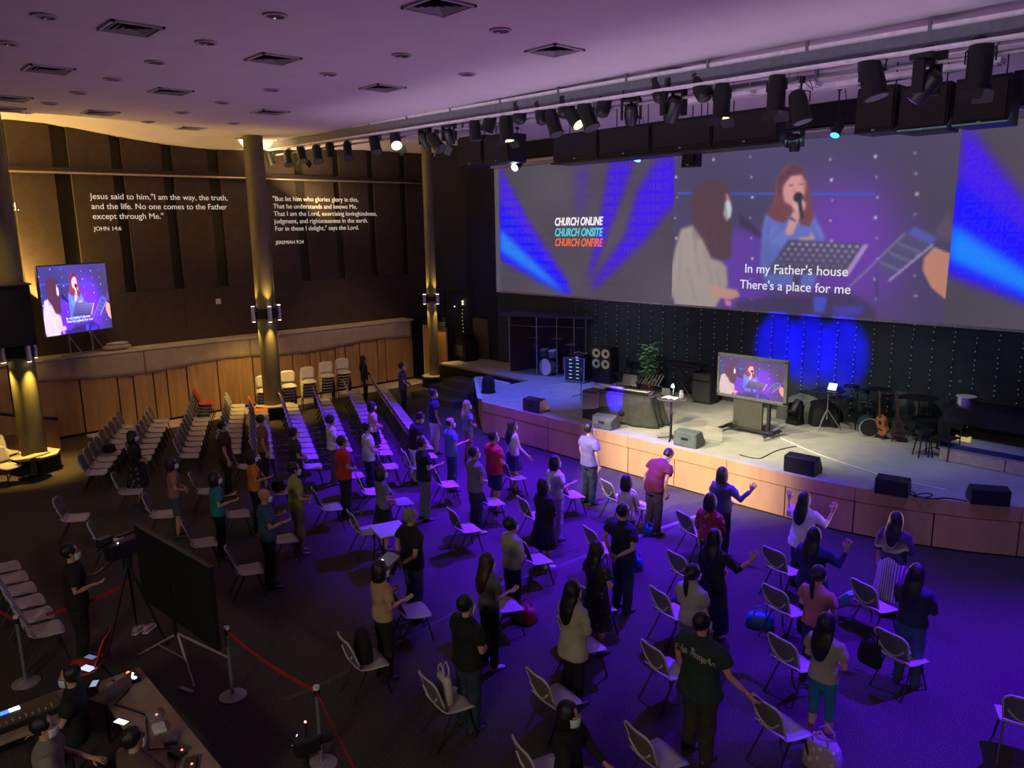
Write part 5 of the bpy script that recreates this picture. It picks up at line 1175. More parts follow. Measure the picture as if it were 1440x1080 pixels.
def cloth(name, col, **k): return mat('cloth_'+name, col, rough=k.pop('rough', 0.85), var=k.pop('var', 0.1), scale=k.pop('scale', 7), bump=k.pop('bump', 0.25), **k)
PENDING = []
def soft(name, mb, m, parent, vox, it=3, disp=0.0, extra=None, keep=None):
    """a closed set of overlapping lofts fused into one skin when the batch is converted"""
    me = mb.mesh(name); me.materials.append(m); o = bpy.data.objects.new(name, me); COL.objects.link(o); o.parent = parent
    r = o.modifiers.new('fuse', 'REMESH'); r.mode = 'VOXEL'; r.voxel_size = vox; r.use_smooth_shade = True
    if it: s = o.modifiers.new('relax', 'SMOOTH'); s.iterations = it; s.factor = 0.5
    PENDING.append((o, disp, extra)); return o
def ring(c, rx, ry, n=14, sq=0.0):
    c = Vector(c); out = []
    for k in range(n):
        a = 2*PI*k/n; ca, sa = math.cos(a), math.sin(a); e = 1-sq
        out.append(c+Vector((math.copysign(abs(ca)**e, ca)*rx, math.copysign(abs(sa)**e, sa)*ry, 0)))
    return out
def hand(mb, wrist, d, nrm, side, curl=0.35, s=1.0):
    """palm, four unequal bent fingers and a side thumb; d = pointing direction, nrm = palm facing"""
    d = Vector(d).normalized(); nrm = (Vector(nrm)-d*Vector(nrm).dot(d)).normalized(); l = d.cross(nrm)*side
    def rg(c, w, t): return [c+l*math.cos(2*PI*k/8)*w+nrm*math.sin(2*PI*k/8)*t for k in range(8)]
    w = Vector(wrist)
    mb.rings([rg(w-d*0.03, 0.024, 0.019), rg(w+d*0.01, 0.028, 0.018), rg(w+d*0.05, 0.04*s, 0.016), rg(w+d*0.09, 0.042*s, 0.014), rg(w+d*0.098, 0.036*s, 0.010)])
    for i, (o_, L) in enumerate(((-0.031, 0.064), (-0.0105, 0.078), (0.0105, 0.082), (0.031, 0.074))):
        b = w+d*0.088+l*o_; c1, c2 = curl*0.9+0.08*i*0, curl*2.0
        p1 = b+(d*math.cos(c1)+nrm*math.sin(c1))*L*0.5+l*o_*0.25; p2 = p1+(d*math.cos(c2)+nrm*math.sin(c2))*L*0.5
        mb.tube([b-d*0.02, p1, p2], [0.0095, 0.0085, 0.0065], 6)
    b = w+d*0.03+l*0.03; p1 = b+(d*0.55+l*0.75+nrm*0.3).normalized()*0.045; p2 = p1+(d*0.85+l*0.25+nrm*0.4).normalized()*0.035
    mb.tube([b, p1, p2], [0.013, 0.011, 0.008], 6)
# arm poses for the right arm (+X); mirrored for the left: elbow, wrist, hand direction, palm facing, curl
ARM = {'down': ((0.25, -0.02, 1.10), (0.27, 0.05, 0.86), (0.05, 0.1, -1), (-1, 0.1, 0), 0.35),
       'back': ((0.27, -0.10, 1.11), (0.05, -0.19, 0.93), (-0.9, -0.05, -0.45), (0, -1, 0.2), 0.5),
       'front': ((0.25, 0.02, 1.10), (0.06, 0.22, 1.00), (-0.9, 0.25, -0.2), (0, -1, 0), 0.6),
       'chest': ((0.24, 0.06, 1.10), (0.06, 0.25, 1.20), (-0.5, 0.3, 0.8), (-0.4, -1, 0), 0.7),
       'out': ((0.24, 0.00, 1.11), (0.17, 0.21, 1.14), (0.15, 1, 0.15), (0, 0, 1), 0.35),
       'wide': ((0.33, 0.0, 1.13), (0.50, 0.10, 0.98), (0.6, 0.2, -0.6), (0, 0.9, 0.3), 0.3),
       'raise': ((0.33, 0.12, 1.18), (0.40, 0.20, 1.42), (0.15, 0.05, 1), (0, 1, 0.1), 0.15),
       'side': ((0.34, 0.08, 1.16), (0.50, 0.16, 1.36), (0.45, 0.1, 0.9), (0, 1, 0.1), 0.15),
       'cross': ((0.25, 0.05, 1.12), (-0.06, 0.22, 1.13), (-1, 0.1, 0.1), (0, -1, 0), 0.3),
       'lap': ((0.23, 0.10, 1.13), (0.12, 0.35, 1.05), (-0.3, 0.9, -0.2), (0, 0, -1), 0.4)}
def person(X, Y, h, label, top, top_m, bot, bot_m, hair='short', hair_m=None, arms=('down', 'down'), rz=None, female=False, bulk=1.0, mask=True, nod=0.0, turn=0.0,
           bow=0.0, sleeve='short', seated=False, skin=0, shoes=None, hem=None, base=0.0, vox=0.019, dz=0.0):
    s = h/1.70
    hp = on(X, Y+4, 2, base+((h-0.04) if not seated else (h-0.04-0.36*h/1.7))) if not bow else on(X, Y+4, 2, base+h*0.985*math.cos(R(bow)*0.55))
    x, y = hp.x, hp.y
    if rz is None: rz = max(-30, min(-4, -6+(x+7)*1.6))
    rz = R(rz)
    t = thing('person', label, 'person', (x, y, base), rz)
    bulk = bulk*1.12; sk = SKIN[skin]; sw = (0.165 if female else 0.19)*(0.5+0.5*bulk); bk = bulk*(0.92 if female else 1.0)
    hipz = 0.0 if not seated else -0.36
    def T(p):      # bend the upper body forward about the hips, then scale and shift for sitting
        p = Vector(p)
        if bow and p.z > 0.9:
            k = min(1, (p.z-0.9)/0.35); a = R(bow)*(0.4+0.6*k); q = p-Vector((0, 0, 0.95)); p = Vector((q.x, q.y*math.cos(a)+q.z*math.sin(a), q.z*math.cos(a)-q.y*math.sin(a)))+Vector((0, 0, 0.95))
        return Vector((p.x*s, p.y*s, (p.z+hipz)*s))
    HC = Vector((0, 0, 1.47))
    def Hd(p):     # head tilt and turn about the neck
        q = Vector(p)-HC; a = -(R(nod)); q = Vector((q.x, q.y*math.cos(a)-q.z*math.sin(a), q.z*math.cos(a)+q.y*math.sin(a)))
        b = R(turn); q = Vector((q.x*math.cos(b)-q.y*math.sin(b), q.x*math.sin(b)+q.y*math.cos(b), q.z)); return T(q+HC)
    # joints
    J = {}
    for sd_, side in ((1, 0), (-1, 1)):
        e, w, d, nrm, cu = ARM[arms[side]]
        J[sd_] = (Vector((sd_*sw, 0, 1.37)), Vector((sd_*(e[0]+sw-0.19), e[1], e[2])), Vector((sd_*w[0], w[1], w[2])), Vector((sd_*d[0], d[1], d[2])), Vector((sd_*nrm[0], nrm[1], nrm[2])), cu)
    if not seated:
        L = {sd_: [(sd_*0.085, 0, 0.90), (sd_*0.10, 0.02, 0.48), (sd_*0.115, -0.02, 0.07)] for sd_ in (1, -1)}
    else:
        L = {sd_: [(sd_*0.09, 0.0, 0.86), (sd_*0.13, 0.42, 0.86), (sd_*0.14, 0.40, 0.43)] for sd_ in (1, -1)}
    legs_bare = bot in ('shorts', 'skirt', 'capri', 'dress')
    # body
    B = M()
    B.rings([[T(p) for p in ring((0, 0, z), a*bk, b*bk)] for z, a, b in ((0.84, .13, .09), (0.95, .15, .10), (1.08, .125, .085), (1.25, .145, .095), (1.35, .135, .07), (1.42, .07, .06))])
    B.rings([[Hd(p) if z > 1.45 else T(p) for p in ring((0, yy, z), a, a)] for z, a, yy in ((1.36, .055, -.01), (1.44, .052, -.005), (1.52, .05, 0.0))])
    hz = 1.475
    B.rings([[Hd(p) for p in ring((0, yy, hz+z), a, b, 16)] for z, a, b, yy in ((0.0, .03, .035, .045), (.02, .048, .058, .03), (.06, .062, .08, .014), (.11, .072, .092, .0), (.15, .075, .096, -.004), (.19, .068, .085, -.006), (.215, .045, .055, -.008), (.225, .015, .02, -.008))])
    B.tube([Hd((0, 0.088, hz+.125)), Hd((0, 0.103, hz+.095)), Hd((0, 0.092, hz+.08))], [.009*s, .015*s, .010*s], 6)
    for sd_ in (1, -1): B.ell(Hd((sd_*0.076, -0.005, hz+.105)), (.012*s, .02*s, .03*s), 8, 5)
    for sd_ in (1, -1):
        sh, el, wr, d, nn, cu = J[sd_]
        B.tube([T(sh), T((sh+el)/2), T(el), T((el+wr)/2+Vector((0, 0, 0.0))), T(wr)], [.036*s*bk, .040*s*bk, .036*s, .035*s, .025*s], 9)
        l0, l1, l2 = L[sd_]
        l01 = tuple((a+b)/2 for a, b in zip(l0, l1)); l12 = tuple(a*0.65+b*0.35 for a, b in zip(l1, l2))
        B.tube([T(l0), T(l01), T(l1), T(l12), T(l2)], [.08*s*bk, .07*s*bk, .05*s, .052*s, .034*s], 10)
    HX = M()
    for sd_ in (1, -1):
        sh, el, wr, d, nn, cu = J[sd_]; o0 = len(HX.v); hand(HX, (0, 0, 0), d, nn, sd_, cu, 1.0 if not female else 0.92); HX.xf(Matrix.Translation(T(wr)), o0)
        l2 = L[sd_][2]
        F = T((l2[0], l2[1], l2[2]))
        HX.rings([[F+Vector((math.cos(2*PI*k/10)*w_*s, yy*s+math.sin(2*PI*k/10)*0.012, (zz-0.07)*s)) for k in range(10)] for yy, w_, zz in ((0, .034, .075), (.0, .036, .03), (.02, .04, .012))])
    soft('body', B, sk, t, vox*0.9, 2, 0, HX)
    # feet or shoes
    for sd_ in (1, -1):
        l2 = L[sd_][2]; F = T((l2[0], l2[1], l2[2])); sm = shoes or SHOED
        mb = M()
        prof = [(-0.075, .028, .05), (-0.05, .036, .075), (0.0, .038, .085), (0.05, .042, .06), (0.11, .048, .045), (0.16, .042, .035), (0.185, .022, .022)]
        mb.rings([[Vector((F.x+math.cos(2*PI*k/12)*w_*s, F.y+yy*s, F.z-0.07*s+hh*(0.5+0.5*math.sin(2*PI*k/12))*s)) for k in range(12)] for yy, w_, hh in prof])
        mb.obj('shoe', sm, t, smooth=True)
    # eyes and mask
    for sd_ in (1, -1): M().ell(Hd((sd_*0.031, 0.084, hz+.123)), (.011*s, .008*s, .006*s), 8, 5).obj('eye', EYEM, t, smooth=True)
    if mask:
        M().grid(lambda u, v: Hd((math.sin((v-0.5)*2.5)*(0.083-0.012*u), 0.013+math.cos((v-0.5)*2.5)*(0.102-0.004*u+0.008*math.sin(PI*u)), hz+0.098-u*0.095)), 4, 10, 0.003).obj('face_mask', MASKM, t, smooth=True)
    # top
    Tm = M(); tk = bk*1.0
    hz_ = hem if hem is not None else (0.84 if not female else 0.88)
    if top == 'dress': hz_ = 0.95
    rr = [(hz_, .172, .125), (0.98, .165, .12), (1.10, .155 if not female else .145, .112), (1.25, .172, .122), (1.34, sw+0.012, .108), (1.39, sw*0.8, .085), (1.43, .085, .07), (1.455, .062, .058)]
    if hz_ < 0.8: rr = [(hz_, .20, .15), (0.85, .19, .14)]+rr[1:]
    rr[0] = (rr[0][0], rr[0][1]*(1.06 if hz_ > 0.8 else 1), rr[0][2])
    Tm.rings([[T(p) for p in ring((0, -0.004, z), a*(tk if z < 1.42 else 1), b*(tk if z < 1.42 else 1), 18, 0.12 if z < 1.4 else 0)] for z, a, b in rr])
    for sd_ in (1, -1):
        sh, el, wr, d, nn, cu = J[sd_]
        if sleeve == 'none': Tm.ell(T(sh-Vector((sd_*0.03, 0, 0.01))), (.05*s, .06*s, .06*s), 10, 6); continue
        if sleeve == 'short':
            m_ = sh*0.35+el*0.65; Tm.tube([T(sh-Vector((sd_*0.03, 0, 0))), T(sh*0.6+el*0.4), T(m_)], [.074*s, .072*s*tk, .066*s*tk], 12)
        else:
            m_ = el*0.1+wr*0.9 if sleeve == 'long' else el*0.6+wr*0.4
            Tm.tube([T(sh-Vector((sd_*0.03, 0, 0))), T(sh*0.5+el*0.5), T(el), T(m_)], [.074*s, .066*s*tk, .056*s, .043*s], 12)
    if top == 'dress' or bot == 'skirt': pass
    tname = {'dress': 'dress_top'}.get(top, top)
    soft(tname, Tm, top_m, t, vox, 2, 0.009)
    # bottom
    Bm = M(); zw = 0.99
    if bot in ('trousers', 'shorts', 'capri'):
        Bm.rings([[T(p) for p in ring((0, 0, z), a*bk, b*bk, 16)] for z, a, b in ((0.78, .155, .11), (0.86, .165, .118), (0.94, .16, .113), (zw, .148, .105))])
        for sd_ in (1, -1):
            l0, l1, l2 = [Vector(v) for v in L[sd_]]
            if bot == 'trousers': P = [l0+Vector((0, 0, -0.02)), (l0+l1)/2, l1, l1*0.5+l2*0.5, l2+Vector((0, 0.0, -0.02))]; rd = [.092, .085, .070, .064, .058]
            elif bot == 'shorts': P = [l0+Vector((0, 0, -0.02)), (l0+l1)/2, l1*0.95+l0*0.05]; rd = [.095, .092, .09]
            else: P = [l0+Vector((0, 0, -0.02)), (l0+l1)/2, l1, l1*0.72+l2*0.28]; rd = [.092, .08, .064, .062]
            Bm.tube([T(p) for p in P], [r_*s*bk for r_ in rd], 12)
    else:
        zb = {'skirt': 0.55, 'dress': 0.42, 'longskirt': 0.16}[bot]
        n = 30; R_ = []
        for z, a in ((zw+0.02, .145), (0.9, .175), (0.75, .20), ((0.75+zb)/2, .225), (zb+0.02, .245), (zb, .235)):
            q = (zw-z)/(zw-zb)*0.07
            R_.append([T((math.cos(2*PI*k/n)*a*bk*(1+q*math.sin(k*2*PI/n*9)), math.sin(2*PI*k/n)*a*0.8*bk*(1+q*math.sin(k*2*PI/n*9)), z)) for k in range(n)])
        Bm.rings(R_)
    soft({'skirt': 'skirt', 'dress': 'dress_skirt', 'longskirt': 'skirt'}.get(bot, bot), Bm, bot_m, t, vox, 2, 0.012 if bot == 'trousers' else 0.006)
    # hair
    hm = hair_m or HAIR; Hm = M()
    def E(c, r_): Hm.ell((0, 0, 0), r_, 14, 9)
    def hell(c, r_):
        o0 = len(Hm.v); Hm.ell((0, 0, 0), r_, 14, 9); Hm.v[o0:] = [tuple(Hd(Vector(v)+Vector(c))) for v in Hm.v[o0:]]
    def hrings(lst):
        Hm.rings([[Hd(p) for p in ring((0, yy, hz+z), a, b, 14)] for z, a, b, yy in lst])
    top_c = (0, -0.022, hz+.135)
    if hair != 'bald':
        if hair == 'balding': hrings([(.06, .06, .05, -.035), (.10, .079, .07, -.035), (.15, .080, .072, -.032), (.17, .07, .06, -.04)])
        elif hair == 'curly': hell((0, -0.03, hz+.135), (.115, .118, .122))
        else: hell(top_c, (.09, .106, .11) if hair in ('short',) else (.104, .112, .118))
        if hair == 'bob': hrings([(-.05, .09, .06, -.055), (-.02, .115, .092, -.04), (.05, .122, .10, -.034), (.12, .112, .105, -.028), (.19, .08, .085, -.02)])
        if hair == 'long': hrings([(-.32, .035, .014, -.15), (-.27, .085, .026, -.145), (-.2, .112, .04, -.135), (-.1, .125, .052, -.115), (0.0, .122, .07, -.07), (.06, .115, .09, -.04), (.12, .108, .104, -.03), (.19, .08, .085, -.02)])
        if hair == 'pony':
            Hm.tube([Hd((0, -0.09, hz+.15)), Hd((0, -0.14, hz+.12)), Hd((0, -0.15, hz)), Hd((0.0, -0.14, hz-.12)), Hd((0, -0.135, hz-.2))], [.03*s, .032*s, .036*s, .03*s, .012*s], 10)
        soft('hair', Hm, hm, t, 0.015, 2, 0.008)
    return t
C = cloth
BLKC = C('black', (0.008, 0.008, 0.009)); NAVYC = C('navy', (0.015, 0.02, 0.06)); WHT = C('white', (0.72, 0.72, 0.72)); JEAN = C('denim', (0.04, 0.07, 0.13)); CREAM = C('cream', (0.55, 0.5, 0.36)); KHAKI = C('khaki', (0.24, 0.18, 0.10)); GREYC = C('grey', (0.16, 0.16, 0.155))
P = person; m = 'male'
P(511, 498, 1.62, 'woman all in black with long hair standing by the timber wall', 'blouse', BLKC, 'trousers', BLKC, 'long', female=True, sleeve='long', arms=('down', 'front'), mask=False)
P(565, 508, 1.66, 'man in a dark patterned shirt standing by the wall with hands together', 'shirt', C('dark_pattern', (0.05, 0.04, 0.10), kind='floral', col2=(0.14, 0.12, 0.25), scale=14), 'trousers', BLKC, arms=('front', 'front'))
P(609, 545, 1.72, 'man in navy shirt and white trousers before the stage steps', 'shirt', NAVYC, 'trousers', WHT, arms=('down', 'down'), bulk=1.08)
P(657, 562, 1.58, 'woman with pale streaked hair and striped top at the stage corner', 'blouse', C('stripe_top', (0.45, 0.5, 0.75), kind='stripe', col2=(0.05, 0.06, 0.2), scale=14), 'trousers', C('patterned_trousers', (0.35, 0.28, 0.2), kind='floral', col2=(0.6, 0.5, 0.4), scale=16), 'long', HAIRY, female=True, arms=('front', 'down'))
P(633, 586, 1.68, 'balding man in bright blue polo and jeans', 'polo_shirt', C('blue_polo', (0.12, 0.16, 0.5)), 'trousers', JEAN, 'balding', arms=('out', 'down'))
P(581, 578, 1.66, 'man with bent head in black shirt and pale trousers', 'shirt', BLKC, 'trousers', C('pale_trousers', (0.6, 0.55, 0.5)), arms=('down', 'down'), bulk=1.15, bow=12, nod=20)
P(523, 563, 1.58, 'woman in peach vest holding something, before the chair rows', 'blouse', C('peach_vest', (0.6, 0.42, 0.25)), 'skirt', BLKC, 'bob', female=True, arms=('front', 'front'))
P(516, 592, 1.68, 'man in white tee with hands folded, left of the dark-clad man', 'tee_shirt', WHT, 'trousers', NAVYC, arms=('front', 'front'))
P(465, 582, 1.64, 'curly-haired person in white tee beside the chair rows', 'tee_shirt', WHT, 'trousers', C('dusky', (0.10, 0.05, 0.12)), 'curly', female=True, arms=('front', 'front'))
P(481, 612, 1.72, 'man in red polo and black trousers', 'polo_shirt', C('red_polo', (0.48, 0.03, 0.02)), 'trousers', BLKC, arms=('front', 'down'), bulk=1.1)
P(413, 600, 1.68, 'man in dark shirt with folded hands by the violet-lit chairs', 'shirt', C('charcoal', (0.03, 0.03, 0.035)), 'trousers', BLKC, arms=('front', 'front'))
P(367, 582, 1.66, 'person in rust-brown tee near the middle column', 'tee_shirt', C('rust', (0.26, 0.11, 0.07)), 'trousers', BLKC, arms=('down', 'down'))
P(313, 590, 1.72, 'man in dark maroon shirt before the cream chairs', 'shirt', C('dark_maroon', (0.06, 0.012, 0.012)), 'trousers', BLKC, arms=('down', 'down'), bulk=1.08)
P(354, 633, 1.62, 'woman in bright orange top wearing a mask', 'blouse', C('orange', (0.6, 0.2, 0.02)), 'trousers', BLKC, 'bob', female=True, arms=('out', 'front'))
P(186, 605, 1.62, 'woman in black floral dress by the left chair rows', 'dress', C('black_floral', (0.01, 0.01, 0.012), kind='floral', col2=(0.12, 0.11, 0.10), scale=9), 'dress', C('black_floral', (0.01, 0.01, 0.012), kind='floral', col2=(0.12, 0.11, 0.10), scale=9), 'bob', female=True, arms=('front', 'front'), bulk=1.15, sleeve='mid')
P(241, 643, 1.58, 'woman in pink top and denim shorts at the left', 'blouse', C('dull_pink', (0.38, 0.16, 0.13)), 'shorts', C('shorts_denim', (0.06, 0.08, 0.13)), 'bob', female=True, arms=('front', 'front'))
P(302, 663, 1.62, 'woman in teal and cream top with hands held forward', 'blouse', C('teal', (0.02, 0.20, 0.24)), 'trousers', BLKC, 'bob', female=True, arms=('out', 'out'), bulk=1.08)
P(371, 687, 1.70, 'bald man in blue tee and black trousers', 'tee_shirt', C('dull_blue', (0.03, 0.07, 0.13)), 'trousers', BLKC, 'bald', arms=('out', 'out'), skin=1)
P(413, 650, 1.72, 'man in yellow-green tee and khaki trousers', 'tee_shirt', C('lime', (0.28, 0.33, 0.09)), 'trousers', KHAKI, arms=('front', 'front'), shoes=mat('shoe_pink', (0.3, 0.1, 0.12)))
P(536, 655, 1.60, 'woman in grey top and black skirt left of the grey-jeaned man', 'blouse', GREYC, 'skirt', BLKC, 'bob', female=True, arms=('front', 'front'))
P(594, 614, 1.72, 'man in black shirt and grey jeans holding his hands forward', 'shirt', BLKC, 'trousers', C('grey_jeans', (0.13, 0.13, 0.16)), arms=('out', 'front'))
P(667, 627, 1.72, 'man in grey shirt and navy trousers beside the lone chair', 'shirt', C('taupe', (0.17, 0.15, 0.14)), 'trousers', NAVYC, arms=('front', 'front'), shoes=SHOEW)
P(694, 605, 1.72, 'man in red shirt and dark blue shorts', 'tee_shirt', C('red', (0.55, 0.02, 0.05)), 'shorts', NAVYC, arms=('front', 'down'), bulk=1.12)
P(721, 590, 1.62, 'woman in white sleeveless top and navy skirt near the stage', 'blouse', C('white_lace', (0.6, 0.55, 0.6), kind='floral', col2=(0.75, 0.75, 0.8), scale=22), 'skirt', NAVYC, 'long', female=True, arms=('wide', 'down'), sleeve='none')
P(781, 640, 1.64, 'woman in white tee holding her right palm out', 'tee_shirt', WHT, 'trousers', C('pale_grey', (0.45, 0.42, 0.5)), 'bob', female=True, arms=('out', 'front'), bulk=1.08)
P(829, 594, 1.76, 'man in lavender shirt facing the stage front', 'shirt', C('lavender', (0.16, 0.13, 0.42)), 'trousers', C('dark_blue', (0.02, 0.025, 0.06)), arms=('down', 'down'), bulk=1.08, mask=True)
P(921, 628, 1.74, 'man in maroon polo with his head bowed at the stage front', 'polo_shirt', C('maroon', (0.12, 0.008, 0.03)), 'trousers', C('plum_trousers', (0.045, 0.025, 0.06)), arms=('down', 'down'), bow=26, nod=45, bulk=1.08, shoes=mat('sandal_brown', (0.25, 0.12, 0.08)))
P(1017, 657, 1.62, 'woman in grey-violet jumper raising her right hand', 'jumper', C('grey_violet', (0.10, 0.10, 0.22)), 'trousers', NAVYC, 'bob', HAIRB, female=True, arms=('side', 'front'), sleeve='long', bulk=1.12)
P(882, 668, 1.60, 'woman in sleeveless white top with bobbed hair', 'blouse', WHT, 'trousers', C('dark_blue', (0.02, 0.025, 0.06)), 'bob', female=True, sleeve='none', arms=('front', 'front'))
P(765, 672, 1.60, 'woman in a long black dress with bobbed hair', 'dress', BLKC, 'dress', BLKC, 'bob', female=True, sleeve='long', arms=('front', 'front'), bulk=1.15, shoes=SHOEW)
P(877, 708, 1.72, 'man in navy tee with his hands behind his back', 'tee_shirt', C('deep_navy', (0.008, 0.010, 0.03)), 'trousers', NAVYC, arms=('back', 'back'), bulk=1.1)
P(1000, 694, 1.60, 'woman in red floral blouse behind the grey-violet jumper', 'blouse', C('red_floral', (0.28, 0.02, 0.05), kind='floral', col2=(0.5, 0.25, 0.15), scale=12), 'trousers', BLKC, 'bob', female=True, sleeve='mid', arms=('front', 'down'), bulk=1.1)
P(1006, 745, 1.64, 'woman in long black clothes raising her right hand', 'blouse', BLKC, 'longskirt', C('dark_blue', (0.02, 0.025, 0.06)), 'long', female=True, sleeve='mid', arms=('side', 'front'), hem=0.6, bulk=1.05)
P(1132, 692, 1.60, 'woman in loose white blouse raising both hands', 'blouse', WHT, 'trousers', NAVYC, 'long', female=True, sleeve='mid', arms=('raise', 'raise'), bulk=1.2, hem=0.75)
P(1146, 742, 1.60, 'woman in dark blue jacket holding her right hand up', 'jacket', C('blue_jacket', (0.012, 0.02, 0.08)), 'trousers', NAVYC, 'long', female=True, sleeve='long', arms=('raise', 'front'), bulk=1.22, hem=0.78)
P(1262, 720, 1.60, 'woman in dark blouse and white striped skirt by the stage', 'blouse', C('dusky_grey', (0.05, 0.045, 0.06)), 'longskirt', C('striped_skirt', (0.6, 0.5, 0.55), kind='stripe', col2=(0.22, 0.14, 0.16), var=-0.1, scale=9), 'long', female=True, sleeve='mid', arms=('front', 'down'), bulk=1.1)
P(1290, 795, 1.62, 'woman in navy jumper and jeans with arms folded, far right', 'jumper', C('dark_navy', (0.02, 0.022, 0.05)), 'trousers', JEAN, 'long', female=True, sleeve='long', arms=('cross', 'cross'), bulk=1.12)
P(1152, 797, 1.60, 'woman in salmon top with a long ponytail', 'blouse', C('salmon', (0.45, 0.17, 0.16)), 'trousers', NAVYC, 'pony', female=True, arms=('front', 'front'), bulk=1.05)
P(1164, 864, 1.60, 'woman in cream top and teal cropped trousers', 'blouse', C('cream_top', (0.36, 0.30, 0.22)), 'capri', C('teal_capri', (0.02, 0.15, 0.2)), 'long', female=True, sleeve='short', arms=('front', 'front'), shoes=mat('shoe_cream', (0.5, 0.35, 0.4)))
P(975, 795, 1.60, 'woman in pale tee with a ponytail, middle of the crowd', 'tee_shirt', C('pale_tee', (0.38, 0.38, 0.32)), 'trousers', C('grey_jeans', (0.13, 0.13, 0.16)), 'pony', female=True, arms=('down', 'front'), bulk=1.08)
GREENP = P(988, 862, 1.74, 'man in dark green shirt with lettering across the back', 'shirt', C('dark_green', (0.018, 0.04, 0.028)), 'trousers', C('olive_trousers', (0.035, 0.028, 0.018)), arms=('wide', 'down'), bulk=1.2, vox=0.017, hem=0.78)
P(840, 762, 1.62, 'woman in dark patterned dress with long hair', 'dress', C('olive_floral', (0.018, 0.018, 0.012), kind='floral', col2=(0.10, 0.095, 0.06), scale=12), 'dress', C('olive_floral', (0.018, 0.018, 0.012), kind='floral', col2=(0.10, 0.095, 0.06), scale=12), 'long', female=True, arms=('front', 'front'), bulk=1.05)
P(806, 818, 1.62, 'woman in long cream shirt and black trousers', 'shirt', C('long_cream', (0.42, 0.38, 0.26)), 'trousers', BLKC, 'long', female=True, sleeve='long', arms=('front', 'front'), hem=0.68, bulk=1.08)
P(719, 727, 1.60, 'short-haired woman in cream blouse and black trousers', 'blouse', C('ivory', (0.38, 0.36, 0.27)), 'trousers', BLKC, 'curly', female=True, sleeve='mid', arms=('front', 'front'), bulk=1.05)
P(686, 779, 1.62, 'long-haired woman in grey tee holding a page', 'tee_shirt', C('mid_grey', (0.11, 0.12, 0.115)), 'trousers', BLKC, 'long', HAIRB, female=True, arms=('out', 'out'), shoes=mat('shoe_lilac', (0.45, 0.35, 0.5)))
P(655, 838, 1.68, 'man in black shirt and jeans in the dark lower middle', 'shirt', BLKC, 'trousers', C('dark_jeans', (0.02, 0.035, 0.06)), arms=('front', 'front'), bulk=1.1)
P(577, 715, 1.76, 'grey-haired man in black polo with hands behind his back', 'polo_shirt', BLKC, 'trousers', C('blue_jeans', (0.06, 0.09, 0.17)), 'short', HAIRG, arms=('back', 'back'), bulk=1.12, shoes=mat('shoe_maroon', (0.15, 0.03, 0.06)), mask=False)
P(535, 790, 1.62, 'short-haired person in peach tee watching a phone', 'tee_shirt', C('peach', (0.50, 0.30, 0.18)), 'trousers', BLKC, 'bob', arms=('out', 'out'), bulk=1.05, female=True)
P(98, 765, 1.72, 'person in black with a cap working behind the video camera', 'shirt', BLKC, 'trousers', BLKC, 'short', arms=('out', 'out'), bulk=1.1)
P(800, 990, 1.66, 'seated person in black with white trousers at the bottom edge', 'jumper', BLKC, 'trousers', C('off_white', (0.45, 0.45, 0.42)), 'bob', sleeve='long', arms=('lap', 'lap'), seated=True, rz=-70)
P(60, 1008, 1.66, 'seated operator in pale shirt and mask at the mixing desk', 'tee_shirt', C('dull_white', (0.22, 0.2, 0.17)), 'trousers', BLKC, 'short', arms=('lap', 'lap'), seated=True, rz=-20)
P(186, 1024, 1.66, 'seated operator in brown shirt beside the desk laptop', 'tee_shirt', C('dull_brown', (0.10, 0.06, 0.05)), 'trousers', BLKC, 'short', arms=('lap', 'lap'), seated=True, rz=20)
P(97, 938, 1.60, 'seated operator in black at the corner of the mixing desks', 'shirt', BLKC, 'trousers', BLKC, 'short', arms=('lap', 'lap'), seated=True, rz=160)

# fuse every batch in one evaluation
bpy.context.view_layer.update(); dg = bpy.context.evaluated_depsgraph_get()
news = [bpy.data.meshes.new_from_object(o.evaluated_get(dg)) for o, _, _ in PENDING]
for (o, disp, extra), me in zip(PENDING, news):
    old = o.data; mt_ = old.materials[0]; o.modifiers.clear(); n = len(me.vertices)
    if disp:
        co = np.empty(n*3, np.float32); me.vertices.foreach_get('co', co); co = co.reshape(-1, 3); nr = np.empty(n*3, np.float32); me.vertices.foreach_get('normal', nr); nr = nr.reshape(-1, 3)
        ph = (hash(o.parent['label']) % 97)*0.13 if False else (sum(map(ord, o.parent['label'])) % 97)*0.13
        f = np.sin(co[:, 0]*23+co[:, 2]*17+ph)*0.5+np.sin(co[:, 1]*31-co[:, 2]*26+ph*2)*0.4+np.sin(co[:, 2]*47+co[:, 0]*19*np.sin(co[:, 1]*6+ph))*0.45
        co = co+nr*(f*disp*0.55)[:, None]; me.vertices.foreach_set('co', co.astype(np.float32).ravel())
    if extra is not None and len(extra.v):
        bm = bmesh.new(); bm.from_mesh(me); b2 = extra.mesh('hands', True); bm.from_mesh(b2); bmesh.ops.recalc_face_normals(bm, faces=bm.faces); bm.to_mesh(me); bm.free(); bpy.data.meshes.remove(b2)
    me.materials.clear(); me.materials.append(mt_); me.polygons.foreach_set('use_smooth', [True]*len(me.polygons)); me.name = o.name; o.data = me
    bpy.data.meshes.remove(old)
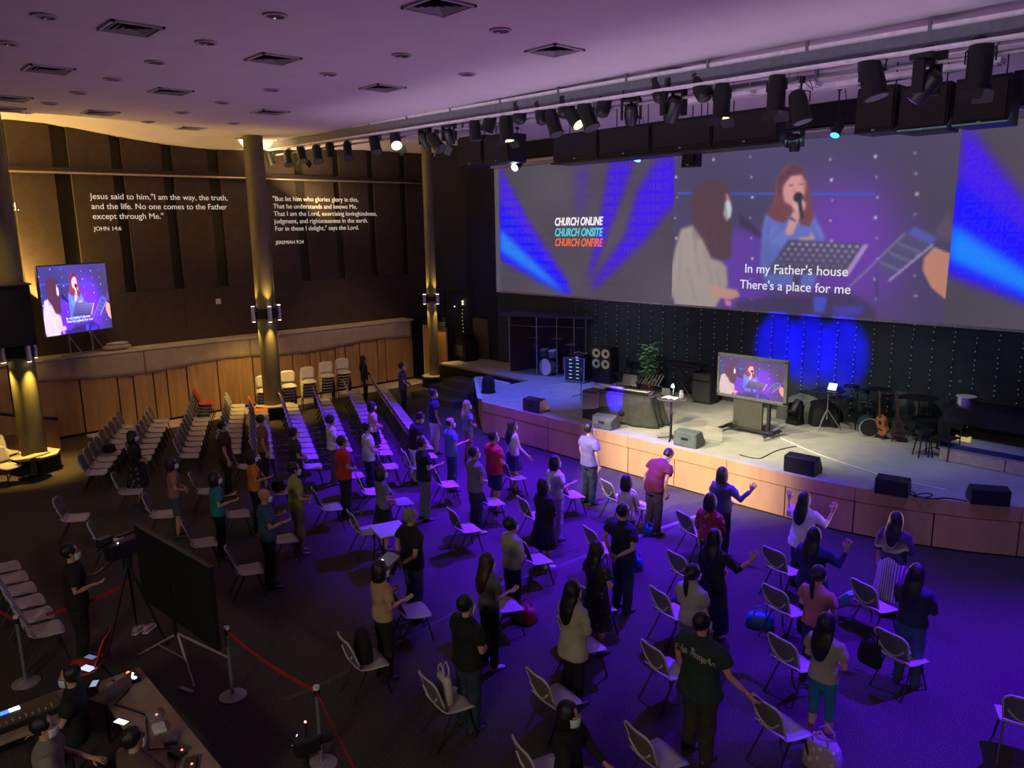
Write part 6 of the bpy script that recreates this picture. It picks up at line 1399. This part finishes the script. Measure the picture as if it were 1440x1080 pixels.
# ------------------------------------------------------------ things among the crowd and at the control desk
# cable ramp on the floor
def strip(label, pts, w, m, name='cable_ramp'):
    P_ = [at(a, b) for a, b in pts]; d = (P_[-1]-P_[0]).normalized(); nn = Vector((-d.y, d.x, 0)); t = thing(name, label, 'cable cover', (0, 0, 0))
    for a, b in zip(P_[:-1], P_[1:]):
        a = a+d*0.01
        M().add([a-nn*w, b-nn*w, b+nn*w, a+nn*w, a-nn*w*0.5+Vector((0, 0, .02)), b-nn*w*0.5+Vector((0, 0, .02)), b+nn*w*0.5+Vector((0, 0, .02)), a+nn*w*0.5+Vector((0, 0, .02))],
                [(3, 2, 1, 0), (4, 5, 6, 7), (0, 1, 5, 4), (1, 2, 6, 5), (2, 3, 7, 6), (3, 0, 4, 7)]).obj('section', m, t)
strip('silver cable ramp on the carpet in front of the stage', [(890, 757), (936, 741), (982, 725)], 0.05, mat('ramp_metal', (0.4, 0.4, 0.42), 0.35, 0.5))
strip('dark cable ramp crossing the carpet beneath the crowd', [(700, 826), (785, 797), (870, 765), (888, 758)], 0.045, DGREY)
strip('dark cable ramp running to the lower left of the crowd', [(400, 985), (470, 955), (560, 905), (640, 862)], 0.03, DGREY)
# small tables
def fold_table(label, px_, py_, w, d, h, rz, m):
    p = at(px_, py_, h); t = thing('folding_table', label, 'table', (p.x, p.y, 0), rz)
    M().bb(-w/2, w/2, -d/2, d/2, h-0.03, h).obj('table_top', m, t, bevel=0.008)
    for sx in (-1, 1):
        M().bb(sx*(w/2-0.08)-0.012, sx*(w/2-0.08)+0.012, -d/2+0.06, d/2-0.06, h-0.07, h-0.03).obj('bracket', BLK, t)
        for sy in (-1, 1): M().tube([(sx*(w/2-0.08), sy*(d/2-0.08), h-0.04), (sx*(w/2-0.04), sy*(d/2-0.04), 0)], 0.014, 6).obj('leg', BLK, t)
    return t
fold_table('small white table between the grey-skirted woman and the grey-haired man', 548, 743, 0.62, 0.55, 0.70, R(-15), mat('table_white', (0.6, 0.56, 0.58), 0.5))
# phone and gadget with light held before the peach tee
p = at(545, 800, 1.0)
t = thing('phone_tripod', 'phone on a small stand glowing before the peach-clad person', 'phone', (p.x, p.y, 0), R(10))
M().tube([(0, 0, 0.3), (0, 0, 1.0)], 0.012, 6).obj('pole', BLK, t)
for k in range(3): M().tube([(0, 0, 0.4), (0.25*math.cos(k*2.1), 0.25*math.sin(k*2.1), 0.01)], 0.01, 5).obj('leg', BLK, t)
M().box((0, 0, 1.05), (0.3, 0.1, 0.2), Matrix.Rotation(-0.6, 3, 'X')).obj('gadget', BLK, t, bevel=0.01)
M().box((0.02, 0.02, 1.16), (0.26, 0.22, 0.012), Matrix.Rotation(0.3, 3, 'X')).obj('clipboard', mat('clipboard', (0.35, 0.35, 0.45), 0.4), t)
M().ell((-0.04, -0.06, 1.13), (0.025, 0.025, 0.025), 8, 5).obj('led', mat('bright_led', (0.8, 0.9, 1), emit=14), t)
M().ell((-0.02, -0.1, 1.03), (0.04, 0.02, 0.012), 8, 5).obj('led', mat('led_dim', (0.7, 0.85, 1), emit=2.5), t)
# red belt barrier
RED = mat('belt_red', (0.42, 0.02, 0.015), 0.6)
posts = [Vector((-11.2, 1.46, 0)), Vector((-9.0, 3.32, 0)), Vector((-7.06, 3.5, 0)), Vector((-5.0, 3.0, 0)), Vector((-12.6, 1.2, 0)), Vector((-11.38, 2.97, 0))]
nmp = ['beside the front corner chairs', 'right of the big black panel', 'at the lower middle by the small camera', None, None, None]
for i, (q, n_) in enumerate(zip(posts, nmp)):
    if n_ is None: continue
    t = thing('barrier_post', 'silver belt barrier post '+n_, 'barrier', q, 0, None)
    s = M().lathe((0, 0, 0), [(0.17, 0), (0.17, 0.015), (0.06, 0.04), (0.03, 0.05)], 24).obj('base', mat('post_base', (0.3, 0.28, 0.29), 0.45, 0.3), t); smooth_by(s)
    M().cyl((0, 0, 0.04), (0, 0, 0.93), 0.024, 12).obj('pole', STEEL, t); M().cyl((0, 0, 0.93), (0, 0, 0.965), 0.036, 14).obj('cap', WHITE, t)
    M().cyl((0, 0, 0.86), (0, 0, 0.93), 0.034, 14).obj('belt_housing', BLK, t)
def belt(label, a, b, sag=0.06):
    t = thing('barrier_belt', label, 'barrier belt', (0, 0, 0)); d = (b-a); n = Vector((-d.y, d.x, 0)).normalized()*0.003
    M().grid(lambda u, v: a+d*(0.015+0.97*u)+Vector((0, 0, 0.925-0.05*v-sag*math.sin(PI*u))), 14, 1, 0.003).obj('belt', RED, t)
belt('red barrier belt stretched right of the big black panel', posts[1], posts[2])
belt('red barrier belt running to the bottom edge past the small camera', posts[2], posts[3])
belt('red barrier belt over the front corner chairs at the left', posts[4], posts[0])
belt('red barrier belt behind the person in the cap', posts[0]+Vector((0.1, 0.3, 0)), posts[5])
# black panel on a pale tripod
t = thing('black_panel', 'big black display panel on a pale tripod at the left', 'screen', (-9.9, 3.05, 0), math.atan2(0.2, 2.11))
M().bb(-1.06, 1.06, -0.03, 0.03, 0.8, 1.86).obj('panel', mat('panel_black', (0.0025, 0.0025, 0.0025), 0.9), t, bevel=0.008)
for z_ in (0.8, 1.86): M().bb(-1.07, 1.07, -0.035, 0.035, z_-0.012, z_+0.012).obj('edge', BLK, t)
PALE = mat('tripod_pale', (0.5, 0.46, 0.4), 0.4, 0.3)
M().tube([(-0.1, -0.02, 0.55), (-0.1, -0.05, 1.3)], 0.022, 8).obj('pole', BLK, t)
for a, b in ((-1.0, -0.2), (0.35, -0.05), (0.05, 0.6)): M().tube([(-0.1, 0, 0.58), (a, b, 0.01)], 0.016, 6).obj('leg', PALE, t)
for a, b in ((-0.55, -0.1), (0.12, -0.03)): M().tube([(-0.1, 0, 0.25), (a, b, 0.3)], 0.008, 5).obj('strut', PALE, t)
# video camera with headphones
t = thing('video_camera', 'large video camera on a black tripod left of the black panel', 'camera', (-11.2, 2.85, 0), R(20))
for k in range(3): M().tube([(0, 0, 1.25), (0.45*math.cos(k*2.1+0.4), 0.45*math.sin(k*2.1+0.4), 0.01)], [0.022, 0.016], 7).obj('leg', BLK, t)
M().cyl((0, 0, 1.2), (0, 0, 1.36), 0.07, 16).obj('fluid_head', BLK, t)
b = M().bb(-0.09, 0.09, -0.28, 0.25, 1.38, 1.6).obj('camera_body', BLK, t, bevel=0.02)
smooth_by(M().cyl((0, 0.25, 1.5), (0, 0.45, 1.5), 0.07, 18, 0.085).obj('lens', BLK, b)); M().bb(-0.03, 0.03, -0.1, 0.15, 1.66, 1.69).obj('handle', BLK, b)
M().bb(-0.2, -0.1, -0.3, -0.1, 1.55, 1.68).obj('viewfinder', BLK, b); M().tube([(0, -0.2, 1.36), (-0.05, -0.6, 1.2)], 0.012, 6).obj('pan_handle', BLK, t)
M().ell((0.06, -0.15, 1.615), (0.01, 0.01, 0.008), 6, 4).obj('indicator', mat('bright_led2', (0.9, 0.9, 1), emit=6), b)
t = thing('headphones', 'black headphones hanging on the large video camera', 'headphones', (-11.32, 2.62, 1.55), R(60))
M().tube([(0.09*math.cos(a), 0, 0.10*math.sin(a)) for a in np.linspace(-0.2, PI+0.2, 12)], 0.012, 6).obj('headband', BLK, t)
for s_ in (-1, 1): smooth_by(M().cyl((s_*0.075, 0, -0.04), (s_*0.115, 0, -0.04), 0.04, 14).obj('ear_cup', BLK, t))
# small camera on tripod at the bottom
t = thing('small_camera', 'small camera with a lit screen on a tripod at the bottom edge', 'camera', (-5.85, 2.75, 0), R(-10))
for k in range(3): M().tube([(0, 0, 1.1), (0.4*math.cos(k*2.1+0.9), 0.4*math.sin(k*2.1+0.9), 0.01)], [0.02, 0.014], 7).obj('leg', BLK, t)
M().cyl((0, 0, 1.1), (0, 0, 1.22), 0.03, 10).obj('head', BLK, t)
b = M().bb(-0.05, 0.09, -0.1, 0.12, 1.22, 1.36).obj('camera_body', BLK, t, bevel=0.015); smooth_by(M().cyl((0.02, 0.12, 1.29), (0.02, 0.24, 1.29), 0.045, 16).obj('lens', BLK, b))
M().box((-0.12, -0.04, 1.27), (0.13, 0.012, 0.09), Matrix.Rotation(-0.5, 3, 'X')@Matrix.Rotation(-0.5, 3, 'Z')).obj('flip_frame', BLK, b)
M().box((-0.122, -0.052, 1.273), (0.10, 0.008, 0.065), Matrix.Rotation(-0.5, 3, 'X')@Matrix.Rotation(-0.5, 3, 'Z')).obj('flip_screen', mat('cam_screen', (0.6, 0.65, 1), emit=2.2), b)
M().ell((0.0, 0.02, 1.5), (0.012, 0.012, 0.012), 6, 4).obj('tally_lamp', mat('tally_red', (1, 0.25, 0.2), emit=6), b); M().tube([(0, 0.02, 1.36), (0, 0.02, 1.5)], 0.01, 5).obj('microphone', BLK, b)
# control desks, L-shaped
DESKM = mat('desk_wood', (0.34, 0.24, 0.15), 0.5)
def desk(label, x0, y0, x1, y1, d, h=0.75):
    a, b = Vector((x0, y0, 0)), Vector((x1, y1, 0)); v = b-a; L = v.length; rz = math.atan2(v.y, v.x); c = (a+b)/2
    t = thing('control_desk', label, 'desk', c, rz)
    M().bb(-L/2, L/2, -d/2, d/2, h-0.04, h).obj('desktop', DESKM, t, bevel=0.006)
    for sx in (-1, 1):
        for sy in (-1, 1): M().tube([(sx*(L/2-0.1), sy*(d/2-0.07), 0), (sx*(L/2-0.1), sy*(d/2-0.07), h-0.04)], 0.018, 6).obj('leg', BLK, t)
    M().bb(-L/2+0.1, L/2-0.1, d/2-0.05, d/2-0.03, 0.3, h-0.04).obj('modesty_panel', BLK, t)
    return t, rz
d1, r1 = desk('control desk with the sound mixer at the lower left corner', -9.02, -0.3, -9.02, 1.55, 0.62)
d2, r2 = desk('control desk with the laptop and small gadgets at the bottom left', -9.2, 2.08, -6.6, 2.08, 0.5)
H = 0.75
t = thing('sound_mixer', 'long dark sound mixer with a blue display on the corner desk', 'mixer', (-9.02, 1.05, H), R(90))
M().bb(-0.4, 0.4, -0.18, 0.18, 0, 0.07).obj('body', BLK, t, bevel=0.01)
for k in range(12): M().bb(-0.36+k*0.06, -0.345+k*0.06, -0.13, -0.08+0.02*math.sin(k*3), 0.07, 0.085).obj('fader', GREY, t)
M().bb(-0.25, -0.05, 0.08, 0.15, 0.071, 0.076).obj('display', mat('blue_display', (0.05, 0.15, 1), emit=2.5), t); M().bb(-0.05, 0.05, 0.08, 0.15, 0.071, 0.077).obj('meter', mat('white_display', (0.8, 0.9, 1), emit=2.2), t)
t = thing('laptop', 'open laptop with a blue-white screen on the long control desk', 'laptop', (-8.72, 1.95, H), R(-65))
M().bb(-0.17, 0.17, -0.24, 0.0, 0, 0.02).obj('base', BLK, t, bevel=0.004); M().bb(-0.14, 0.14, -0.1, -0.02, 0.02, 0.023).obj('keys', DGREY, t)
M().box((0, 0.03, 0.12), (0.34, 0.012, 0.23), Matrix.Rotation(-0.25, 3, 'X')).obj('lid', STEEL, t); M().box((0, 0.022, 0.12), (0.32, 0.006, 0.21), Matrix.Rotation(-0.25, 3, 'X')).obj('display', mat('laptop_display', (0.25, 0.4, 0.9), emit=0.9), t)
LITP = mat('phone_lit', (0.85, 0.95, 1), emit=1.6)
def slab_thing(name, label, cat, x, y, z, w, d, h, rz, m, top=None):
    t = thing(name, label, cat, (x, y, z), rz); b = M().bb(-w/2, w/2, -d/2, d/2, 0, h).obj('body', m, t, bevel=min(w, d, h)*0.2)
    M().bb(-w/2+0.006, w/2-0.006, -d/2+0.006, d/2-0.006, h, h+0.002).obj('top_face', top or m, t); return t
slab_thing('phone', 'brightly lit phone lying before the laptop on the control desk', 'phone', -8.2, 1.84, H, 0.16, 0.08, 0.01, R(25), BLK, LITP)
slab_thing('phone', 'phone with a dim blue screen standing left of the gadgets', 'phone', -9.1, 1.82, H, 0.08, 0.14, 0.05, R(60), BLK, mat('phone_dim', (0.5, 0.6, 0.9), emit=0.6))
slab_thing('paper', 'sheet of buff paper on the long control desk', 'paper', -8.95, 2.05, H, 0.3, 0.2, 0.004, R(15), mat('buff_paper', (0.5, 0.4, 0.28), 0.7))
slab_thing('paper', 'sheet of buff paper at the outer end of the corner desk', 'paper', -9.0, 0.45, H, 0.3, 0.22, 0.004, R(80), mat('buff_paper', (0.5, 0.4, 0.28), 0.7))
t = thing('signal_lamp', 'cluster of white and red lamps behind the laptop', 'lamp', (-8.98, 2.2, H))
M().bb(-0.12, 0.12, -0.05, 0.05, 0, 0.05).obj('box', BLK, t, bevel=0.006)
for k in range(4): M().ell((-0.08+k*0.055, -0.03+0.02*(k % 2), 0.055), (0.03, 0.025, 0.01), 8, 4).obj('lamp', mat('white_glow', (0.95, 0.97, 1), emit=5) if k else mat('red_glow', (1, 0.1, 0.05), emit=4), t)
rg = random.Random(9)
gn = ['grey gadget with a red lamp nearest the laptop', 'white gadget box second along the long desk', 'grey adaptor in the middle of the long desk', 'dark box with two cables toward the right of the long desk', 'small box with a red lamp near the right end of the long desk']
for k in range(5):
    x = -8.15+k*0.26+0.1; t = slab_thing('gadget', gn[k], 'gadget', x, 2.12-0.03*(k % 2), H, 0.16, 0.12, 0.045, R(rg.uniform(-30, 30)), [GREY, WHITE, GREY, DGREY, DGREY][k])
    if k in (0, 3, 4): M().ell((0.04, 0.02, 0.05), (0.012, 0.012, 0.008), 6, 4).obj('lamp', mat('red_led', (1, 0.12, 0.08), emit=6), t)
t = thing('power_strip', 'dark switch box with three red lamps at the right end of the long desk', 'switch', (-6.78, 2.0, H), R(-30))
M().bb(-0.12, 0.12, -0.05, 0.05, 0, 0.06).obj('body', BLK, t, bevel=0.01)
for k in range(3): M().ell((-0.06+k*0.06, 0, 0.065), (0.015, 0.015, 0.01), 6, 4).obj('lamp', mat('red_led', (1, 0.12, 0.08), emit=6), t)
c_ = M().tube([(-9.1+0.3*k+0.1*math.sin(k*9), 2.0+0.12*math.sin(k*2.3), H+0.012+0.01*(k % 2)) for k in range(9)], 0.008, 5)
tag(c_.obj('cable', BLK, smooth=True), 'black cable winding along the long control desk', 'cable')
# red chair with lit phones
chair('red', (-10.28, 2.0, 0), R(150), 'red plastic chair carrying two lit phones by the control desk', None)
slab_thing('phone', 'bright tablet lying on the red chair, nearer one', 'phone', -10.15, 1.98, 0.445, 0.2, 0.12, 0.012, R(25), BLK, mat('tablet_glow', (0.45, 0.5, 1), emit=1.5))
slab_thing('phone', 'dim phone lying on the red chair, farther one', 'phone', -10.4, 2.08, 0.45, 0.16, 0.09, 0.012, R(25), BLK, mat('phone_dim2', (0.2, 0.25, 0.55), emit=0.6))
slab_thing('remote', 'pale remote lying on the carpet below the tripod', 'remote', -9.53, 2.93, 0, 0.22, 0.06, 0.03, R(20), mat('remote_grey', (0.4, 0.36, 0.38), 0.5))
for k, (X, Y, lb) in enumerate(((195, 888, 'pale trainer on the carpet under the black panel, left one'), (210, 886, 'pink trainer on the carpet under the black panel, right one'))):
    p = at(X, Y); t = thing('shoe', lb, 'shoe', (p.x, p.y, 0), R(40)); sm = mat('trainer_%s' % ('a' if k == 0 else 'b'), ((0.4, 0.4, 0.3), (0.5, 0.3, 0.35))[k], 0.5)
    M().rings([[Vector((math.cos(2*PI*i/12)*w_, y_, 0.015+hh*(0.5+0.5*math.sin(2*PI*i/12)))) for i in range(12)] for y_, w_, hh in ((-.12, .03, .08), (-.08, .04, .1), (0, .042, .08), (.08, .048, .05), (.14, .03, .03))]).obj('upper', sm, t, smooth=True)
    M().bb(-0.045, 0.045, -0.12, 0.14, 0, 0.02).obj('sole', WHITE, t, bevel=0.008)
# things by the near left column
p = at(38, 640, 0.45)
t = thing('seat_board', 'tilted cream board standing against the near column plinth', 'board', (p.x+0.62, p.y+0.0, 0), R(-60))
M().box((0, 0, 0.55), (0.6, 0.5, 0.025), Matrix.Rotation(0.15, 3, 'X')).obj('board', mat('cream_board', (0.6, 0.52, 0.35), 0.5), t); M().bb(-0.04, 0.04, -0.05, 0.05, 0.08, 0.53).obj('post', DGREY, t)
M().bb(-0.25, 0.25, -0.25, 0.25, 0, 0.06).obj('foot', BLK, t, bevel=0.01)
cable('coil of white cable on the carpet by the near left column', [(68, 652), (80, 648), (84, 655), (72, 658), (66, 652), (78, 650), (86, 655), (76, 656), (88, 653)], 0.012, WHITE, 0.0)
# bags
def bag(label, X, Y, z, sx, sy, sz, m, rz=0, strap=True, name='bag', loc=None):
    p = loc if loc is not None else at(X, Y, z); t = thing(name, label, 'bag', (p.x, p.y, z), R(rz))
    M().rings([[Vector((math.copysign(abs(math.cos(2*PI*k/16))**0.6, math.cos(2*PI*k/16))*sx*w_, math.copysign(abs(math.sin(2*PI*k/16))**0.6, math.sin(2*PI*k/16))*sy*w_*(1-0.25*zz), sz*zz)) for k in range(16)] for zz, w_ in ((0, .85), (.08, .98), (.45, 1.0), (.8, .9), (.97, .75), (1.0, .6))]).obj('body', m, t, smooth=True)
    if strap:
        for s_ in (-1, 1): M().tube([(-sx*0.45, s_*sy*0.4, sz*0.9), (-sx*0.4, s_*sy*0.5, sz*1.25), (0, s_*sy*0.5, sz*1.45), (sx*0.4, s_*sy*0.5, sz*1.25), (sx*0.45, s_*sy*0.4, sz*0.9)], 0.011, 6).obj('handle', m, t, smooth=True)
    return t
BLUEB = mat('bag_blue', (0.01, 0.10, 0.35), 0.5); REDB = mat('bag_red', (0.30, 0.015, 0.04), 0.6)
bag('blue bag on the floor left of a chair, right side of the crowd', 1068, 880, 0, 0.2, 0.13, 0.2, BLUEB, 30)
bag('blue bag on the floor beside the man in navy tee', 893, 800, 0, 0.14, 0.1, 0.22, BLUEB, 0)
bag('bright blue bag under the chair by the maroon-clad man', 911, 752, 0, 0.12, 0.08, 0.16, BLUEB, 0)
bag('dark red bag on the floor before the woman in cream blouse', 738, 872, 0, 0.2, 0.14, 0.22, REDB, 10)
bag('patterned bag at the feet of the woman in teal cropped trousers', 1155, 1078, 0, 0.2, 0.16, 0.32, mat('bag_floral', (0.35, 0.25, 0.3), 0.7, kind='floral', col2=(0.6, 0.5, 0.5), scale=14), 0)
cmap = {(X, Y): (p_, rz_) for X, Y, p_, rz_ in CHAIRS}
def onchair(key, dx, dy, z):
    p_, rz_ = cmap[key]; return Vector((p_.x+dx*math.cos(rz_)-dy*math.sin(rz_), p_.y+dx*math.sin(rz_)+dy*math.cos(rz_), z))
bag('black backpack resting on the chair left of the peach tee', 0, 0, 0.455, 0.17, 0.1, 0.4, BLKM, math.degrees(cmap[(515, 928)][1]), False, loc=onchair((515, 928), 0, -0.03, 0.455))
bag('white tote bag with tall handles on the bottom chair', 0, 0, 0.455, 0.15, 0.07, 0.34, mat('tote_white', (0.5, 0.45, 0.38), 0.8), math.degrees(cmap[(632, 985)][1]), True, loc=onchair((632, 985), 0, -0.06, 0.455))
bag('black bag slung behind the chair left of the far right woman', 0, 0, 0.35, 0.16, 0.06, 0.3, BLKM, math.degrees(cmap[(1268, 922)][1]), True, loc=onchair((1268, 922), -0.18, -0.38, 0.35))
bag('dark bag on the chair before the person in orange', 0, 0, 0.455, 0.15, 0.11, 0.2, BLKM, 20, False, loc=onchair((392, 690), 0, 0.0, 0.455))
p_, rz_ = cmap[(1230, 850)]
t = thing('jacket', 'pale blue jacket draped over the chair on the right', 'clothing', (p_.x, p_.y, 0), rz_)
M().grid(lambda u, v: (-0.25-0.32*u+0.03*math.sin(v*9), -0.05+(v-0.5)*0.35+0.03*math.sin(u*7), 0.50-0.38*u*u+0.025*math.sin(v*11+u*5)), 10, 10, 0.015).obj('cloth', mat('jacket_blue', (0.25, 0.4, 0.75), 0.8), t, smooth=True)
M().grid(lambda u, v: (-0.22+0.2*v, -0.15+0.25*u, 0.475+0.02*math.sin(v*9+u*6)), 6, 6, 0.015).obj('sleeve', mat('jacket_blue', (0.25, 0.4, 0.75), 0.8), t, smooth=True)
# a bag on the first empty row
A0 = row_place(*ROWS[0], int(math.dist(*ROWS[0])/0.505)+1)[3]
bag('dark bag on a chair in the leftmost empty row', 0, 0, 0.455, 0.16, 0.12, 0.2, BLKM, 25, False, loc=Vector((A0[0].x, A0[0].y, 0)))

# blackletter words across the green shirt, drawn with a broad slanted pen
GL_ = {'P': [[(0, 0), (0, 1)], [(0, 1), (.45, .95), (.5, .6), (0, .5)]], 'a': [[(.05, .6), (.35, .62), (.38, .05), (.48, 0)], [(.36, .38), (.05, .3), (.05, .05), (.36, .1)]], 'l': [[(.0, 1.0), (.06, .95), (.06, .08), (.18, 0)]],
       'm': [[(0, .6), (.05, .55), (.05, 0)], [(.05, .5), (.25, .62), (.28, 0)], [(.28, .5), (.48, .62), (.52, .02)]], 'A': [[(0, .95), (.3, 1), (.2, .1), (0, 0)], [(.3, 1), (.52, .9), (.56, 0)], [(.2, .45), (.55, .45)]],
       'n': [[(0, .6), (.05, .55), (.05, 0)], [(.05, .5), (.3, .62), (.34, .02)]], 'g': [[(.36, .6), (.05, .6), (.05, .15), (.36, .1)], [(.36, .62), (.38, -.2), (.05, -.3)]], 'e': [[(.38, .12), (.1, 0), (.05, .2), (.06, .6), (.36, .58), (.36, .35), (.08, .3)]], 's': [[(.34, .62), (.06, .55), (.08, .36), (.34, .28), (.32, .06), (.0, .02)]]}
WDT = {'P': .62, 'a': .58, 'l': .26, 'm': .68, 'A': .72, 'n': .5, 'g': .52, 'e': .5, 's': .48, ' ': .3}
word = 'Palm Angels'; total = sum(WDT[c] for c in word); shirt = [c for c in GREENP.children if c.name.split('.')[0] == 'shirt'][0]
bpy.context.view_layer.update()
from mathutils.bvhtree import BVHTree
bm_ = bmesh.new(); bm_.from_mesh(shirt.data); tree = BVHTree.FromBMesh(bm_)
LETT = mat('shirt_print', (0.45, 0.42, 0.36), 0.8, var=0.02)
sc = 0.53/total; xo = -0.265
for ch in word:
    mb = M()
    for st_ in GL_.get(ch, []):
        pts = []
        for a, b in zip(st_[:-1], st_[1:]):
            n = 3
            pts += [(a[0]+(b[0]-a[0])*k/n, a[1]+(b[1]-a[1])*k/n) for k in range(n)]
        pts.append(st_[-1]); o0 = len(mb.v)
        for (a, b) in pts:
            for s_ in (-1, 1):
                x_ = xo+(a+s_*0.075)*sc; z_ = 1.285-1.1*x_*x_+(b+s_*0.055)*0.085-0.02
                z_ = z_*1.74/1.70
                hit = tree.ray_cast(Vector((x_, -1, z_)), Vector((0, 1, 0)))
                y_ = hit[0].y if hit[0] is not None else -0.1
                mb.v.append((x_, y_-0.004, z_))
        for k in range(len(pts)-1): mb.f.append((o0+2*k, o0+2*k+1, o0+2*k+3, o0+2*k+2))
    if mb.v: mb.obj('letter', LETT, shirt)
    xo += WDT[ch]*sc
bm_.free()
# ------------------------------------------------------------ fit the lettering to its measured width, then make all curves plain meshes
bpy.context.view_layer.update()
for o, w_, h_ in TEXTS:
    d = o.dimensions
    if d.x > 1e-6:
        k = w_/d.x; ky = (h_/(d.y) if h_ else k); o.scale = (k, ky, 1)
bpy.context.view_layer.update(); dg = bpy.context.evaluated_depsgraph_get()
for o in [o for o in COL.objects if o.type in ('FONT', 'CURVE')]:
    me = bpy.data.meshes.new_from_object(o.evaluated_get(dg)); nm = o.name
    n = bpy.data.objects.new(nm, me); COL.objects.link(n); n.parent = o.parent; n.location = o.location; n.rotation_euler = o.rotation_euler; n.scale = o.scale
    for k_ in o.keys(): n[k_] = o[k_]
    bpy.data.objects.remove(o); n.name = nm
